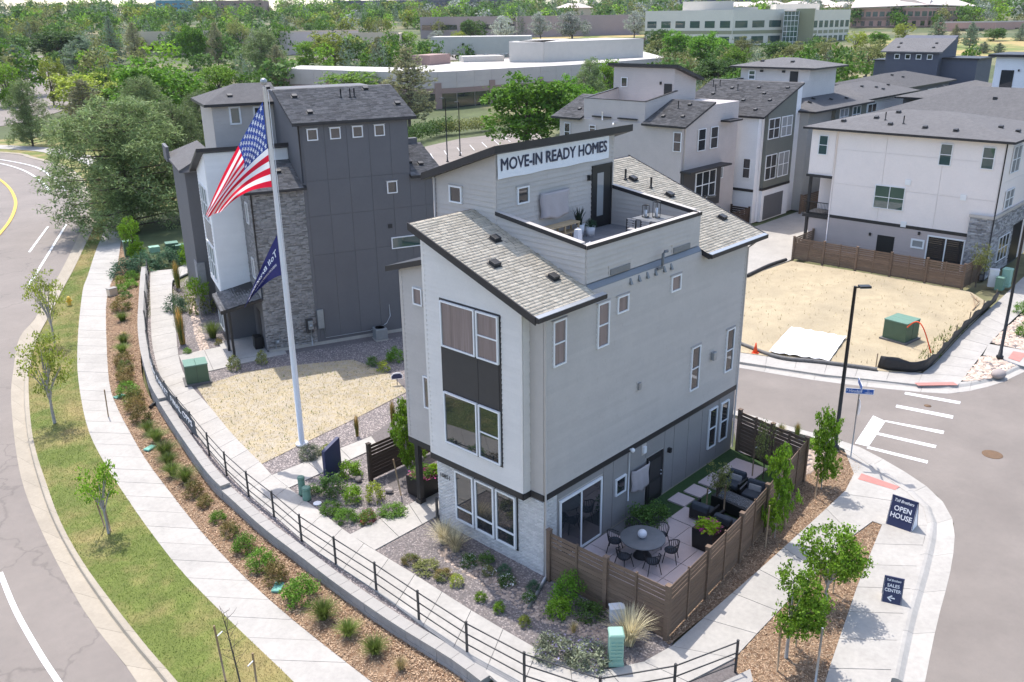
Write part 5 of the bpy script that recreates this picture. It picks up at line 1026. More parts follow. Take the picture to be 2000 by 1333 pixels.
for i, p in enumerate(gp_): 
    lift = 0 if p[1] < 13.2 else .06
    MB().box(-.03, .03, -.03, .03, -.1, 1.12).box(-.035, .035, -.035, .035, 1.12, 1.135).build('post', M['rail_metal'], GR, (p[0], p[1], -.22))
    if i:
        o = gp_[i - 1]
        for z in (1.06, .68, .30): MB().tube([(o[0], o[1], -.22 + z), (p[0], p[1], -.22 + z)], .022, 6).build('rail', M['rail_metal'], GR)
# printed fence banner
FB = empty('fence_banner', (0, 0, 0), 0, 'dark printed cloth banner tied to the guard rail', 'banner')
bp = [np.array(gp_[k], float) for k in (17, 16, 15, 14, 13)]; bp.append(np.array(gp_[13]) * .6 + np.array(gp_[12]) * .4)
bl = resamp(bp, 40); bd = np.gradient(bl[:, :2], axis=0); bd /= np.linalg.norm(bd, axis=1)[:, None]; bnr = np.stack([bd[:, 1], -bd[:, 0]], 1)
if bnr[20] @ (np.array(cl[:2]) - bl[20, :2]) < 0: bnr = -bnr
V = []; 
for j in range(5):
    for i in range(41): w_ = .035 + .02 * math.sin(i * .9 + j); V.append((bl[i, 0] + bnr[i, 0] * w_, bl[i, 1] + bnr[i, 1] * w_, -.22 + .14 + .9 * j / 4 + .02 * math.sin(i * .7) * (j == 0)))
link('cloth', npmesh('cloth', V, [(j * 41 + i, j * 41 + i + 1, (j + 1) * 41 + i + 1, (j + 1) * 41 + i) for j in range(4) for i in range(40)], M['banner_grey'], True), FB)
me = text_mesh('ESIGHT MARKET  FINAL OPPS', .42, heavy=.003); me.materials.clear(); me.materials.append(M['sign_white']); xs = [v.co.x for v in me.vertices]; x0, x1 = min(xs), max(xs)
for v in me.vertices:
    t = (v.co.x - x0) / (x1 - x0) * 34 + 4; i = min(39, int(t)); f = t - i; P = bl[i] * (1 - f) + bl[i + 1] * f; n_ = bnr[i]; v.co = (P[0] + n_[0] * (.065 + v.co.z), P[1] + n_[1] * (.065 + v.co.z), -.22 + .66 + v.co.y)
link('lettering', me, FB)
# ---------------- slat fences ----------------
def slat_fence(name, runs, label, mt, base=-.22, top=1.72, slats=11, cap=True, mid=True, open_top=4, slat_mt=None, cat='fence'):
    root = empty(name, (runs[0][0][0], runs[0][0][1], 0), 0, label, cat); ox, oy = runs[0][0][:2]
    done = set()
    for run in runs:
        for i, p in enumerate(run):
            k = (round(p[0], 2), round(p[1], 2))
            if k not in done:
                done.add(k); a = math.atan2(run[1][1] - run[0][1], run[1][0] - run[0][0])
                MB().box(-.075, .075, -.075, .075, base - .1, top + .04).box(-.09, .09, -.09, .09, top + .04, top + .075).build('post', mt, root, (p[0] - ox, p[1] - oy, 0), a)
            if i == 0: continue
            o = run[i - 1]; d = Vector((p[0] - o[0], p[1] - o[1], 0)); L = d.length; a = math.atan2(d.y, d.x); ms = M_ = Matrix.Translation((o[0] - ox, o[1] - oy, 0)) @ Matrix.Rotation(a, 4, 'Z')
            H_ = top - base - .06; pit = H_ / slats
            me = None
            for k in range(slats):
                gap = .035 if k >= slats - open_top else .014; z0 = base + .05 + k * pit
                o_ = MB().box(.075, L - .075, -.012 + random.uniform(-.003, .003), .012, z0, z0 + pit - gap).build('slat', slat_mt or mt, root); o_.matrix_local = ms
            if mid:
                for yy in (-.03,): MB().box(L / 2 - .035, L / 2 + .035, -.045, -.013, base, top).build('batten', mt, root).matrix_local = ms
                MB().box(L / 2 - .035, L / 2 + .035, .013, .045, base, top).build('batten', mt, root).matrix_local = ms
    return root
fp = [(0, -5.03), (2.62, -4.82), (5.2, -4.6), (7.6, -4.3), (9.9, -3.98), (12.15, -3.66)]
slat_fence('patio_fence', [[(-.08, -.32), (-.06, -2.7), (0, -5.03)], fp, [(12.15, -3.66), (12.42, -2.0), (12.75, -.28)]], 'brown horizontal slat fence round the patio of the grey house', M['wood_fence'])
slat_fence('lot_fence', [[(47.9, 12.9), (44.5, 12.85), (44.5, 10.4), (44.5, 7.85), (44.5, 5.3), (44.5, 2.8), (44.5, .3), (47.6, .2)]], 'brown horizontal slat fence before the cream house', M['wood_fence'], top=1.55)
a0 = (0.17,9.76,-0.22); slat_fence('entry_screen', [[a0[:2], (a0[0] + 2.1, a0[1]), (a0[0] + 4.2, a0[1])]], 'dark slat screen between monument walk and front door', M['wood_dark'], top=1.45, slats=10, mid=False)
slat_fence('alley_fence', [[(52.6, 21.2), (52.6, 23.0)], [(44.4, 21.6), (52.6, 21.2)]], 'dark slat fence between the grey and the white houses', M['wood_dark'], top=1.5, slats=9, mid=False)
slat_fence('alley_gate_fence', [[(60.8, 20.2), (64.5, 20.0), (68, 20.0)]], 'brown slat fence beside the far end of the alley', M['wood_fence'], top=1.5, slats=9, mid=False)
# ---------------- patio ----------------
pz = -.1
sheet('patio_turf', [(.05, -.02, 0), (.05, -4.95, 0), (12.1, -3.6, 0), (12.6, -.02, 0)], M['turf'], pz - .06)
PT_ = sheet('patio', [(.15, -.05, 0), (.15, -4.3, 0), (5.9, -4.1, 0), (5.9, -.05, 0)], M['mortar_dark'], pz - .03)
def paver(x0, x1, y0, y1, par): MB().box(x0 + .012, x1 - .012, y0 + .012, y1 - .012, pz - .06, pz).build('paver', M['paver'], par)
for i in range(5):
    for j in range(4):
        x0, x1, y0, y1 = .15 + i * 1.15, .15 + (i + 1) * 1.15, -.1 - (j + 1) * 1.05, -.1 - j * 1.05
        if j == 0 and i in (3, 4): continue
        paver(x0, x1, y0, y1, PT_)
for x0, x1, y0, y1 in ((5.92, 7.0, -3.0, -1.25), (6.95, 7.75, -1.25, -.45), (7.95, 8.75, -1.35, -.55), (8.95, 10.1, -1.5, -.6), (10.3, 11.9, -2.2, -.7)): paver(x0, x1, y0, y1, PT_)
MB().box(.15, 5.9, -4.36, -4.31, -.3, pz + .02).build('patio_edge', M['wood_fence'], PT_)
def dining_chair(loc, rz, lb):
    r = empty('dining_chair', loc, rz, lb, 'chair', 'dining chairs round the patio table')
    MB().lathe([(.02, .40), (.22, .40), (.235, .43), (.22, .46), (.02, .46)], n=16).build('seat', M['cushion'], r)
    for sx, sy in ((-1, -1), (1, -1), (-1, 1), (1, 1)): MB().tube([(sx * .17, sy * .17, .42), (sx * .25, sy * .25, 0)], .016, 6).build('leg', M['black_metal'], r)
    arc = [(.27 * math.cos(a), .27 * math.sin(a)) for a in np.linspace(R_(-20), R_(200), 15)]
    MB().tube([(x * 1.08, y * 1.08, .64 + .15 * max(0, y / .27)) for x, y in arc], .016, 6).build('back_rail', M['black_metal'], r)
    for i, (x, y) in enumerate(arc): MB().tube([(x * .85, y * .85, .42), (x * 1.08, y * 1.08, .64 + .15 * max(0, y / .27))], .012, 4).build('back_cord', M['plastic_dark'], r)
tc = (3.1, -1.95, pz)
tb = empty('patio_table', tc, 0, 'round grey dining table on the patio', 'table')
MB().lathe([(.02, .70), (.76, .70), (.80, .72), (.80, .75), (.78, .765), (.02, .765)], n=40).build('table_top', M['table_top'], tb); MB().lathe([(.34, 0), (.30, .05), (.16, .25), (.14, .5), (.28, .70)], n=16).build('pedestal', M['plastic_dark'], tb)
tag(MB().ball((0, 0, .16), .165, 20, 12).build('globe_ornament', M['ball_white'], None, (tc[0] - .05, tc[1], pz + .765)), 'white ball ornament in the middle of the round patio table', 'ornament')
for k, lb in enumerate(('nearest the brown planter box', 'at the side towards the fire pit', 'between house wall and table', 'nearest the sliding door', 'at the corner side of the fence', 'facing the long slat fence')):
    a = R_(-65 + 60 * k); dining_chair((tc[0] + 1.0 * math.cos(a), tc[1] + 1.0 * math.sin(a), pz), a - math.pi / 2, 'black cord dining chair ' + lb)
def lounge(loc, rz, lb):
    r = empty('lounge_chair', loc, rz, lb, 'armchair', 'grey lounge chairs round the fire pit')
    for s in (-1, 1): MB().box(s * .40 - .04, s * .40 + .04, -.38, .40, .03, .56).build('arm', M['black_metal'], r, bevel=.01)
    MB().box(-.36, .36, -.38, .38, .10, .22).build('base', M['black_metal'], r); MB().box(-.36, .36, .36, .42, .10, .68).build('back_frame', M['black_metal'], r)
    MB().box(-.355, .355, -.37, .25, .22, .40).build('seat_cushion', M['cushion'], r, bevel=.05)
    MB().box(-.355, .355, .12, .35, .36, .80, Matrix.Rotation(R_(-8), 4, 'X')).build('back_cushion', M['cushion'], r, bevel=.06)
    MB().box(-.26, .26, .0, .10, .40, .66, Matrix.Rotation(R_(-14), 4, 'X')).build('pillow', M['pillow'], r, bevel=.045)
lounge((9.35, -2.0, pz), R_(-88), 'grey cushioned lounge chair with pillow farthest along the house wall'); lounge((9.1, -3.0, pz), R_(-84), 'grey cushioned lounge chair with pillow beside the far slat fence corner')
lounge((6.75, -2.25, pz), R_(92), 'dark backed lounge chair between stepping pavers and fire pit'); lounge((6.55, -3.35, pz), R_(88), 'dark backed lounge chair behind the flower planter')
fpit = empty('fire_pit', (8.0, -2.95, pz), R_(-4), 'long black fire pit table filled with glass chips', 'fire pit'); MB().box(-.4, .4, -.95, .95, 0, .48).build('body', M['planter_black'], fpit, bevel=.01); MB().box(-.3, .3, -.85, .85, .48, .50).build('glass_bed', M['fire_glass'], fpit)
tag(stones('glass_chips', [(7.75, -3.75), (8.3, -3.75), (8.25, -2.15), (7.7, -2.15)], pz + .5, 500, .022, M['fire_glass']), None); bpy.data.objects['glass_chips'].parent = fpit; bpy.data.objects['glass_chips'].matrix_parent_inverse = (Matrix.Translation((8.0, -2.95, pz)) @ Matrix.Rotation(R_(-4), 4, 'Z')).inverted(); bpy.data.objects['glass_chips']['kind'] = 'stuff'
# covered television on the wall
def cover(name, label, pl, s0, s1, z0, z1, dep, droop):
    nx, nz = 14, 10; V = []
    for j in range(nz + 1):
        for i in range(nx + 1):
            u, v = i / nx, j / nz; ed = min(u, 1 - u, .12) / .12; d = .06 + dep * (.25 + .75 * ed ** .5) + .025 * math.sin(u * 17 + v * 3) * (1 - v) ** .5
            zz = z0 + (z1 - z0) * v - droop * math.sin(math.pi * u) * (1 - v) + (.04 * math.sin(u * 9)) * (1 - v); V.append(pl.p(s0 + (s1 - s0) * (u + .02 * math.sin(v * 7 + u)), zz, d))
    o = link(name, npmesh(name, V, [(j * (nx + 1) + i, j * (nx + 1) + i + 1, (j + 1) * (nx + 1) + i + 1, (j + 1) * (nx + 1) + i) for j in range(nz) for i in range(nx)], M['cloth_grey'], True))
    so_ = o.modifiers.new('solid', 'SOLIDIFY'); so_.thickness = .015; return tag(o, label, 'cover')
cover('screen_cover', 'taupe cloth cover over a screen beside the black patio door', PR, 4.92, 6.05, .98, 1.85, .16, .12)
# flower planter and box planters
def planter(name, loc, size, h, label, rz=0):
    r = empty(name, loc, rz, label, 'planter'); s = size / 2; MB().hexa([(-s * .93, -s * .93, 0), (s * .93, -s * .93, 0), (s * .93, s * .93, 0), (-s * .93, s * .93, 0)], [(-s, -s, h), (s, -s, h), (s, s, h), (-s, s, h)]).build('box', M['planter_black'], r, bevel=.01); MB().box(-s + .04, s - .04, -s + .04, s - .04, h - .02, h + .01).build('soil', M['mulch'], r); return r
planter('planter_box', (5.15, -3.35, pz), .85, .80, 'black square planter with lime foliage beside the patio table')
planter('planter_box', (.95, 7.35, -.2), .95, .85, 'black square planter with pink flowers at the front door')
tag(MB().box(.25, .85, -2.9, -1.1, -.2, .12).box(.3, .8, -2.85, -2.1, .12, .2).build('window_well', M['metal_flash'], None, bevel=.01), 'pale metal window well cover inside the near slat fence', 'cover')
# deck furniture
dz = 10.03
cn = empty('console_table', (5.3, 3.75, dz), 0, 'pale wooden console under the cloth cover on the roof deck', 'table')
MB().box(-.85, .85, -.22, .22, .62, .68).build('top', M['wood_pale'], cn)
for x in (-.8, 0, .8): 
    for y in (-.18, .18): MB().box(x - .03, x + .03, y - .03, y + .03, 0, .62).build('leg', M['wood_pale'], cn)
MB().box(-.8, .8, -.2, .2, .3, .34).build('shelf', M['wood_pale'], cn)
cover('screen_cover', 'pale cloth cover over a screen on the roof deck wall', PT, 4.5, 6.12, 10.98, 11.92, .2, .06)
dt = empty('deck_table', (8.0, 1.5, dz), 0, 'high black table on the roof deck', 'table'); MB().box(-.62, .62, -.55, .55, .74, .79).build('table_top', M['table_top'], dt)
for x in (-.57, .57):
    for y in (-.5, .5): MB().box(x - .025, x + .025, y - .025, y + .025, 0, .74).build('leg', M['black_metal'], dt)
def lantern(loc, h, r, lb):
    o = empty('lantern', loc, 0, lb, 'lantern')
    for z in (.01, h): MB().lathe([(r, z - .012), (r, z + .012), (r - .02, z + .012), (r - .02, z - .012)], n=16).build('ring', M['black_metal'], o)
    for k in range(4): a = k * math.pi / 2 + .4; MB().tube([(r * math.cos(a), r * math.sin(a), 0), (r * math.cos(a), r * math.sin(a), h)], .012, 5).build('bar', M['black_metal'], o)
    MB().lathe([(.055, .02), (.055, h * .6)], n=12).build('candle', M['ball_white'], o)
lantern((7.85, 1.75, dz + .79), .45, .13, 'smaller black lantern with white candle on the deck table'); lantern((8.05, 1.4, dz + .79), .6, .14, 'taller black lantern with white candle on the deck table')
def stool(loc, lb):
    o = empty('deck_chair', loc, R_(90), lb, 'chair'); MB().box(-.22, .22, -.22, .22, .42, .47).build('seat', M['pillow'], o)
    for x in (-.2, .2):
        for y in (-.2, .2): MB().box(x - .02, x + .02, y - .02, y + .02, 0, .42 if y < 0 else .85).build('leg', M['black_metal'], o)
    for z in (.55, .64, .73, .82): MB().box(-.2, .2, .185, .215, z, z + .05).build('back_slat', M['pillow'], o)
stool((7.15, 1.75, dz), 'woven deck chair at the left end of the high table'); stool((7.2, 1.15, dz), 'woven deck chair nearest the front parapet')
def pot(loc, r0, r1, h, lb, n=20, nm='plant_pot'): return tag(MB().lathe([(r0, 0), (r1, h), (r1 - .03, h), (r0 - .02, h * .4)], n=n).build(nm, M['white_pot'], None, loc), lb, 'pot')
pot((6.35, 3.75, dz), .17, .22, .5, 'tall white pot with spiky agave on the roof deck'); pot((6.75, 3.5, dz), .15, .19, .38, 'low white pot with a small succulent on the roof deck')
for k, (x, y, lb) in enumerate(((4.55, 2.35, 'white tapered lamp standing before the agave pot on the deck'), (3.2, .75, 'white tapered lamp at the front corner of the deck'))):
    zz = 10.03; r = empty('tapered_lamp', (x, y, zz), 0, lb, 'lamp'); MB().lathe([(.30, 0), (.30, .06), (.02, .06)], n=4).build('base', M['white_pot'], r); MB().lathe([(.20, .06), (.13, .82)], n=4).build('shade', M['ball_white'], r); MB().ball((0, 0, .85), .03, 8, 6).build('finial', M['ball_white'], r)

# ---------------- plants ----------------
def leafq(P, size, asp=.6, up=.35, out=None):
    """one pointed leaf (4-gon) per point"""
    n = len(P); N = rng.normal(size=(n, 3)); N[:, 2] += up * 2
    if out is not None: N += out * .8
    N /= np.linalg.norm(N, axis=1)[:, None]; t = rng.normal(size=(n, 3)); t -= (t * N).sum(1)[:, None] * N; t /= np.linalg.norm(t, axis=1)[:, None]; b = np.cross(N, t)
    s = (size * rng.uniform(.6, 1.3, n))[:, None]; bend = N * s * .12
    V = np.stack([P + t * s * .5 - bend, P + b * s * asp * .5 + t * s * .05, P - t * s * .5 - bend, P - b * s * asp * .5 + t * s * .05], 1).reshape(-1, 3); return V
def sph(n): v = rng.normal(size=(n, 3)); return v / np.linalg.norm(v, axis=1)[:, None]
def quadF(n): return np.arange(4 * n).reshape(-1, 4)
def crown_pts(lobes, per_lobe, clumps_r, leaves, shell=.55):
    """lobes: (x,y,z,rx,rz); clumps sit on the lobe surfaces, leaves around clumps"""
    C = []
    for x, y, z, rx, rz in lobes:
        d = sph(per_lobe); r = rng.uniform(shell, 1.0, per_lobe) ** .7; C.append(np.array([x, y, z]) + d * r[:, None] * np.array([rx, rx, rz]))
    C = np.concatenate(C); n = len(C) * leaves; c = np.repeat(C, leaves, 0); o = rng.normal(size=(n, 3)) * clumps_r; o[:, 2] *= .7; return c + o, C
def tree_mesh_decid(seed, leaf=.05, per=14, leaves=26, nl=16, zc=.50, rz=.48, rx=.52, flat=1.0, col=False):
    global rng; rng = np.random.default_rng(seed); L = [(0, 0, zc, rx * .55, rz * .7)]
    for k in range(nl):
        d = sph(1)[0]; L.append((d[0] * rx * .58, d[1] * rx * .58, zc + d[2] * rz * .62, rx * rng.uniform(.28, .46), rz * rng.uniform(.28, .46)))
    P, C = crown_pts(L, per, .032, leaves); return P, L
TM = {}
def make_tree(key, kind, seed, leafm, barkm='bark', **k):
    """unit tree: height 1, width 1"""
    global rng; rng = np.random.default_rng(seed)
    trunk = MB()
    if kind == 'decid':
        lf = k.pop('leaf', .05); P, L = tree_mesh_decid(seed, **k); V = leafq(P, lf); trunk.tube([(0, 0, -.02), (.01, 0, .15), (0, .01, .35), (.01, 0, .75)], [.028, .022, .017, .005], 7)
        for x, y, z, a, b in L[1:]: trunk.tube([(0, 0, max(.18, z * .5)), (x * .5, y * .5, z * .78), (x, y, z)], [.012, .008, .003], 5)
    elif kind == 'pine':
        prof = k.get('prof', lambda t: .5 * (1 - t ** 1.8) * (.55 + .45 * math.sin(min(1, t * 3.2) * 1.57))); nb = k.get('nb', 95); tuft = []; z0 = k.get('z0', .12)
        for i in range(nb):
            t = (i + rng.random()) / nb; t = t ** .9; z = z0 + (1 - z0) * t * .97; r = max(.03, prof(t)) * rng.uniform(.6, 1.1); a = i * 2.399 + rng.normal(0, .4); dr = k.get('droop', .12)
            e = np.array([math.cos(a) * r, math.sin(a) * r, z + r * (dr if t > .4 else -dr * .3)]); b0 = np.array([0, 0, z - .02]); trunk.tube([b0, e], [.006 * (1.2 - t), .002], 4, False)
            m = max(2, int(r * k.get('tufts', 22)))
            for j in range(m):
                f = rng.uniform(.3, 1.05); tuft.append(b0 + (e - b0) * f + rng.normal(0, .022, 3) * np.array([1.6, 1.6, k.get('zs', .8)]))
        tuft = np.array(tuft); per = k.get('needles', 13); n = len(tuft) * per; c = np.repeat(tuft, per, 0); d = sph(n); d[:, 2] = np.abs(d[:, 2]) * .7 + .05; out = c.copy(); out[:, 2] = 0; out /= np.linalg.norm(out, axis=1)[:, None] + 1e-6; d = d + out * .5; d /= np.linalg.norm(d, axis=1)[:, None]
        L = k.get('len', .05) * rng.uniform(.6, 1.2, n)[:, None]; s = np.cross(d, sph(n)); s /= np.linalg.norm(s, axis=1)[:, None]; w_ = k.get('wid', .008)
        V = np.stack([c - s * w_ * .5, c + d * L * .5 - s * w_, c + d * L, c + d * L * .5 + s * w_], 1).reshape(-1, 3)
        trunk.tube([(0, 0, -.02), (0, 0, .3), (0, 0, .7), (0, 0, .98)], [.026, .02, .011, .003], 7)
    elif kind == 'lobepine':
        L = []; nl = k.get('nl', 46); pf = k['prof']
        for i in range(nl):
            t = (i + rng.random()) / nl; r = pf(t) * rng.uniform(.55, 1.0); a = i * 2.399 + rng.normal(0, .3); s_ = k.get('ls', .13) * rng.uniform(.7, 1.2) * (1.15 - .5 * t); L.append((math.cos(a) * r, math.sin(a) * r, .08 + .88 * t, s_, s_ * .62))
        for i in range(nl // 2): t = rng.random() * .8; L.append((rng.normal(0, .08), rng.normal(0, .08), .12 + .8 * t, .13, .1))
        P, C = crown_pts(L, k.get('per', 16), .022, k.get('leaves', 15), .45); V = leafq(P, k.get('leaf', .034), .24, .5); trunk.tube([(0, 0, -.02), (.01, 0, .3), (0, 0, .7), (0, 0, .95)], [.024, .02, .011, .003], 7)
        for x, y, z, a, b in L[:nl]: trunk.tube([(0, 0, z - .04), (x * .9, y * .9, z)], [.007, .002], 4, False)
    tm = trunk.v, trunk.f
    me = bpy.data.meshes.new('trunk'); me.from_pydata([tuple(v) for v in trunk.v], [], trunk.f); me.materials.append(M[barkm]); me.polygons.foreach_set('use_smooth', [True] * len(me.polygons))
    TM[key] = (me, npmesh('crown', V, quadF(len(V) // 4), M[leafm]))
make_tree('green1', 'decid', 11, 'leaf_green', leaf=.042, per=18, leaves=26); make_tree('green2', 'decid', 12, 'leaf_bright', leaf=.040, per=18, leaves=26, nl=13); make_tree('dark1', 'decid', 13, 'leaf_dark', leaf=.042, per=18, leaves=24)
make_tree('yellow1', 'decid', 14, 'leaf_yellow', leaf=.042, per=16, leaves=24, nl=9); make_tree('olive1', 'decid', 15, 'leaf_olive', leaf=.034, per=15, leaves=22, nl=14); make_tree('silver1', 'decid', 16, 'leaf_silver', leaf=.036, per=16, leaves=24, nl=12, zc=.55, rz=.42)
make_tree('pine1', 'lobepine', 21, 'needle', nl=50, ls=.13, per=17, leaves=15, leaf=.036, prof=lambda t: .47 * max(.02, 1 - abs((t - .25) / .8) ** 1.8) ** .8); make_tree('pine2', 'pine', 22, 'needle_olive', nb=130, tufts=28, needles=12, len=.045, wid=.006); make_tree('pine3', 'pine', 23, 'needle_blue', nb=130, tufts=30, needles=12, len=.045, wid=.006)
make_tree('spruce1', 'pine', 24, 'needle_blue', nb=150, tufts=26, needles=11, len=.032, wid=.007, z0=.04, droop=-.15, prof=lambda t: .5 * (1 - t) ** .85)
make_tree('bigpine', 'lobepine', 25, 'needle', nl=70, ls=.12, per=20, leaves=17, leaf=.030, prof=lambda t: .47 * max(.02, 1 - abs((t - .35) / .68) ** 2.4) ** .6)
make_tree('slim1', 'decid', 26, 'leaf_bright', leaf=.04, per=16, leaves=22, nl=14, zc=.56, rz=.44, rx=.5)
def tree(key, t, name, label, group=None, rz=None, sx=1):
    x, y, z, h, w_ = t; r = empty(name, (x, y, z), random.uniform(0, 6.28) if rz is None else rz, label, 'tree', group)
    tr, cr_ = TM[key]; s = (w_ * 1.06 * sx, w_ * 1.06 * sx, h * 1.02); link('trunk', tr, r, scale=s); link('crown', cr_, r, scale=s); return r
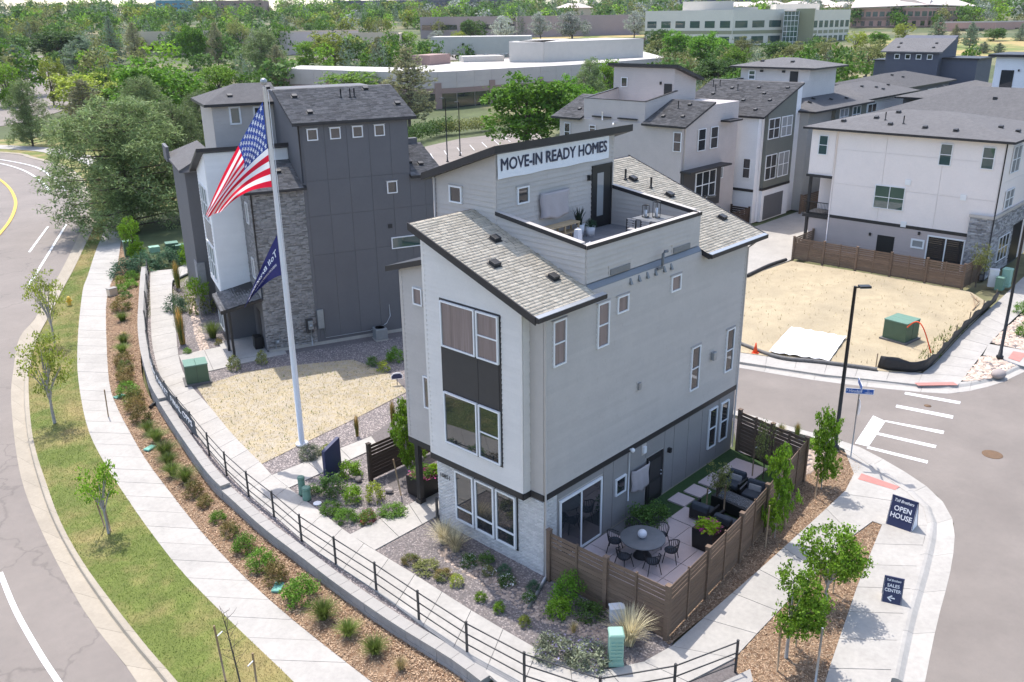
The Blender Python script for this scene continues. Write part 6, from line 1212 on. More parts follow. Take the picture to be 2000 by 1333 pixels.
# trees by the bend and round the offices, each where it stands
for key, t, nm, lb in (
    ('bigpine', (15.9,65.53,-0.91,12.32,13.89), 'pine_tree', 'huge spreading pine left of the charcoal house by the road'),
    ('pine1', (22.41,67.67,-0.82,11.06,8.86), 'pine_tree', 'dense pine half hidden behind the charcoal house roof'),
    ('pine1', (32.33,135.92,-0.67,10.26,7.18), 'pine_tree', 'dark conical pine beside the far bend of the road'),
    ('pine2', (39.55,131.36,-0.67,10.03,10.09), 'pine_tree', 'thin olive brown pine between the dark pine and the huge pine'),
    ('green2', (48.52,192.47,1.11,9.48,8.16), 'deciduous_tree', 'light green tree at the left edge above the road'),
    ('yellow1', (55.75,187.85,1.01,11.74,6.81), 'deciduous_tree', 'yellow green slender tree beside the parking lot lamp'),
    ('yellow1', (54.7,168.4,0.37,9.53,13.82), 'deciduous_tree', 'yellow green rounded tree behind the thin olive pine'),
    ('green1', (57.01,142.49,-0.42,12.97,16.41), 'deciduous_tree', 'large bright green tree above the huge pine'),
    ('pine1', (45.02,122.44,-0.68,10.51,9.78), 'pine_tree', 'pine directly above the huge pine'),
    ('pine1', (46.09,107.31,-0.65,8.8,8.39), 'pine_tree', 'pine touching the left end of the charcoal roof'),
    ('dark1', (102.71,302.38,5.37,11.21,18.42), 'deciduous_tree', 'dark green spreading tree over the parking lot'),
    ('pine3', (86.59,244.97,3.29,11.05,16.02), 'pine_tree', 'blue green pine behind the parking lot lamp'),
    ('spruce1', (109.78,278.32,4.68,14.79,10.2), 'spruce_tree', 'tall narrow dark spruce left of the tan office'),
    ('pine2', (117.41,278.68,4.8,12.74,9.05), 'pine_tree', 'grey thin pine at the left end of the tan office'),
    ('green1', (120.96,247.96,3.88,13.76,9.78), 'deciduous_tree', 'green tree in front of the tan office'),
    ('pine2', (126.02,242.23,3.8,13.46,7.88), 'pine_tree', 'olive pine in front of the tan office'),
    ('pine1', (101.53,177.7,1.42,14.27,14.66), 'pine_tree', 'large dark pine left of the long white roof'),
    ('pine2', (99.14,167.92,1.09,11.33,8.38), 'pine_tree', 'olive pine right beside the large dark pine'),
    ('yellow1', (149.41,214.7,3.44,12.52,16.45), 'deciduous_tree', 'bright yellow green tree above the white roof'),
    ('green2', (143.9,221.53,3.51,8.46,9.42), 'deciduous_tree', 'smaller green tree left of the yellow green tree'),
    ('pine2', (143.2,185.64,2.48,10.57,8.61), 'pine_tree', 'thin pine rising behind the white roof'),
    ('pine2', (86.15,107.05,-0.66,13.8,12.71), 'pine_tree', 'big olive pine right of the charcoal roof'),
    ('green2', (98.08,139.02,0.22,7.48,17.92), 'deciduous_tree', 'bright green tree showing just over the charcoal roof'),
    ('green2', (81.49,164.34,0.64,8.59,10.59), 'deciduous_tree', 'light green tree left above the charcoal roof'),
    ('green2', (68.24,155.13,0.14,7.37,9.25), 'deciduous_tree', 'green tree between the large bright tree and the charcoal roof'),
    ('green1', (78.99,72.05,-0.65,11.66,14.48), 'deciduous_tree', 'large bright green tree behind the banner tower'),
    ('green1', (97.25,78.14,-0.67,10.02,8.14), 'deciduous_tree', 'green tree left of the grey roof deck'),
    ('pine1', (116.33,89.96,-0.57,10.81,7.82), 'pine_tree', 'green pine behind the grey roof deck'),
    ('green2', (128.01,94.58,-0.15,10.21,7.28), 'deciduous_tree', 'light green tree behind the deck tower of the grey house'),
    ('dark1', (240.5,159.18,4.38,10.04,9.46), 'deciduous_tree', 'dark green tree at the left end of the white office'),
    ('green1', (223.02,139.33,3.5,10.41,12.3), 'deciduous_tree', 'green tree before the left half of the white office'),
    ('green1', (213.66,122.81,2.9,10.75,13.02), 'deciduous_tree', 'green tree before the middle of the white office'),
    ('olive1', (232.71,122.49,3.48,8.37,10.25), 'deciduous_tree', 'olive tree before the middle of the white office'),
    ('dark1', (232.55,112.29,3.3,7.74,9.39), 'deciduous_tree', 'dark tree below the glass corner of the white office'),
    ('olive1', (232.7,104.62,3.2,7.32,10.41), 'deciduous_tree', 'olive tree right of the glass corner'),
    ('olive1', (220.17,89.91,2.57,9.42,9.96), 'deciduous_tree', 'olive tree with bare trunk before the right wing of the office'),
    ('olive1', (208.7,75.04,2.01,9.83,11.29), 'deciduous_tree', 'large olive tree left of the navy house'),
    ('yellow1', (272.72,105.41,4.48,8.69,7.57), 'deciduous_tree', 'yellow tree at the right end of the white office'),
    ('olive1', (174.49,109.24,1.5,8.12,10.46), 'deciduous_tree', 'pale olive tree above the grey deck tower'),
    ('dark1', (158.2,87.18,0.61,9.14,11.87), 'deciduous_tree', 'dark green tree between deck tower and greige tower'),
    ('green2', (187.96,99.08,1.71,8.58,9.04), 'deciduous_tree', 'bright green tree behind the greige tower'),
    ('yellow1', (341.37,115.56,6.85,7.71,8.59), 'deciduous_tree', 'yellow green tree before the pink office'),
    ('pine3', (339.79,102.82,6.65,8.92,7.59), 'pine_tree', 'dark pine before the pink office'),
    ('pine2', (317.19,89.63,5.75,7.63,4.93), 'pine_tree', 'thin pine on the dry slope'),
    ('pine3', (314.31,83.6,5.59,8.46,6.56), 'pine_tree', 'tall pine on the dry slope'),
    ('dark1', (350.7,86.67,6.85,5.32,8.28), 'deciduous_tree', 'round dark tree before the low pink building'),
    ('spruce1', (353.17,78.45,6.85,6.31,6.32), 'spruce_tree', 'blue spruce at the right edge'),
    ('pine3', (294.83,73.41,4.84,3.67,5.49), 'pine_tree', 'small dark pine low on the dry slope'),
    ('pine3', (296.29,69.36,4.86,3.34,4.81), 'pine_tree', 'small dark pine right of its twin on the slope'),
    ('green1', (313.12,113.96,5.91,5.54,8.08), 'deciduous_tree', 'light green tree below the pink office'),
    ('silver1', (253.41,243.4,6.59,12.09,10.82), 'deciduous_tree', 'silver grey tree above the white roof'),
    ('silver1', (275.95,242.15,7.14,12.97,10.82), 'deciduous_tree', 'silver tree left of the mauve wall'),
    ('silver1', (282.65,230.33,7.07,12.87,18.04), 'deciduous_tree', 'wide silver tree in the middle of the dry bank'),
    ('silver1', (305.65,215.4,7.38,12.67,11.35), 'deciduous_tree', 'silver tree left of the white office'),
    ('dark1', (247.08,252.97,6.67,11.38,11.29), 'deciduous_tree', 'dark tree left of the silver tree above the roof'),
    ('yellow1', (239.06,254.26,6.52,7,7.02), 'deciduous_tree', 'small bright tree left of the dark tree above the roof'),
    ('silver1', (234.28,261.54,6.58,6.64,7.05), 'deciduous_tree', 'small silver shrub tree behind the white roof'),
    ('green2', (196.36,234.41,4.99,8.59,9.12), 'deciduous_tree', 'small round green tree in the far parking lot'),
    ('green1', (72.97,262.77,3.71,10.86,10.1), 'deciduous_tree', 'green tree in the upper left thicket'),
    ('pine3', (67.33,239.38,2.87,9.7,9.34), 'pine_tree', 'pine in the upper left thicket'),
    ('pine1', (90.54,320.21,5.81,11,10.34), 'pine_tree', 'dark pine at the upper left edge'),
    ('olive1', (116.33,363.42,7.53,13.36,9.92), 'deciduous_tree', 'bare branched olive tree in the upper left'),
    ('green2', (67.07,186.14,1.12,7.57,7.96), 'deciduous_tree', 'fresh green tree between the parking lamp and large bright tree'),
    ('olive1', (157.77,282.57,5.57,13.86,9.25), 'deciduous_tree', 'brownish tree behind the tan office'),
    ('pine1', (18.09,74.47,-0.77,6.21,5.29), 'pine_tree', 'lower pine in the shade at the foot of the huge pine')):
    tree(key, t, nm, lb)
# far belt of trees: one mass per foliage tone
def wood(name, key, spots, label):
    tr, cr_ = TM[key]; n = len(cr_.vertices); co = np.empty(n * 3, np.float32); cr_.vertices.foreach_get('co', co); co = co.reshape(-1, 4, 3); Vs = []
    for x, y, h, w_ in spots:
        k = rng.choice(len(co), min(len(co), 520 if math.hypot(x - CX, y - CY) < 450 else 260), False); q = co[k].copy(); c = q.mean(1, keepdims=True); q = c + (q - c) * (2.2 if math.hypot(x - CX, y - CY) < 450 else 3.0); a = rng.uniform(0, 6.28); ca, sa = math.cos(a), math.sin(a)
        X = (q[..., 0] * ca - q[..., 1] * sa) * w_ + x; Y = (q[..., 0] * sa + q[..., 1] * ca) * w_ + y; Vs.append(np.stack([X, Y, q[..., 2] * h + hz(x, y)], -1).reshape(-1, 3))
    V = np.concatenate(Vs); tag(link(name, npmesh(name, V, quadF(len(V) // 4), M[cr_.materials[0].name])), label, 'trees', kind='stuff')
rng = np.random.default_rng(99); belts = {k: [] for k in ('green1', 'green2', 'yellow1', 'dark1', 'pine3', 'olive1', 'silver1')}
yaw = math.atan2(-cr[1][2], -cr[0][2])
def clear(r, d):                                  # keep the offices, lots and slope in view
    if d < -9: return (165 < r < 285 and d > -27 and rng.random() < .55) or r > 470
    if d < 13: return (240 < r < 315 and d > 2 and rng.random() < .5) or r > 425
    if d < 22: return r > 345 or (200 < r < 300 and rng.random() < .22)
    return r > 290 or (r > 215 and rng.random() < .35)
for i in range(2600):
    d = rng.uniform(-34, 36); r = 120 + 760 * rng.random() ** 1.2
    if not clear(r, d): continue
    if d > 27 and r < 165: continue
    a = R_(d); x, y = CX + r * math.cos(yaw + a), CY + r * math.sin(yaw + a); h = rng.uniform(6.5, 12) * (.8 if d < -9 and r < 300 else 1) * (1 if r < 500 else 1.2); w_ = h * rng.uniform(.75, 1.2)
    k = rng.choice(['green1', 'green2', 'dark1', 'dark1', 'pine3', 'pine3', 'olive1', 'yellow1' if d > 5 else 'olive1', 'silver1' if r > 300 and d < 10 else 'green1']); belts[k].append((x, y, h, w_ if k != 'pine3' else w_ * .7))
for k, lb in (('green1', 'far belt of mid green trees along the horizon'), ('green2', 'far belt of bright green trees along the horizon'), ('yellow1', 'far belt of yellow green trees along the horizon'), ('dark1', 'far belt of dark green trees along the horizon'), ('pine3', 'far belt of blue green conifers along the horizon'), ('olive1', 'far belt of olive trees along the horizon'), ('silver1', 'far belt of silver trees along the horizon')):
    if belts[k]: wood('far_wood', k, belts[k], lb)
# hedges round the parking lot
def hedge(A, B, h, d, label, key='leaf_dark', dens=420):
    A, B = np.array(A), np.array(B); L = np.linalg.norm((B - A)[:2]); n = int(L * dens * .5); t = rng.random(n); P = A[None] + (B - A)[None] * t[:, None]; P += rng.normal(size=(n, 3)) * np.array([d * .35, d * .35, 0]); P[:, 2] += rng.uniform(.1, 1, n) ** .6 * h * (.85 + .15 * np.sin(t * 40))
    V = leafq(P, .28, .7); tag(link('hedge', npmesh('hedge', V, quadF(len(V) // 4), M[key])), label, 'hedge')
hedge((80.53,93.42,-0.67), (97.22,92.18,-0.65), 2.6, 2.0, 'clipped dark hedge behind the parking lot', 'leaf_olive'); hedge((70.21,89.77,-0.66), (84.62,94.68,-0.67), 3.0, 2.4, 'dark bushes right of the charcoal house')
# ---------- small plants ----------
PM = {}
def shrub_mesh(key, seed, leafm, n=900, leaf=.07, clumps=55, flat=.8, up=.35, asp=.6, dome=1.0):
    global rng; rng = np.random.default_rng(seed); d = sph(clumps); d[:, 2] = np.abs(d[:, 2]); C = d * rng.uniform(.45, 1., clumps)[:, None] ** .6 * np.array([.46, .46, .82 * dome]); per = n // clumps
    P = np.repeat(C, per, 0) + rng.normal(0, .065, (clumps * per, 3)); P[:, 2] = np.abs(P[:, 2]) + .03; V = leafq(P, leaf, asp, up); PM[key] = npmesh('foliage', V, quadF(len(V) // 4), M[leafm])
def grass_mesh(key, seed, leafm, n=260, spread=.5, lean=.9, wid=.012, tip=None):
    """unit tuft: height 1, width about 1; arching blades of three segments"""
    global rng; rng = np.random.default_rng(seed); a = rng.uniform(0, 6.28, n); r0 = rng.uniform(0, .12, n); L = rng.uniform(.65, 1.05, n); ln = rng.uniform(.1, 1, n) * lean; d = np.stack([np.cos(a), np.sin(a), 0 * a], 1); s = np.stack([-np.sin(a), np.cos(a), 0 * a], 1); V = []
    for t in (0, .4, .75, 1.): c = d * (r0 + ln * spread * t ** 1.8)[:, None] + np.array([0, 0, 1]) * (L * (t - .32 * ln * t ** 2.4))[:, None]; w_ = wid * (1 - t * .9); V.append((c - s * w_, c + s * w_))
    V = np.stack([V[i][k] for i in range(4) for k in (0, 1)], 1); F = []
    f = np.array([(0, 1, 3, 2), (2, 3, 5, 4), (4, 5, 7, 6)]); F = (np.arange(n)[:, None, None] * 8 + f[None]).reshape(-1, 4); PM[key] = npmesh('blades', V.reshape(-1, 3), F, M[leafm])
shrub_mesh('sh_green', 31, 'leaf_green', 2000, .062); shrub_mesh('sh_bright', 32, 'leaf_bright', 1500, .075); shrub_mesh('sh_rust', 33, 'leaf_rust', 1900, .06); shrub_mesh('sh_dark', 34, 'leaf_dark', 1300, .075); shrub_mesh('sh_yellow', 35, 'leaf_yellow', 800, .09); shrub_mesh('sh_sage', 36, 'leaf_sage', 1400, .10, asp=.25, up=.1); shrub_mesh('sh_blue', 37, 'leaf_blue', 1400, .09, asp=.3, up=.1); shrub_mesh('sh_olive', 38, 'leaf_olive', 1000, .08)
shrub_mesh('fl_white', 41, 'petal_white', 70, .11, clumps=35, up=1); shrub_mesh('fl_pink', 42, 'petal_pink', 420, .10, clumps=60, up=1, dome=.6); shrub_mesh('fl_purple', 43, 'petal_purple', 130, .06, clumps=60, up=.6); shrub_mesh('lime', 44, 'leaf_lime', 700, .16, dome=.7); shrub_mesh('sh_red', 45, 'leaf_red', 500, .1, asp=.3)
grass_mesh('gr_green', 51, 'blade_green', 520, .62, 1.0, .010); grass_mesh('gr_straw', 52, 'blade_straw', 220, .5, .9, .011); grass_mesh('gr_gold', 53, 'blade_gold', 240, .22, .7, .010); grass_mesh('gr_blond', 54, 'blade_blond', 420, .62, 1.0, .008); grass_mesh('agave', 55, 'agave', 46, .5, .6, .035); grass_mesh('gr_base', 56, 'blade_green', 200, .35, .9, .012)
def plant(name, meshes, p, h, w_, label, cat='shrub', group=None, parent=None):
    r = empty(name, p, random.uniform(0, 6.28), label, cat, group)
    for nm, k in meshes:
        o = link(nm, PM[k], r, scale=(w_, w_, h))
        if nm == 'flowers': o['kind'] = 'stuff'
    return r
def wpx(p): d = Vector(p) - Vector(cl); f = Vector((-cr[0][2], -cr[1][2], -cr[2][2])); return d.dot(f) / (cd.lens / 36 * 2000)
# plants of the long mulch bed, from the far end to the bottom of the picture
bed = [('b', (8,50.05,-0.5), 50, 'blue juniper mass at the far end of the mulch bed'), ('b', (9.6,49.87,-0.48), 60, 'grey green juniper mass beside the wall end'), ('b', (11.39,49.56,-0.3), 52, 'grey green juniper mass at the green cabinets'),
 ('y', (6.66,47.79,-0.5), 20, None), ('g', (7.75,48.19,-0.5), 24, None), ('g', (6.79,46.31,-0.52), 22, None), ('g', (5.73,45.83,-0.53), 20, None), ('d', (5.43,44.19,-0.55), 20, None), ('r', (4.03,41.85,-0.58), 34, None),
 ('G', (3.05,39.55,-0.62), 26, None), ('s', (1.93,36.87,-0.65), 14, None), ('G', (1.22,35.4,-0.68), 28, None), ('G', (0.48,33.93,-0.7), 28, None),
 ('r', (-0.24,32.17,-0.75), 32, None), ('r', (-0.67,31.03,-0.76), 28, None), ('r', (-1.2,29.92,-0.76), 28, None), ('r', (-1.59,28.97,-0.77), 28, None), ('g', (-2.05,27.71,-0.77), 34, None), ('r', (-2.27,26.64,-0.77), 36, None), ('r', (-2.7,25.48,-0.77), 32, None), ('r', (-3.09,23.98,-0.77), 36, None),
 ('G', (-3.47,22.42,-0.77), 32, None), ('G', (-3.65,21.21,-0.77), 36, None), ('G', (-4.06,19.48,-0.77), 42, None), ('G', (-4.41,18.54,-0.77), 34, None), ('G', (-4.75,17.5,-0.77), 34, None), ('G', (-4.63,16.55,-0.77), 40, None),
 ('r', (-4.97,15.29,-0.77), 36, None), ('r', (-5.08,14.1,-0.77), 28, None), ('g', (-5.36,12.59,-0.77), 26, None), ('r', (-5.55,11.36,-0.77), 34, None), ('g', (-5.72,9.97,-0.77), 40, None), ('g', (-5.93,8.58,-0.77), 46, None), ('r', (-6.02,7.46,-0.77), 44, None), ('g', (-6.04,5.82,-0.77), 58, None),
 ('G', (-6.15,4.38,-0.77), 52, None), ('G', (-6.1,3.08,-0.77), 42, None), ('G', (-6.08,1.76,-0.77), 46, None), ('S', (-6.01,0.57,-0.77), 34, None)]
kinds = {'b': ('sh_blue', .62), 'y': ('sh_yellow', .8), 'g': ('sh_green', .75), 'd': ('sh_dark', .7), 'r': ('sh_rust', .75), 'G': ('gr_green', .55), 's': ('gr_straw', .5), 'S': ('gr_straw', .6)}
words = {'y': 'small yellow shrub', 'g': 'round green shrub', 'd': 'small dark shrub', 'r': 'round green and rust shrub', 'G': 'tuft of green ornamental grass', 's': 'small straw coloured tuft', 'S': 'yellowish grass tuft'}
cnt_ = {}; ORD = 'first second third fourth fifth sixth seventh eighth ninth tenth eleventh twelfth thirteenth fourteenth fifteenth sixteenth'.split()
for i, (k, p, w_, lb) in enumerate(bed):
    m, hf = kinds[k]; s = w_ * wpx(p) * 1.3
    grp = None
    if lb is None:
        cnt_[k] = cnt_.get(k, 0) + 1; lb = ORD[cnt_[k] - 1] + ' ' + words[k] + ' from the far end of the mulch bed'; grp = 'plants of the long mulch bed'
    plant('ornamental_grass' if k in 'GsS' else 'shrub', [('blades' if k in 'GsS' else 'foliage', m)], p, s * hf * (1.15 if k in 'GsS' else 1), s, lb, 'grass' if k in 'GsS' else 'shrub', grp)
# house gardens
def garden(L):
    for nm, ms, p, w_, hf, lb, cat in L: s = w_ * wpx(p) * 1.15; plant(nm, ms, p, s * hf, s, lb, cat)
garden([('shrub', [('foliage', 'sh_sage')], (-0.33,13.49,-0.22), 44, .7, 'grey sage bush at the foot of the flagpole', 'shrub'), ('shrub', [('foliage', 'sh_bright')], (-0.16,10.72,-0.22), 44, .85, 'bright green bush right of the monument sign', 'shrub'),
 ('shrub', [('foliage', 'sh_dark')], (-1.51,10.18,-0.22), 56, .75, 'dark bushy plant before the monument sign', 'shrub'), ('shrub', [('foliage', 'sh_dark')], (-2.08,10.82,-0.22), 30, .6, 'low dark bush beside the green pedestals', 'shrub'), ('shrub', [('foliage', 'sh_olive')], (0.42,13.16,-0.22), 30, .7, 'thin olive bush right of the flagpole', 'shrub'),
 ('shrub', [('foliage', 'sh_bright')], (-1.35,9.02,-0.22), 40, .9, 'upright light green shrub in the rock bed', 'shrub'), ('shrub', [('foliage', 'sh_yellow')], (-0.7,8.42,-0.22), 38, 1.0, 'yellow green shrub nearest the slat screen', 'shrub'),
 ('shrub', [('foliage', 'sh_green')], (-2.44,8.96,-0.22), 40, .6, 'low green shrub, left one of the pair by the walk', 'shrub'), ('shrub', [('foliage', 'sh_green')], (-2.42,8.03,-0.22), 42, .6, 'low green shrub, right one of the pair by the walk', 'shrub'), ('shrub', [('foliage', 'sh_green'), ('flowers', 'sh_red')], (-1.91,7.35,-0.22), 34, .75, 'small green shrub with red tips by the walk', 'shrub'), ('shrub', [('foliage', 'sh_green')], (-0.87,7.09,-0.22), 50, .35, 'spreading low green plant beside the entry walk', 'shrub'),
 ('ornamental_grass', [('blades', 'gr_blond')], (-0.93,4.05,-0.22), 60, .75, 'blond feather grass at the white brick wall', 'grass'), ('ornamental_grass', [('blades', 'gr_blond')], (-1.02,3.36,-0.22), 56, .8, 'blond feather grass nearest the brick wall windows', 'grass'),
 ('shrub', [('foliage', 'sh_rust')], (-2.59,4.04,-0.22), 34, .5, 'low rusty plant at the left end of its row', 'shrub'), ('shrub', [('foliage', 'sh_olive')], (-2.51,3.31,-0.22), 48, .4, 'low olive mat plant beside the front walk', 'shrub'), ('shrub', [('foliage', 'sh_rust')], (-2.43,2.5,-0.22), 36, .5, 'low rusty plant in the middle of its row', 'shrub'), ('shrub', [('foliage', 'sh_yellow')], (-2.4,1.86,-0.22), 28, .8, 'yellow green plant at the right end of the rusty row', 'shrub'),
 ('shrub', [('foliage', 'sh_dark'), ('flowers', 'fl_white')], (-1.3,2.38,-0.22), 32, .8, 'white flowering bush nearest the feather grass', 'shrub'), ('shrub', [('foliage', 'sh_dark')], (-0.78,2.03,-0.22), 30, .8, 'dark bush below the brick wall windows', 'shrub'), ('shrub', [('foliage', 'sh_olive'), ('flowers', 'fl_white')], (-1.21,1.5,-0.22), 26, .7, 'olive bush with few white flowers', 'shrub'), ('shrub', [('foliage', 'sh_blue')], (-0.85,1.1,-0.22), 28, .8, 'blue green bush right below the brick wall', 'shrub'), ('shrub', [('foliage', 'sh_dark'), ('flowers', 'fl_white')], (-1.21,0.62,-0.22), 34, .6, 'white flowering bush nearest the downspout drain', 'shrub'),
 ('shrub', [('foliage', 'sh_blue')], (-0.86,-0.29,-0.22), 28, .8, 'small blue green bush right of the drain pipe', 'shrub'), ('shrub', [('foliage', 'sh_dark'), ('flowers', 'fl_white')], (-1.38,-0.54,-0.22), 26, .8, 'small bush with white blooms below the drain pipe', 'shrub'),
 ('shrub', [('foliage', 'sh_bright')], (-2.45,0.65,-0.22), 24, .8, 'small lime bush, left of three along the walk', 'shrub'), ('shrub', [('foliage', 'sh_bright')], (-2.46,-0.22,-0.22), 24, 1.0, 'small lime bush, middle of three along the walk', 'shrub'), ('shrub', [('foliage', 'sh_yellow')], (-2.41,-1.28,-0.22), 26, .8, 'small yellow bush, right of three along the walk', 'shrub'),
 ('shrub', [('foliage', 'sh_green')], (-0.46,-1.55,-0.22), 64, .95, 'large green bush against the brown slat fence', 'shrub'), ('shrub', [('foliage', 'sh_bright')], (-1.26,-1.78,-0.22), 52, .75, 'bright green bush below the large bush', 'shrub'), ('shrub', [('foliage', 'sh_dark')], (-0.71,-2.59,-0.22), 54, .6, 'open dark bush beside the white utility box', 'shrub'),
 ('ornamental_grass', [('blades', 'gr_blond')], (-0.94,-4.29,-0.22), 78, 1.0, 'large blond feather grass at the fence corner', 'grass'), ('ornamental_grass', [('blades', 'gr_straw')], (-1.65,-2.68,-0.22), 26, .9, 'thin straw grass above the lavender', 'grass'),
 ('lavender', [('foliage', 'sh_sage'), ('flowers', 'fl_purple')], (-2.8,-2.93,-0.22), 84, .5, 'left one of two lavender clumps by the mint pedestal', 'lavender'), ('lavender', [('foliage', 'sh_sage'), ('flowers', 'fl_purple')], (-2.35,-3.83,-0.22), 84, .5, 'right one of two lavender clumps by the mint pedestal', 'lavender'),
 ('ornamental_grass', [('blades', 'gr_gold'), ('base_blades', 'gr_base')], (8.68,42.79,-0.22), 30, 1.7, 'tall golden grass nearest the wall end', 'grass'), ('ornamental_grass', [('blades', 'gr_gold'), ('base_blades', 'gr_base')], (3.07,31.41,-0.22), 40, 1.75, 'tall golden grass beside the porch walk', 'grass'), ('ornamental_grass', [('blades', 'gr_green')], (4.84,31.01,-0.22), 40, .8, 'green grass tuft beside the charcoal porch', 'grass'),
 ('shrub', [('foliage', 'sh_blue')], (5.92,37.67,-0.22), 44, .8, 'blue green bush leaning over the front walk', 'shrub'), ('shrub', [('foliage', 'sh_green')], (2.49,29.74,-0.22), 16, .7, 'tiny green plant beside the porch walk', 'shrub'), ('shrub', [('foliage', 'sh_rust')], (4.5,29.76,-0.22), 16, .7, 'tiny dark plant by the porch posts', 'shrub'), ('shrub', [('foliage', 'sh_olive')], (2.96,25.35,-0.22), 26, 1.2, 'thin grey plant at the porch corner', 'shrub'), ('shrub', [('foliage', 'sh_olive')], (4.5,24.99,-0.22), 22, 1.3, 'thin plant below the grey brick wall', 'shrub'),
 ('shrub', [('foliage', 'sh_dark')], (8.44,20.02,-0.22), 24, .9, 'dark round bush, left one on the charcoal wall side', 'shrub'), ('shrub', [('foliage', 'sh_green')], (9.78,19.67,-0.22), 34, .8, 'green bush against the left wing of the grey house', 'shrub'), ('shrub', [('foliage', 'sh_yellow')], (8.3,18.91,-0.22), 26, .8, 'yellow bush at the edge of the dry lot', 'shrub'),
 ('ornamental_grass', [('blades', 'gr_gold'), ('base_blades', 'gr_base')], (2.38,13.56,-0.22), 22, 2.0, 'golden grass at the edge of the dry lot', 'grass'), ('ornamental_grass', [('blades', 'gr_gold'), ('base_blades', 'gr_base')], (4.2,13.15,-0.22), 26, 2.0, 'golden grass left of the door tree', 'grass'), ('shrub', [('foliage', 'sh_bright')], (12.59,48.35,-0.25), 40, 1.3, 'yellow green bush beside the green cabinets', 'shrub'),
 ('shrub', [('foliage', 'sh_olive')], (6.94,36.16,-0.22), 46, 1.5, 'loose grey olive shrub at the charcoal house', 'shrub'), ('shrub', [('foliage', 'sh_sage')], (9.72,41.97,-0.22), 30, 1.6, 'pale feathery shrub behind the golden grass', 'shrub'),
 ('shrub', [('foliage', 'sh_red')], (47.7,0.54,-0.2), 22, .8, 'small red bush at the corner of the cream house fence', 'shrub'),
 ('ornamental_grass', [('blades', 'gr_gold'), ('base_blades', 'gr_base')], (15.62,-1.68,-0.22), 26, 1.2, 'golden grass behind the far patio fence', 'grass'), ('ornamental_grass', [('blades', 'gr_base'), ('plumes', 'gr_straw')], (15.43,-1,-0.22), 26, .9, 'straw grass behind the far patio fence', 'grass'), ('shrub', [('foliage', 'sh_bright')], (15.3,-2.55,-0.22), 30, .6, 'low green plant at the far fence corner', 'shrub'),
 ('shrub', [('foliage', 'sh_dark')], (4.75, -.75, -.15), 60, .8, 'dark shrub below the covered screen', 'shrub'), ('shrub', [('foliage', 'sh_dark')], (5.5, -.9, -.15), 50, .8, 'dark shrub between covered screen and patio door', 'shrub'), ('shrub', [('foliage', 'sh_green')], (37.16,-5.52,-0.2), 30, .9, 'green bush at the right edge among the cobbles', 'shrub'),
 ('shrub', [('foliage', 'sh_green')], (41.52,-4.24,-0.2), 30, .8, 'green bush beside the far sidewalk', 'shrub'), ('ornamental_grass', [('blades', 'gr_straw')], (7.45,-7.58,-0.22), 34, .9, 'straw grass behind the bushy young tree', 'grass'), ('ornamental_grass', [('blades', 'gr_green')], (6.7,-7.73,-0.22), 22, .8, 'green tuft behind the bushy young tree', 'grass')])
# planted pots
plant('planter_flowers', [('foliage', 'lime'), ('flowers', 'fl_pink')], (5.15, -3.35, pz + .78), .5, .95, 'lime leaves and pink petunias in the patio planter', 'flowers')
plant('planter_flowers', [('flowers', 'fl_pink'), ('foliage', 'sh_green')], (.95, 7.3, .62), .55, 1.1, 'pink petunias in the front door planter', 'flowers'); plant('planter_foliage', [('foliage', 'lime')], (1.35, 7.15, .62), .6, .7, 'lime foliage at the back of the front door planter', 'foliage')
plant('agave', [('blades', 'agave')], (6.35, 3.75, dz + .45), .8, .95, 'dark spiky agave in the tall white deck pot', 'agave'); plant('succulent', [('blades', 'agave'), ('foliage', 'sh_blue')], (6.75, 3.5, dz + .35), .38, .5, 'blue green succulent in the low white deck pot', 'succulent')
# ---------- staked young trees ----------
def young_tree(key, t, label, stakes=(), sway=0, bark='bark_pale'):
    x, y, z, h, w_ = t; r = empty('young_tree', (x, y, z), random.uniform(0, 6.28), label, 'tree'); tr, cr_ = TM[key]; s = (w_ * 1.05, w_ * 1.05, h); link('trunk', tr, r, scale=s); link('crown', cr_, r, scale=s)
    return r
def col_tree(key, seed, leafm, zc, rz, rx, nl, leaf, per=22, leaves=20, barkm='bark_pale', lobe=.5):
    global rng; rng = np.random.default_rng(seed); L = []
    for k in range(nl):
        tt_ = (k + .5) / nl; L.append((rng.normal(0, .10), rng.normal(0, .10), zc - rz + 2 * rz * tt_, rx * rng.uniform(.7, 1.1) * (1 - .55 * abs(tt_ - .42) ** 1.2), rz * lobe))
    P, C = crown_pts(L, per, .030, leaves, .3); V = leafq(P, leaf); trunk = MB().tube([(0, 0, -.02), (.005, .01, .3), (0, 0, .9)], [.016, .012, .004], 6)
    for x, y, z, a, b in L: trunk.tube([(0, 0, z * .7), (x * 1.6, y * 1.6, z)], [.006, .002], 4, False)
    me = bpy.data.meshes.new('trunk'); me.from_pydata([tuple(v) for v in trunk.v], [], trunk.f); me.materials.append(M[barkm]); TM[key] = (me, npmesh('crown', V, quadF(len(V) // 4), M[leafm]))
col_tree('columnar', 61, 'leaf_bright', .58, .42, .42, 9, .055, 26, 20, lobe=.30); col_tree('columnar2', 62, 'leaf_bright', .58, .42, .42, 10, .055, 26, 20, lobe=.30)
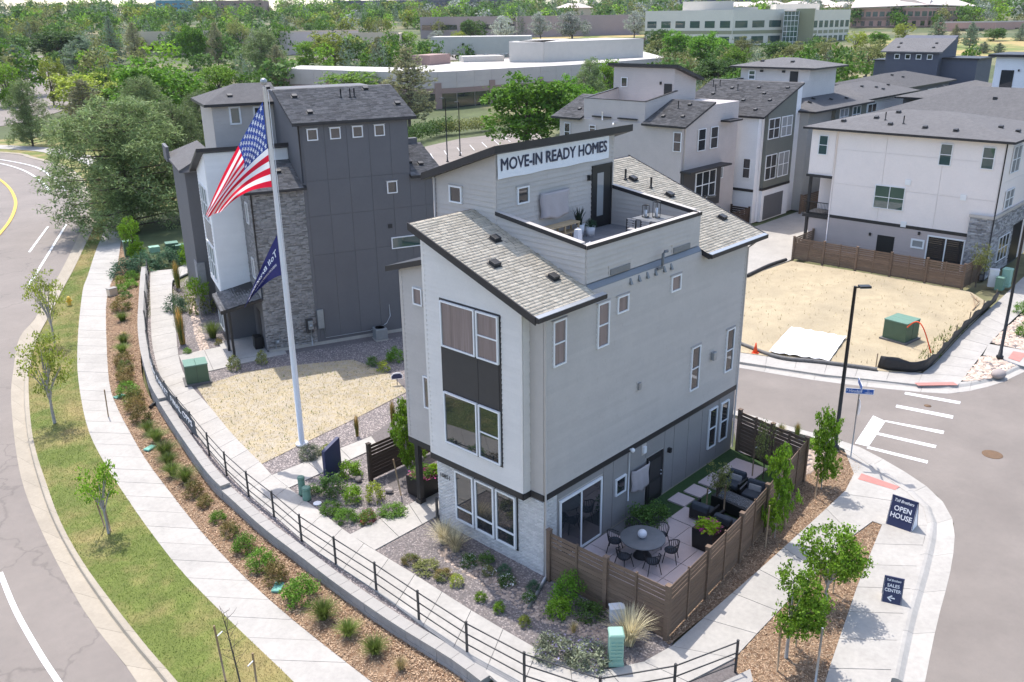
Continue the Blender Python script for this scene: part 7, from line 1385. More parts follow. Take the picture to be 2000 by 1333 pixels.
make_tree('bushy1', 'decid', 63, 'leaf_bright', 'bark_pale', leaf=.042, per=18, leaves=17, nl=15, zc=.64, rz=.37, rx=.52); make_tree('bushy2', 'decid', 64, 'leaf_bright', 'bark_pale', leaf=.042, per=18, leaves=17, nl=15, zc=.64, rz=.37, rx=.52); make_tree('light1', 'decid', 65, 'leaf_yellow', 'bark_pale', leaf=.036, per=12, leaves=12, nl=13, zc=.65, rz=.36, rx=.5); make_tree('light2', 'decid', 66, 'leaf_bright', 'bark_pale', leaf=.05, per=9, leaves=9, nl=12, zc=.68, rz=.33, rx=.5); make_tree('airy', 'decid', 67, 'leaf_olive', 'bark', leaf=.045, per=9, leaves=10, nl=12, zc=.6, rz=.38, rx=.5)
for k, t, lb in (('light1', (-1.6,38.8,-0.72,4.81,1.97), 'young verge tree farthest along the lawn'), ('light1', (-6.07,27.2,-0.86,4.8,2.26), 'young verge tree with yellow leaves nearest the gutter bend'), ('light2', (-8.69,15.07,-0.86,3.44,1.37), 'sparse young verge tree nearest the camera'),
    ('columnar', (7.48,-4.81,-0.22,3.59,1.06), 'columnar young tree outside the middle of the slat fence'), ('columnar2', (12.01,-4.52,-0.22,3.32,1.21), 'columnar young tree in front of the street lamp'), ('bushy1', (1.75,-8.15,-0.22,3.17,1.97), 'bushy young tree nearest the guard rail end'), ('bushy2', (4.98,-7.91,-0.22,3.03,2.05), 'bushy young tree beside the corner walk'),
    ('airy', (11.03,-2.43,-0.12,2.71,0.93), 'dark slender tree inside the far patio corner'), ('airy', (7.72,-2.19,-0.12,2.16,1.12), 'small tree between the lounge chairs'), ('columnar', (1.47,8.9,-0.22,3.36,1.34), 'young tree at the front door planter'), ('green2', (10.15,52.75,-0.35,3.9,1.91), 'young green tree at the green cabinets'), ('airy', (45.81,-0.2,-0.2,3.25,1.58), 'thin dry tree at the cream house corner'), ('light2', (6.22,35.05,-0.22,3.13,1.33), 'thin young tree beside the charcoal porch')):
    young_tree(k, (*t[:4], t[4] * (1.3 if k.startswith('light') else 1.1)), lb)
def stake(P, h, lean, lb, strap=None):
    r = empty('tree_stake', P, 0, lb, 'stake'); MB().tube([(0, 0, -.1), (lean[0], lean[1], h)], .032, 6).build('pole', M['wood_stake'], r)
    if strap: MB().tube([(lean[0] * .8, lean[1] * .8, h * .8), (lean[0] * .8 + strap[0], lean[1] * .8 + strap[1], h * .8)], .02, 5).build('strap', M['sign_white'], r)
for P, h, le, st_, lb in (((-3.95,25.88,-0.86), 1.5, (.05, 0), None, 'wooden stake beside the middle verge tree'), ((-8.55,15.19,-0.86), 1.7, (-.05, .1), None, 'wooden stake beside the nearest verge tree'), ((-8.57,15.66,-0.86), 1.6, (-.15, .1), None, 'slanting stake left of the nearest verge tree'),
    ((-9.86,4.23,-0.85), 2.0, (-.05, .1), (.25, .1), 'dark stake left of the bare sapling'), ((-9.39,3.22,-0.85), 1.3, (0, 0), (-.25, -.1), 'stake with white strap right of the bare sapling'),
    ((6.7,-4.85,-0.22), 1.7, (0, 0), None, 'stake at the left foot of the columnar tree'), ((8.37,-4.77,-0.22), 1.7, (.06, 0), (.1, 0), 'stake right of the columnar tree'), ((11.19,-4.65,-0.22), 1.3, (0, 0), None, 'stake below the columnar tree at the lamp'), ((1.04,-8.23,-0.22), 1.6, (.05, .05), None, 'stake left of the nearest bushy tree'), ((2.41,-8.14,-0.22), 1.2, (0, 0), None, 'stake behind the nearest bushy tree'), ((4.77,-7.76,-0.22), 1.3, (.05, .05), None, 'stake left of the second bushy tree'), ((5.71,-7.83,-0.22), 1.3, (.05, 0), None, 'stake right of the second bushy tree'),
    ((0.23,7.87,-0.22), 1.6, (-.1, .25), None, 'leaning stake left of the front door planter'), ((2.22,8.86,-0.22), 1.3, (0, 0), None, 'stake right of the door tree'), ((10.93,-2,-0.12), 1.6, (0, 0), (.2, 0), 'stake inside the patio beside the far tree'), ((7.15,-2.84,-0.12), 1.5, (0, 0), None, 'stake behind the lime planter'), ((6.8,-2.29,-0.12), 1.3, (0, 0), (.25, 0), 'stake with white strap behind the lime planter')): stake(P, h, le, lb, st_)
# bare sapling
bs = (-9.71,3.57,-0.85); r = empty('bare_sapling', bs, 0, 'leafless sapling on the lawn at the bottom edge', 'tree'); mb = MB().tube([(0, 0, -.05), (-.05, .05, .9), (-.12, .15, 2.2), (-.2, .2, 3.0)], [.03, .025, .015, .004], 6)
for k in range(16): z = .9 + k * .12; a = k * 2.4; L = .5 - .018 * k; mb.tube([(-.03 - .05 * (z - .9), .05 + .07 * (z - .9), z), (-.05 + L * .6 * math.cos(a), .06 + L * .6 * math.sin(a), z + .22), (-.05 + L * math.cos(a), .06 + L * math.sin(a), z + .35)], [.01, .006, .002], 4)
mb.build('trunk', M['bark'], r)
P = np.stack([rng.normal(-.05, .22, 60), rng.normal(.1, .22, 60), rng.uniform(.9, 1.9, 60)], 1); V = leafq(P, .06); link('dry_leaves', npmesh('dry_leaves', V, quadF(60), M['leaf_olive']), r)

# ---------------- flagpole and flags ----------------
FPX, FPY = .16, 14.75
fpole = empty('flagpole', (FPX, FPY, -.2), 0, 'tall white metal flagpole on the rock bed', 'flagpole'); MB().tube([(0, 0, -.1), (0, 0, 5), (0, 0, 10), (0, 0, 15.7)], [.13, .12, .10, .07], 14).build('shaft', M['white_metal'], fpole); MB().ball((0, 0, 15.9), .14, 14, 8).build('ball', M['galv'], fpole); MB().lathe([(.3, 0), (.28, .08), (.15, .12)], n=16).build('base_collar', M['white_metal'], fpole)
MB().tube([(.1, -.08, 1.2), (.1, -.08, 15.6)], .012, 4).build('halyard', M['sign_white'], fpole)
LV = Vector((-.685, .728, 0)); NV = Vector((-.728, -.685, 0))
def flag_map(H, Fp, Ct, amp, ph):
    def f(u, v, off=0):
        h = H(v); e = Fp(v); c = Ct(v); a = ((1 - u) ** 2, 2 * u * (1 - u), u * u); l = h[0] * a[0] + c[0] * a[1] + e[0] * a[2]; z = h[1] * a[0] + c[1] * a[1] + e[1] * a[2]
        d = amp * u ** .7 * math.sin(6.28 * (1.35 * v + .55 * u) + ph) + amp * .35 * u * math.sin(6.28 * (3.1 * v - 1.2 * u)); return Vector((FPX, FPY, 0)) + LV * (l + .12) + NV * (d + off) + Vector((0, 0, z))
    return f
fm = flag_map(lambda v: (0, 14.95 - 3.4 * v), lambda v: (3.0 - .75 * v, 10.35 + .15 * v), lambda v: (1.35 - .05 * v, 12.95 - 1.45 * v), .34, .6)
def patch(name, f, u0, u1, v0, v1, mt, parent, nu=26, nv=3):
    V = [f(u0 + (u1 - u0) * i / nu, v0 + (v1 - v0) * j / nv) for j in range(nv + 1) for i in range(nu + 1)]; me = npmesh(name, V, [(j * (nu + 1) + i, j * (nu + 1) + i + 1, (j + 1) * (nu + 1) + i + 1, (j + 1) * (nu + 1) + i) for j in range(nv) for i in range(nu)], mt, True); return link(name, me, parent)
UF = empty('national_flag', (FPX, FPY, -.2), 0, 'large red white and blue starred flag flying from the pole', 'flag'); UF.location = (0, 0, 0)
for k in range(13): patch('stripe', fm, .4 if k < 7 else 0, 1, k / 13, (k + 1) / 13, M['flag_red' if k % 2 == 0 else 'flag_white'], UF)
patch('canton', fm, 0, .4, 0, 7 / 13, M['flag_blue'], UF, 16, 16)
V = []; F = []
for r in range(9):
    for c in range(6 if r % 2 == 0 else 5):
        uc = .4 * ((c + .5 if r % 2 == 0 else c + 1) / 6); vc = 7 / 13 * (r + .75) / 9.5; b = len(V)
        for k in range(10): a = math.pi / 2 + k * math.pi / 5; rr = .042 if k % 2 == 0 else .017; V.append(fm(uc + rr * math.cos(a) * .62, vc - rr * math.sin(a), .012))
        V.append(fm(uc, vc, .012)); F += [(b + k, b + (k + 1) % 10, b + 10) for k in range(10)]
tag(link('stars', npmesh('stars', V, F, M['sign_white']), UF), kind='stuff')
fn = flag_map(lambda v: (0, 9.55 - 1.75 * v), lambda v: (1.75 - .35 * v, 6.35 + .45 * v), lambda v: (.85 - .2 * v, 8.2 - .6 * v), .17, 2.2)
NF = empty('company_flag', (0, 0, 0), 0, 'navy flag with white lettering seen from its back below the large flag', 'flag'); patch('cloth', fn, 0, 1, 0, 1, M['flag_navy'], NF, 30, 18)
for body, vv, sz, u0, u1, sh in (('Toll Brothers', .36, .22, .08, .92, .3), ("AMERICA'S LUXURY HOME BUILDER", .66, .085, .10, .9, 0)):
    me = text_mesh(body, 1, shear=sh, ext=0, heavy=.015); me.materials.clear(); me.materials.append(M['sign_white']); xs = [v.co.x for v in me.vertices]; x0, x1 = min(xs), max(xs)
    for v in me.vertices: v.co = fn(u0 + (u1 - u0) * (v.co.x - x0) / (x1 - x0), vv - v.co.y * sz * 1.35, .015)
    link('lettering', me, NF)
# ---------------- signs ----------------
def letter3(body, size, mt, parent, o, u, v, n, x, y, wide=None, name='lettering', **k):
    me = text_mesh(body, size, ext=.002, **k); me.materials.clear(); me.materials.append(mt); xs = [q.co.x for q in me.vertices]; f = wide / (max(xs) - min(xs)) if wide else 1; c0 = (max(xs) + min(xs)) / 2
    for q in me.vertices: q.co = o + u * (x + (q.co.x - c0) * f) + v * (y + q.co.y) + n * (.006 + q.co.z)
    return link(name, me, parent)
def a_frame(bl, br, h, lb, lines, arrow=False):
    bl, br = Vector(bl), Vector(br); u = (br - bl); W = u.length; u.normalize(); back = Vector((-u.y, u.x, 0)); v = (back * .30 * h + Vector((0, 0, 1)) * h).normalized(); Hh = h / v.z; n = u.cross(v)
    r = empty('sandwich_board', bl, 0, lb, 'sign'); r.location = (0, 0, 0); t = .025
    MB().hexa([bl, br, br - n * t, bl - n * t], [bl + v * Hh, br + v * Hh, br + v * Hh - n * t, bl + v * Hh - n * t]).build('front_board', M['navy'], r)
    bb = back * (.60 * h); v2 = Vector((-v.x, -v.y, v.z)); n2 = back
    MB().hexa([bl + bb - back * t, br + bb - back * t, br + bb, bl + bb], [bl + bb + v2 * Hh - back * t, br + bb + v2 * Hh - back * t, br + bb + v2 * Hh, bl + bb + v2 * Hh]).build('back_board', M['navy'], r)
    for s in (bl + u * .01, br - u * .03): MB().hexa([s, s + u * .02, s + u * .02 + bb, s + bb], [s + v * Hh * .93, s + u * .02 + v * Hh * .93, s + u * .02 + bb + v2 * Hh * .93, s + bb + v2 * Hh * .93]).build('side_panel', M['sign_white'], r)
    for body, sz, y, wd, k in lines: letter3(body, sz, M['sign_white'], r, bl, u, v, n, W / 2, Hh * y, W * wd, **k)
    if arrow:
        o = bl + u * W * .45 + v * Hh * .2; mb = MB(); q = lambda x, y: o + u * x * W + v * y * W + n * .008
        for P in ([(-.18, 0), (.2, -.03), (.2, .05), (-.1, .03)], [(-.2, 0), (.03, .17), (.08, .12), (-.1, 0)], [(-.2, 0), (-.1, 0), (.06, -.14), (.0, -.18)]): mb.add([q(*p) for p in P], [(0, 1, 2, 3)])
        mb.build('arrow', M['sign_white'], r)
a_frame((11.12,-7.48,-0.21), (11.14,-8.43,-0.21), 1.12, 'navy sandwich board reading open house on the corner walk', (('Toll Brothers', .16, .86, .74, dict(shear=.3, heavy=.003)), ('OPEN', .27, .60, .66, dict(heavy=.006)), ('HOUSE', .27, .36, .82, dict(heavy=.006))))
a_frame((6.31,-9.21,-0.21), (6.51,-9.78,-0.21), .86, 'smaller navy sandwich board reading sales center with an arrow', (('Toll Brothers', .10, .86, .72, dict(shear=.3, heavy=.003)), ('SALES', .15, .66, .62, dict(heavy=.004)), ('CENTER', .15, .48, .82, dict(heavy=.004))), True)
# monument sign
mo = (-0.6,11.35,-0.22); r = empty('monument_sign', mo, R_(8), 'navy monument slab with a slanted top beside its walk', 'sign'); MB().extr([(-.45, -.09, 0), (.45, -.09, 0), (.45, -.09, 1.62), (-.45, -.09, 1.3)], (0, .18, 0)).build('slab', M['navy'], r, bevel=.01); MB().box(-.5, .5, -.14, .14, -.05, .05).build('plinth', M['concrete'], r)
# small garden sign
go = (7.55,16.84,-0.22); r = empty('garden_sign', go, R_(-30), 'small white oval sign in the rock bed near the yellow bush', 'sign'); MB().box(-.015, .015, -.015, .015, 0, .35).build('stem', M['black_metal'], r); MB().extr([(-.3, 0, .32), (.3, 0, .32), (.33, 0, .5), (.2, 0, .66), (0, 0, .7), (-.2, 0, .66), (-.33, 0, .5)], (0, .03, 0)).build('board', M['sign_white'], r); MB().extr([(-.26, -.008, .36), (.26, -.008, .36), (.28, -.008, .5), (.16, -.008, .62), (-.16, -.008, .62), (-.28, -.008, .5)], (0, .007, 0)).build('face', M['navy'], r)
# street name sign
ss_ = Vector((15.32,-4.32,-0.22)); r = empty('street_sign', ss_, 0, 'blue street name sign on a thin grey pole at the corner', 'sign'); MB().tube([(0, 0, -.1), (0, 0, 3.35)], .03, 8).build('pole', M['galv'], r)
u = Vector((.36, -.93, 0)).normalized(); u = Vector((.52, -.85, 0)).normalized(); n = Vector((-u.y, u.x, 0)); n = n if n.dot(Vector(cl) - ss_) > 0 else -n; v = Vector((0, 0, 1)); c = Vector((0, 0, 3.2)) + n * .04
def plate(name, c, u, v, n, w_, h, mt, parent, th=.012): P = [c - u * w_ / 2 - v * h / 2, c + u * w_ / 2 - v * h / 2, c + u * w_ / 2 + v * h / 2, c - u * w_ / 2 + v * h / 2]; return MB().extr(P, n * th).build(name, mt, parent)
pl_ = plate('name_blade', c, u, v, n, 1.14, .25, M['sign_white'], r); plate('blade_face', c + n * .012, u, v, n, 1.09, .205, M['sign_blue'], pl_, .004)
for body, sz, x, y, wd in (('E', .11, -.49, .02, None), ('Hinsdale', .20, -.17, .0, .52), ('Cir', .085, .34, .05, None), ('10850 E', .095, .36, -.055, .30)): letter3(body, sz, M['sign_white'], r, c + n * .014, u, v, n, x, y, wd)
u2 = n; n2 = -u; pl_ = plate('name_blade', Vector((0, 0, 3.5)), u2, v, n2, 1.0, .25, M['sign_white'], r); plate('blade_face', Vector((0, 0, 3.5)) + n2 * .012, u2, v, n2, .95, .205, M['sign_blue'], pl_, .004); MB().tube([(0, 0, 3.3), (0, 0, 3.6)], .02, 6).build('bracket', M['galv'], r)
oct_ = [Vector((0, 0, 2.45)) + (u2 * math.cos(a) + v * math.sin(a)) * .38 for a in [math.pi / 8 + k * math.pi / 4 for k in range(8)]]; st_ = MB().extr([p + u * .045 for p in oct_], u * .012).build('stop_plate', M['sign_white'], r)
oct2 = [Vector((0, 0, 2.45)) + (u2 * math.cos(a) + v * math.sin(a)) * .355 for a in [math.pi / 8 + k * math.pi / 4 for k in range(8)]]; MB().extr([p + u * .058 for p in oct2], u * .004).build('stop_face', M['stop_red'], st_)
letter3('STOP', .27, M['sign_white'], r, Vector((0, 0, 2.45)) + u * .062, -u2 if u.cross(v).dot(u2) < 0 else u2, v, u, 0, 0, .56)
# lamp posts
def lamp(P, h, rz, lb, arm=.55, s=1):
    r = empty('street_lamp', P, rz, lb, 'street lamp'); MB().lathe([(.19, 0), (.19, .18), (.12, .22), (.10, .5)], n=12).build('base', M['concrete_old'] if s > 1 else M['black_metal'], r); MB().tube([(0, 0, .1), (0, 0, h)], [.09 * s, .065 * s], 10).build('pole', M['black_metal'], r)
    MB().box(0, arm, -.03, .03, h - .08, h - .03).build('arm', M['black_metal'], r); hd = MB().box(arm * .45, arm + .28, -.16, .16, h - .07, h + .02).build('lamp_head', M['black_metal'], r, bevel=.015); MB().box(arm * .5, arm + .22, -.13, .13, h - .085, h - .072).build('lens', M['lamp_glass'], hd)
lamp((15.69,-3.44,-0.22), 7.55, R_(-46), 'black street lamp rising behind the columnar tree at the corner', .35); lamp((32.17,-5.57,-0.22), 8.4, R_(200), 'black street lamp on the cobbles at the far corner')
lamp((33, 14.2, -.25), 6.6, R_(-40), 'black street lamp behind the tan roof by the alley', .5)
lamp((62.82,72.12,-0.65), 8.5, R_(100), 'left black lamp post in the parking lot beyond the charcoal house', .6); lamp((67.85,74.85,-0.66), 7.5, R_(100), 'right black lamp post in the parking lot beyond the charcoal house', .4)
lamp((71.14,218.5,2.23), 9, R_(130), 'black parking lamp above the far bend'); lamp((61.57,173.37,0.63), 9, R_(-50), 'black parking lamp left of the large bright tree')
# ---------------- utility boxes ----------------
def transformer(P, w_, d, h, rz, lb):
    r = empty('transformer_box', P, rz, lb, 'utility box'); MB().box(-w_ / 2 - .12, w_ / 2 + .12, -d / 2 - .12, d / 2 + .12, -.05, .1).build('pad', M['mortar_dark'], r)
    MB().box(-w_ / 2, w_ / 2, -d / 2, d / 2, .1, h - .05).build('body', M['green_box'], r, bevel=.015)
    for s in (-1, 1): MB().box(min(0, s * (w_ / 2 + .02)) + .006 * (s > 0), max(0, s * (w_ / 2 + .02)) - .006 * (s < 0), -d / 2 - .02, d / 2 + .02, h - .05, h + .02).build('lid', M['green_box_top'], r, bevel=.015)
    MB().box(-.006, .006, -d / 2 - .008, -d / 2, .12, h - .06).build('door_seam', M['plastic_dark'], r)
transformer((0.74,25.33,-0.22), 1.15, 1.05, 1.12, R_(-22), 'large green transformer box beside the porch walk'); transformer((31.75,-0.25,-0.2), 1.5, 1.4, 1.25, R_(-8), 'green transformer box on the straw lot')
def cabinet(P, w_, d, h, rz, lb, mt='green_box', top='green_box_top'): r = empty('utility_cabinet', P, rz, lb, 'utility box'); MB().box(-w_ / 2, w_ / 2, -d / 2, d / 2, 0, h).build('body', M[mt], r, bevel=.01); MB().box(-w_ / 2 - .02, w_ / 2 + .02, -d / 2 - .02, d / 2 + .02, h, h + .06).build('lid', M[top], r, bevel=.01); MB().box(-.2, .2, -d / 2 - .01, -d / 2, h * .2, h * .8).build('door', M[mt], r)
cabinet((12.65,51.25,-0.3), .95, .8, 1.3, R_(-20), 'tall green cabinet left of its shorter twin'); cabinet((13.01,50.58,-0.3), .7, .6, 1.15, R_(-20), 'shorter green cabinet against the tall one'); cabinet((10.82,55.03,-0.36), .95, .6, 1.25, R_(-15), 'green cabinet behind the young green tree'); cabinet((12.72,54.71,-0.33), .8, .7, .4, R_(-15), 'low pale green box on the lawn by the cabinets', 'mint_plastic', 'mint_plastic'); cabinet((5.1,45.7,-0.55), .6, .45, .5, R_(5), 'small tan box beside the sidewalk', 'office_tan', 'wall_cap')
def pedestal(P, w_, h, lb, mt='mint_plastic', ribs=True, rz=0, shape=4):
    r = empty('utility_pedestal', P, rz, lb, 'pedestal'); k = .7071 if shape == 4 else .5
    MB().lathe([(w_ * k * .98, 0), (w_ * k, .12), (w_ * k * .92, .14), (w_ * k * .92, h - .1)], n=shape).build('body', M[mt], r, bevel=.02); MB().lathe([(w_ * k * 1.0, h - .1), (w_ * k * 1.0, h - .02), (w_ * k * .85, h + .03)], n=shape).build('cap', M[mt], r, bevel=.02)
    if ribs:
        for i in range(6):
            for s in (-1, 1): MB().box(s * w_ * .21 - w_ * .16, s * w_ * .21 + w_ * .16, -w_ * .53, -w_ * .45, .2 + i * h * .115, .2 + i * h * .115 + .035).build('rib', M[mt], r)
pedestal((-1.88,-4.48,-0.22), .46, 1.12, 'mint green ribbed utility pedestal at the walk bend', rz=R_(-46)); pedestal((-2.42,10.95,-0.22), .30, .80, 'tall round green pedestal at the monument walk', 'green_box_top', False, shape=14); pedestal((-2.53,10.47,-0.22), .36, .55, 'short green pedestal before the tall one', 'green_box_top', False, shape=14)
pedestal((47.14,-1.75,-0.2), .6, 1.3, 'tall mint pedestal by the far sidewalk', 'mint_plastic', False); pedestal((46.08,-1.65,-0.2), .55, .9, 'short green pedestal by the far sidewalk', 'green_box_top', False); cabinet((46.54,-1.05,-0.2), .6, .4, 1.2, R_(-70), 'white meter cabinet at the silt fence end', 'white_metal', 'white_metal')
cabinet((-0.28,-3.34,-0.22), .45, .3, .5, R_(-40), 'small white utility box at the slat fence foot', 'white_metal', 'white_metal')
for P, rz, lb in (((-4.22,20.77,-0.78), 20, 'teal irrigation lid beside the grass tufts in the mulch bed'), ((-6.22,6.99,-0.78), 40, 'teal irrigation lid at the near end of the mulch bed'), ((-2.46,27.93,-0.82), 10, 'small teal lid at the sidewalk edge')): tag(MB().box(-.26, .26, -.16, .16, -.02, .05).box(-.23, .23, -.13, .13, .05, .058).build('irrigation_lid', M['green_lid'], None, P, R_(rz), bevel=.015), lb, 'lid')
tag(MB().lathe([(.17, 0), (.17, .03), (.15, .035)], n=20).build('irrigation_lid', M['sign_white'], None, (-2.44,9.89,-0.22)), 'small pale round lid before the green pedestals', 'lid')
hy = empty('fire_hydrant', (2.13,45.83,-0.7), 0, 'yellow fire hydrant on the verge lawn', 'hydrant'); MB().lathe([(.17, 0), (.17, .06), (.12, .08), (.12, .5), (.15, .52), (.15, .56), (.1, .68), (.03, .75)], n=14).build('barrel', M['hydrant'], hy)
for a in (0, math.pi / 2, math.pi): MB().tube([(.1 * math.cos(a), .1 * math.sin(a), .4), (.2 * math.cos(a), .2 * math.sin(a), .4)], .06, 8).build('outlet', M['hydrant'], hy)
tag(MB().lathe([(.42, 0), (.42, .012), (.40, .014)], n=28).build('manhole_cover', M['manhole'], None, (20.05,-8.69,-0.36)), 'rusty round manhole cover in the side street', 'manhole'); tag(MB().lathe([(.17, 0), (.17, .01)], n=16).build('manhole_cover', M['manhole'], None, (23.45,-4.76,-0.36)), 'small valve cover between the crosswalk bars', 'manhole')
tag(MB().tube([(-.12, -.18, -.2), (-1.0, -.55, -.2), (-1.75, -.85, -.2)], .06, 8).build('drain_pipe', M['galv'], None), 'grey drain pipe lying from the downspout across the rock', 'pipe'); tag(MB().tube([(-1.65,25.27,-0.6), (-2.2,24.89,-0.62)], .09, 8).build('drain_pipe', M['black_metal'], None), 'short black drain pipe sticking out of the retaining wall', 'pipe')
for i, (P, s) in enumerate((((-0.67,-3.65,-0.22), .3), ((-0.21,10.12,-0.22), .22), ((0.05,8.43,-0.22), .2), ((29.47,-6.27,-0.2), .5))): 
    o = MB().ball((0, 0, .1), 1, 9, 6, (s, s * .7, s * .5)).build('boulder', M['gravel_stone'], None, P, i); tag(o, ('grey boulder before the feather grass at the fence corner', 'small boulder beside the bright green bush', 'small boulder at the slat screen foot', 'long grey sandbag on the far kerb')[i], ('boulder', 'boulder', 'boulder', 'sandbag')[i])
# ---------------- vacant lot ----------------
sf = spline([(26.42,-1.04,-0.2), (26.47,-1.77,-0.2), (27.37,-3.01,-0.2), (29.4,-3.06,-0.2), (33.66,-2.71,-0.2), (37.48,-2.48,-0.2), (43.24,-2.28,-0.2)], 6); sf = resamp(sf, 60); V = []
for j in range(4):
    for i in range(61): g = .06 * math.sin(i * 1.7 + j * .9) * j / 3; V.append((sf[i, 0] + g, sf[i, 1] + g * .5 - .04 * j, -.22 + (.72 + .1 * math.sin(i * .8)) * j / 3))
r = empty('silt_fence', tuple(sf[0]), 0, 'sagging black silt fence round the straw lot corner', 'fence'); r.location = (0, 0, 0); o = link('fabric', npmesh('fabric', V, [(j * 61 + i, j * 61 + i + 1, (j + 1) * 61 + i + 1, (j + 1) * 61 + i) for j in range(3) for i in range(60)], M['silt_black'], True), r); so_ = o.modifiers.new('solid', 'SOLIDIFY'); so_.thickness = .012
for i in range(0, 61, 10): MB().box(-.025, .025, -.025, .025, -.1, .8).build('stake', M['wood_stake'], r, (sf[i, 0] + .05, sf[i, 1] + .08, -.22))
wt = spline([(24.76,6.45,-0.2), (24.18,3.62,-0.2), (25.01,1.6,-0.2), (25.99,-1.21,-0.2)], 6); tag(MB().tube([(p[0], p[1], -.13) for p in wt], .11, 7).build('straw_wattle', M['silt_grey'], None), 'dark erosion wattle along the street edge of the straw lot', 'wattle')
wt = spline([(37.56,13.01,-0.2), (41.12,13.16,-0.2), (43.63,12.97,-0.2)], 6); tag(MB().tube([(p[0], p[1], -.1) for p in wt], .14, 7).build('straw_wattle', M['silt_black'], None), 'dark erosion wattle along the alley edge of the straw lot', 'wattle')
co = empty('traffic_cone', (24.1,5,-0.22), .3, 'orange traffic cone at the lot corner', 'cone'); MB().box(-.19, .19, -.19, .19, 0, .04).build('base', M['orange'], co); MB().lathe([(.14, .04), (.03, .62)], n=14).build('cone', M['orange'], co)
tp = [(24.5,4.39,-0.15), (25.4,1.31,-0.15), (29.68,2.19,-0.15), (29.22,5.37,-0.15)]; nx = 16; V = []
for j in range(nx + 1):
    for i in range(nx + 1): a, b = i / nx, j / nx; P = (1 - b) * ((1 - a) * np.array(tp[0]) + a * np.array(tp[1])) + b * ((1 - a) * np.array(tp[3]) + a * np.array(tp[2])); V.append((P[0] + .08 * math.sin(j * 1.3), P[1] + .08 * math.sin(i * 1.1), -.08 + .04 * math.sin(a * 30 + b * 3) + .02 * math.sin(b * 22)))
tag(link('tarp', npmesh('tarp', V, [(j * (nx + 1) + i, j * (nx + 1) + i + 1, (j + 1) * (nx + 1) + i + 1, (j + 1) * (nx + 1) + i) for j in range(nx) for i in range(nx)], M['tarp_white'], True)), 'white tarp spread on the straw lot', 'tarp')
a, b = Vector((30.82,-0.88,0.9)), Vector((30.54,-2.45,-0.2)); pts = [a.lerp(b, t) + Vector((0, 0, 1.1 * math.sin(math.pi * t) * (1 - .3 * t))) for t in np.linspace(0, 1, 14)]; tag(MB().tube(pts, .035, 7).build('orange_conduit', M['orange'], None), 'orange conduit arching from the transformer on the lot', 'conduit')
for k, (P, d) in enumerate((((40.8,-1.7,-0.15), (1.6, .6)), ((40.02,-1.78,-0.15), (1.9, .2)), ((42.09,-1.54,-0.15), (1.2, .9)))): tag(MB().tube([Vector(P), Vector(P) + Vector((d[0], d[1], .12))], .035, 6).build('scrap_lumber', M['wood_stake'], None), ('scrap lumber stick, upper one by the silt fence', 'scrap lumber stick, long one by the silt fence', 'scrap lumber stick nearest the meter cabinet')[k], 'lumber')
# parked sight details: bare signpost at the bottom right
tag(MB().tube([(1.08,-9.37,-0.22), tuple(Vector((1.08,-9.37,-0.22)) + Vector((0, 0, 2.1)))], .035, 6).build('sign_post', M['galv'], None), 'bare grey metal post in the lower right mulch bed', 'post')

# ---------------- background buildings ----------------
def pave(name, pts, mt, dz=.06): return sheet(name, [(p[0], p[1], p[2] + dz) for p in pts], mt)
pave('parking_lot', [(52.28,67.76,-0.66), (67.54,68.34,-0.65), (83.29,72.77,-0.65), (94.05,82.17,-0.66), (90.1,87.31,-0.65), (81.07,88.49,-0.67), (71.1,86.02,-0.68)], M['asphalt'], .10)
for i in range(7):
    a, b = Vector((66.49,79.73,-0.66)), Vector((86.23,83.64,-0.65)); p = a.lerp(b, i / 6.); q = p + (Vector((59.03,65.56,-0.66)) - Vector((72.23,82.64,-0.67))) * .28; d = Vector((.1, 0, 0)); pave('stall_line', [p, q, q + d * 1.5, p + d * 1.5], M['paint_white'], .13)
pave('parking_lot', [(20.2,140.42,-0.66), (33.06,162.85,-0.06), (43.56,167.71,0.21), (55.15,179.95,0.77), (65.92,200.99,1.59), (84.04,251.82,3.47), (110.94,332.17,6.44), (105.74,337.12,6.55), (67.84,248.02,3.16), (40.71,212.59,1.69)], M['asphalt'], .10)
pave('parking_lot', [(159.38,246.7,4.54), (205.06,192.66,4.14), (244.03,226.27,5.95), (229.27,278.88,6.92), (193.61,296.39,6.65)], M['asphalt'], .15)
gx = [(271,99.39,4.35), (280.14,88.52,4.51), (281.46,75.24,4.41), (289.04,56.03,4.49), (292.39,108.2,5.15), (302.04,96.49,5.33), (307.05,83.4,5.35), (316.69,62.96,5.48), (321.93,120.35,6.27), (332.34,107.52,6.46), (337.2,93.03,6.46), (346.99,70.56,6.58), (348.67,131.36,7.28), (359.78,117.5,7.48), (364.61,101.77,7.46), (374.16,77.37,7.56)]
tag(link('dry_slope', npmesh('dry_slope', [(p[0], p[1], p[2] + .3) for p in gx], [(j * 4 + i, j * 4 + i + 1, j * 4 + i + 5, j * 4 + i + 4) for j in range(3) for i in range(3)], M['hill_grass'])), kind='structure')
gx = [(225.97,253.36,6.18), (247.1,231.83,6.16), (269.76,216.59,6.4), (292.14,200.13,6.69), (265.71,296.87,8.24), (295.93,277.33,8.49), (317.26,255.02,8.55), (337.55,231.95,8.63)]
tag(link('dry_bank', npmesh('dry_bank', [(p[0], p[1], p[2] + .3) for p in gx], [(i, i + 1, i + 5, i + 4) for i in range(3)], M['hill_grass'])), kind='structure')
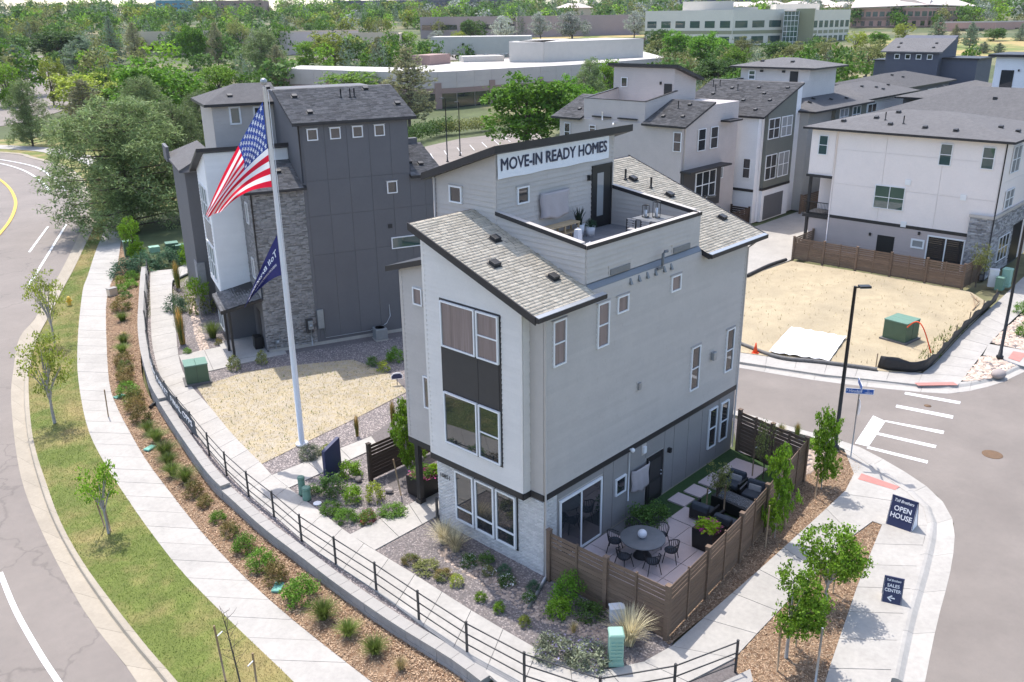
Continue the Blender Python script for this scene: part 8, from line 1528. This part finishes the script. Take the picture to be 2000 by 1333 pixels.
# long low building with the white roof
ML = empty('low_commercial_building', (0, 0, 0), 0, 'long low mauve building with a vast white roof in the middle distance', 'building')
mp = spline([(97.7,162.05,7.5), (100.16,149.96,7.5), (101.84,134.36,7.5), (107.69,122.74,7.5), (120.79,119.99,7.5), (133.56,117.42,7.5), (146.98,115.32,7.5), (161.47,115.77,7.5), (181.97,116.84,7.5)], 3)
mp = [Vector((p[0], p[1], 0)) for p in mp]
for i in range(len(mp) - 1):
    a, b = mp[i], mp[i + 1]; u = (b - a); L = u.length; u.normalize(); n = Vector((u.y, -u.x, 0)); n = n if n.dot(Vector(cl) - a) > 0 else -n; pl = Plane(a, u, n)
    wbox(MB(), pl, 0, L, -.8, 7.4, -3, 0).build('wall', M['mall_wall'], ML)
    for z0, z1 in ((4.15, 5.2), (5.24, 6.3), (6.34, 7.42)): wpart('facade_panel', M['mall_wall'], ML, pl, .03, L - .03, z0, z1, 0, .06)
    wpart('pink_band', M['mall_pink'], ML, pl, .02, L - .02, 3.1, 4.1, 0, .08); wpart('window_band', M['glass'], ML, pl, .05, L - .05, -.6, 3.05, 0, .03)
    if i % 3 == 0: wpart('pier', M['mall_pink'], ML, pl, -.7, .7, -.8, 5.2, 0, .3)
bk = Vector((math.cos(yaw), math.sin(yaw), 0)); P = [(p.x, p.y, 7.42) for p in mp]; P += [tuple(mp[-1] + bk * 42 + Vector((0, 0, 7.42))), tuple(mp[9] + bk * 40 + Vector((0, 0, 7.42))), tuple(mp[7] + bk * 16 + Vector((0, 0, 7.42))), tuple(mp[0] + bk * 14 + Vector((0, 0, 7.42)))]; sheet('roof', P, M['roof_white'], None, ML)
def boxb(parent, name, a, b, h, th, mt, up=True):
    """box standing on (or hanging from) the line a-b, th deep away from the camera"""
    a, b = Vector(a), Vector(b); z = (a.z + b.z) / 2; u = (b - a); u.z = 0; n = Vector((-u.y, u.x, 0)).normalized(); n = n if n.dot(bk) > 0 else -n; P = [a, b, b + n * th, a + n * th]
    if (P[1] - P[0]).cross(P[3] - P[0]).z < 0: P = P[::-1]
    z0, z1 = (z, z + h) if up else (z - h, z); return MB().hexa([(p.x, p.y, z0) for p in P], [(p.x, p.y, z1) for p in P]).build(name, mt, parent)
boxb(ML, 'roof_screen', (163.43,186.15,7.45), (181.82,163.57,7.45), 5.0, 12, M['roof_white']); boxb(ML, 'roof_screen', (143.53,136.07,7.45), (147.56,128.56,7.45), 4.6, 30, M['roof_white']); boxb(ML, 'roof_screen', (147.62,128.45,7.45), (180.32,122.72,7.45), 4.6, 14, M['roof_white'])
boxb(ML, 'roof_block', (137.99,146.4,7.45), (146.65,140.75,7.45), 1.3, 6, M['roof_white']); boxb(ML, 'roof_block', (123.98,143.03,7.45), (132.94,145.61,7.45), 2.2, 5, M['mall_pink'])
for i in range(9): boxb(ML, 'roof_unit', G(1002 + 0,119,7.45) if False else tuple(Vector((150.81,155.8,7.45)).lerp(Vector((161.49,153.86,7.45)), i / 8)), tuple(Vector((150.81,155.8,7.45)).lerp(Vector((161.49,153.86,7.45)), i / 8 + .07)), random.uniform(.5, 1.1), 1.2, M['galv'])
# offices
def office(name, label, runs, h, th, mt, roof, rows, cat='building'):
    """runs: facade top points left to right; rows: (depth below the top, height, window width, gap, material)"""
    r = empty(name, (0, 0, 0), 0, label, cat)
    for a, b in zip(runs[:-1], runs[1:]):
        a, b = Vector(a), Vector(b); zt = (runs[0][2] + runs[-1][2]) / 2; a.z = b.z = zt; boxb(r, 'wall', a, b, h, th, mt, False); u = (b - a).normalized(); L = (b - a).length; n = Vector((u.y, -u.x, 0)); n = n if n.dot(Vector(cl) - a) > 0 else -n; pl = Plane((a.x, a.y, 0), u, n)
        for dz_, hh, ww, gg, m in rows:
            if ww is None: wpart('band', M[m], r, pl, .2, L - .2, zt - dz_ - hh, zt - dz_, 0, .12); continue
            k = max(1, int(L / (ww + gg))); st_ = L / k
            for i in range(k): wpart('window', M[m], r, pl, i * st_ + gg / 2, (i + 1) * st_ - gg / 2, zt - dz_ - hh, zt - dz_, -.1, .06)
        boxb(r, 'parapet', a, b, .5, .5, roof)
    return r
W_ = office('white_office', 'long three storey white office with teal windows on the right', [(291.71,200.24,18.73), (294.91,162.57,18.63), (315.8,152.69,18.41)], 17, 26, M['office_cream'], M['office_cream'], ((3.4, 2.5, 4.0, 2.2, 'glass_teal'), (6.9, 1.2, None, 0, 'office_green'), (9.0, 2.6, 4.0, 2.2, 'glass_teal')))
W2 = office('white_office_wing', 'right wing of the white office with paired windows', [(323.57,144.35,18.26), (347.84,140.26,18.09)], 17, 26, M['office_cream'], M['office_cream'], ((3.4, 2.5, 2.0, 1.2, 'glass_teal'), (6.9, 1.2, 2.4, .8, 'office_green'), (9.0, 2.6, 2.0, 1.2, 'glass_teal')))
gc = empty('office_glass_corner', (0, 0, 0), 0, 'tall green framed glass entrance corner of the white office', 'building'); boxb(gc, 'frame', (317.32,148.52,19.44), (319.98,142.34,18.98), 18, 14, M['office_green'], False); boxb(gc, 'glass', (311.78,150.64,18.22), (313.48,145.68,18.15), 16, 10, M['glass_teal'], False)
a, b = Vector((311.78,150.64,18.22)), Vector((313.48,145.68,18.15)); u = (b - a).normalized(); n = Vector((u.y, -u.x, 0)); n = n if n.dot(Vector(cl) - a) > 0 else -n; pl = Plane((a.x, a.y, 0), u, n)
for i in range(8): wpart('mullion', M['white_frame'], gc, pl, 0, (b - a).length, a.z - 1.5 - i * 1.9, a.z - 1.35 - i * 1.9, 0, .1)
for i in range(5): wpart('mullion', M['white_frame'], gc, pl, i * 1.35, i * 1.35 + .12, a.z - 15.5, a.z, 0, .09)
rt = empty('office_rooftop_screen', (0, 0, 0), 0, 'pale rooftop plant screens on the white office', 'building'); boxb(rt, 'screen', (300.08,188.34,18.93), (310.01,171.42,18.67), 3.6, 8, M['office_cream']); boxb(rt, 'screen', (310.01,171.42,18.67), (320.49,166.45,18.55), 1.4, 8, M['office_cream']); boxb(rt, 'screen', (331.26,164.3,18.47), (343.31,151.48,18.45), 2.6, 8, M['office_cream'])
PO = office('pink_office', 'four storey pink and brown office on the hill', [(429.84,174.97,19.04), (439.4,141.95,19.91), (477.36,132.23,18.99)], 19, 30, M['office_pink'], M['roof_pink'], ((1.4, 2.2, 2.2, .9, 'glass_teal'), (3.9, 1.4, None, 0, 'office_brown'), (5.6, 2.2, 1.6, 2.0, 'glass'), (8.0, .5, None, 0, 'office_brown'), (10.3, 1.8, 1.5, 2.0, 'glass')))
for a, b in (((427.51,174.52,19.39), (437.28,141.27,20.24)), ((437.28,141.27,20.24), (475.52,131.26,19.34))):
    a, b = Vector(a), Vector(b); n = Vector((-(b - a).y, (b - a).x, 0)).normalized(); n = n if n.dot(bk) > 0 else -n; up = Vector((0, 0, 1)); MB().hexa([a, b, b + n * 16, a + n * 16], [a + up * .3, b + up * .3, b + n * 16 + up * 4.6, a + n * 16 + up * 4.6]).build('roof', M['roof_pink'], PO)
office('low_pink_building', 'low windowed pink building right of the pink office', [(408.87,123.86,12.76), (418.44,105.92,12.76), (449.16,96.6,12.73)], 9, 25, M['office_pink'], M['roof_pink'], ((2.4, 1.7, 2.4, 8, 'glass'),))
office('tan_office', 'low tan office with a dark window band among the trees', [(133.66,312.55,13.68), (144.9,300.78,14), (158.79,298.42,13.9)], 11, 25, M['office_tan'], M['office_tan'], ((4.2, 1.9, None, 0, 'glass'),))
office('loading_building', 'pale flat building with loading doors behind the trees', [(160.97,302.29,13.85), (172.44,274.07,12.96), (196.86,263.6,12.83)], 10, 30, M['mall_wall'], M['office_tan'], ((3.5, 2.8, 2.2, 14, 'office_brown'),))
office('tan_office_end', 'tan office end with a dark strip window above the white roof', [(173.2,242.02,12.72), (186.38,228.06,12.8)], 9, 20, M['office_tan'], M['office_tan'], ((3.0, 1.9, None, 0, 'glass'),))
office('mauve_building', 'long mauve single storey building at the top centre', [(266.98,308.16,17.26), (297.42,275.99,17.59)], 9, 30, M['office_mauve'], M['office_mauve'], ((3.0, 2.2, 6, 1.5, 'glass'),)); office('mauve_wall_building', 'mauve windowless building between the silver trees', [(293.83,272.03,17.59), (320.29,251.59,17.4), (340.75,237.46,17.09)], 9, 20, M['office_mauve'], M['office_mauve'], ())
bw = empty('brown_site_wall', (0, 0, 0), 0, 'long low brown site wall on the dry bank', 'wall'); boxb(bw, 'wall', (219.48,191.69,10.55), (243.61,165.99,10.44), 3, .5, M['office_brown'], False)
# skyline
for nm, lb, a, b, h, m in (('blue_roof_hall', 'far hall with a turquoise roof at the upper left', (305.39,640.51,31.45), (320.37,624.46,31.18), 9, 'far_blue'), ('brick_hall', 'far brick hall right of the turquoise roof', (335.5,639.27,30.78), (370.25,602.4,30.87), 10, 'office_brown'), ('dark_tower', 'far dark apartment block on the skyline left of centre', (432.08,598.76,30.57), (530.96,493.36,29.91), 12, 'far_dark'), ('dark_hall', 'far dark apartment block at the top right of centre', (560.9,366.34,26.42), (604.54,320.49,27.38), 14, 'far_dark'), ('dark_hall', 'far dark apartment block above the pink office', (614.16,277.98,25.19), (661.45,228.37,26.37), 16, 'far_dark')):
    office(nm, lb, [a, b], h, 20, M[m], M[m], ((1.5, 1.3, 2.4, 2.0, 'glass'), (4.5, 1.3, 2.4, 2.0, 'glass')))
for k, (x, y, z) in enumerate(((480.23,262.88,21.76), (480.89,246.79,22.06), (513.13,243.61,21.99), (513.55,227.78,22.29), (500.67,209.59,20.89), (445.21,362.86,22.78), (553.65,216.81,23.28))):
    r = empty('far_apartment', (x, y, z - 9), yaw + .4 * k, ('far apartment block with a pale roof, first from the left above the white office', 'far apartment block with a pale roof, second above the white office', 'far apartment block with a pale roof, third above the white office', 'far apartment block with a pale roof, fourth above the white office', 'far apartment block with a pale roof beside the pink office', 'far pale roofed block above the silver trees', 'far pale roofed block above the pink office')[k], 'building'); MB().box(-8, 8, -9, 9, -8, 8.4).build('wall', M['office_tan'], r); MB().hexa([(-9, -10, 8.4), (9, -10, 8.4), (9, 10, 8.4), (-9, 10, 8.4)], [(-2, -4, 11.2), (2, -4, 11.2), (2, 4, 11.2), (-2, 4, 11.2)]).build('roof', M['roof_pink'], r)
# parked cars far off
def car(P, rz, m, lb):
    r = empty('parked_car', P, rz, lb, 'car'); MB().extr([(-2.1, -.85, .35), (2.1, -.85, .35), (2.15, -.85, .75), (1.2, -.85, .95), (-1.9, -.85, .98), (-2.15, -.85, .8)], (0, 1.7, 0)).build('body', M[m], r, bevel=.06); MB().hexa([(-1.7, -.75, .95), (1.2, -.75, .95), (1.2, .75, .95), (-1.7, .75, .95)], [(-1.3, -.62, 1.5), (.4, -.62, 1.5), (.4, .62, 1.5), (-1.3, .62, 1.5)]).build('cabin', M['glass'], r, bevel=.05)
    for x in (-1.35, 1.35):
        for y in (-.8, .8): MB().tube([(x, y - .1, .33), (x, y + .1, .33)], .33, 12).build('wheel', M['black_metal'], r)
for P, a, m, lb in (((230.46,266.87,6.63), .4, 'black_metal', 'dark parked car in the far lot behind the white roof'), ((186.92,239.42,4.92), 1.2, 'white_metal', 'white parked car beside the loading building'), ((216.66,96.42,2.56), .2, 'white_metal', 'white parked car under the olive trees right'), ((213.93,89.59,2.38), .3, 'white_metal', 'second white parked car under the olive trees'), ((241.36,133.13,3.92), .3, 'white_metal', 'white parked car before the white office')): car(Vector(P) + Vector((0, 0, .15)), a, m, lb)


# ---------------- air ----------------
hm = bpy.data.materials.new('haze'); hm.use_nodes = True; hn = hm.node_tree.nodes; hn.remove(hn['Principled BSDF']); pv = hn.new('ShaderNodeVolumePrincipled'); pv.inputs['Color'].default_value = (.86, .92, 1, 1); pv.inputs['Density'].default_value = .00006; pv.inputs['Anisotropy'].default_value = .2
hm.node_tree.links.new(pv.outputs[0], hn['Material Output'].inputs['Volume'])
tag(MB().box(-1200, 1300, -1200, 1300, -3, 45).build('haze', hm), kind='stuff')
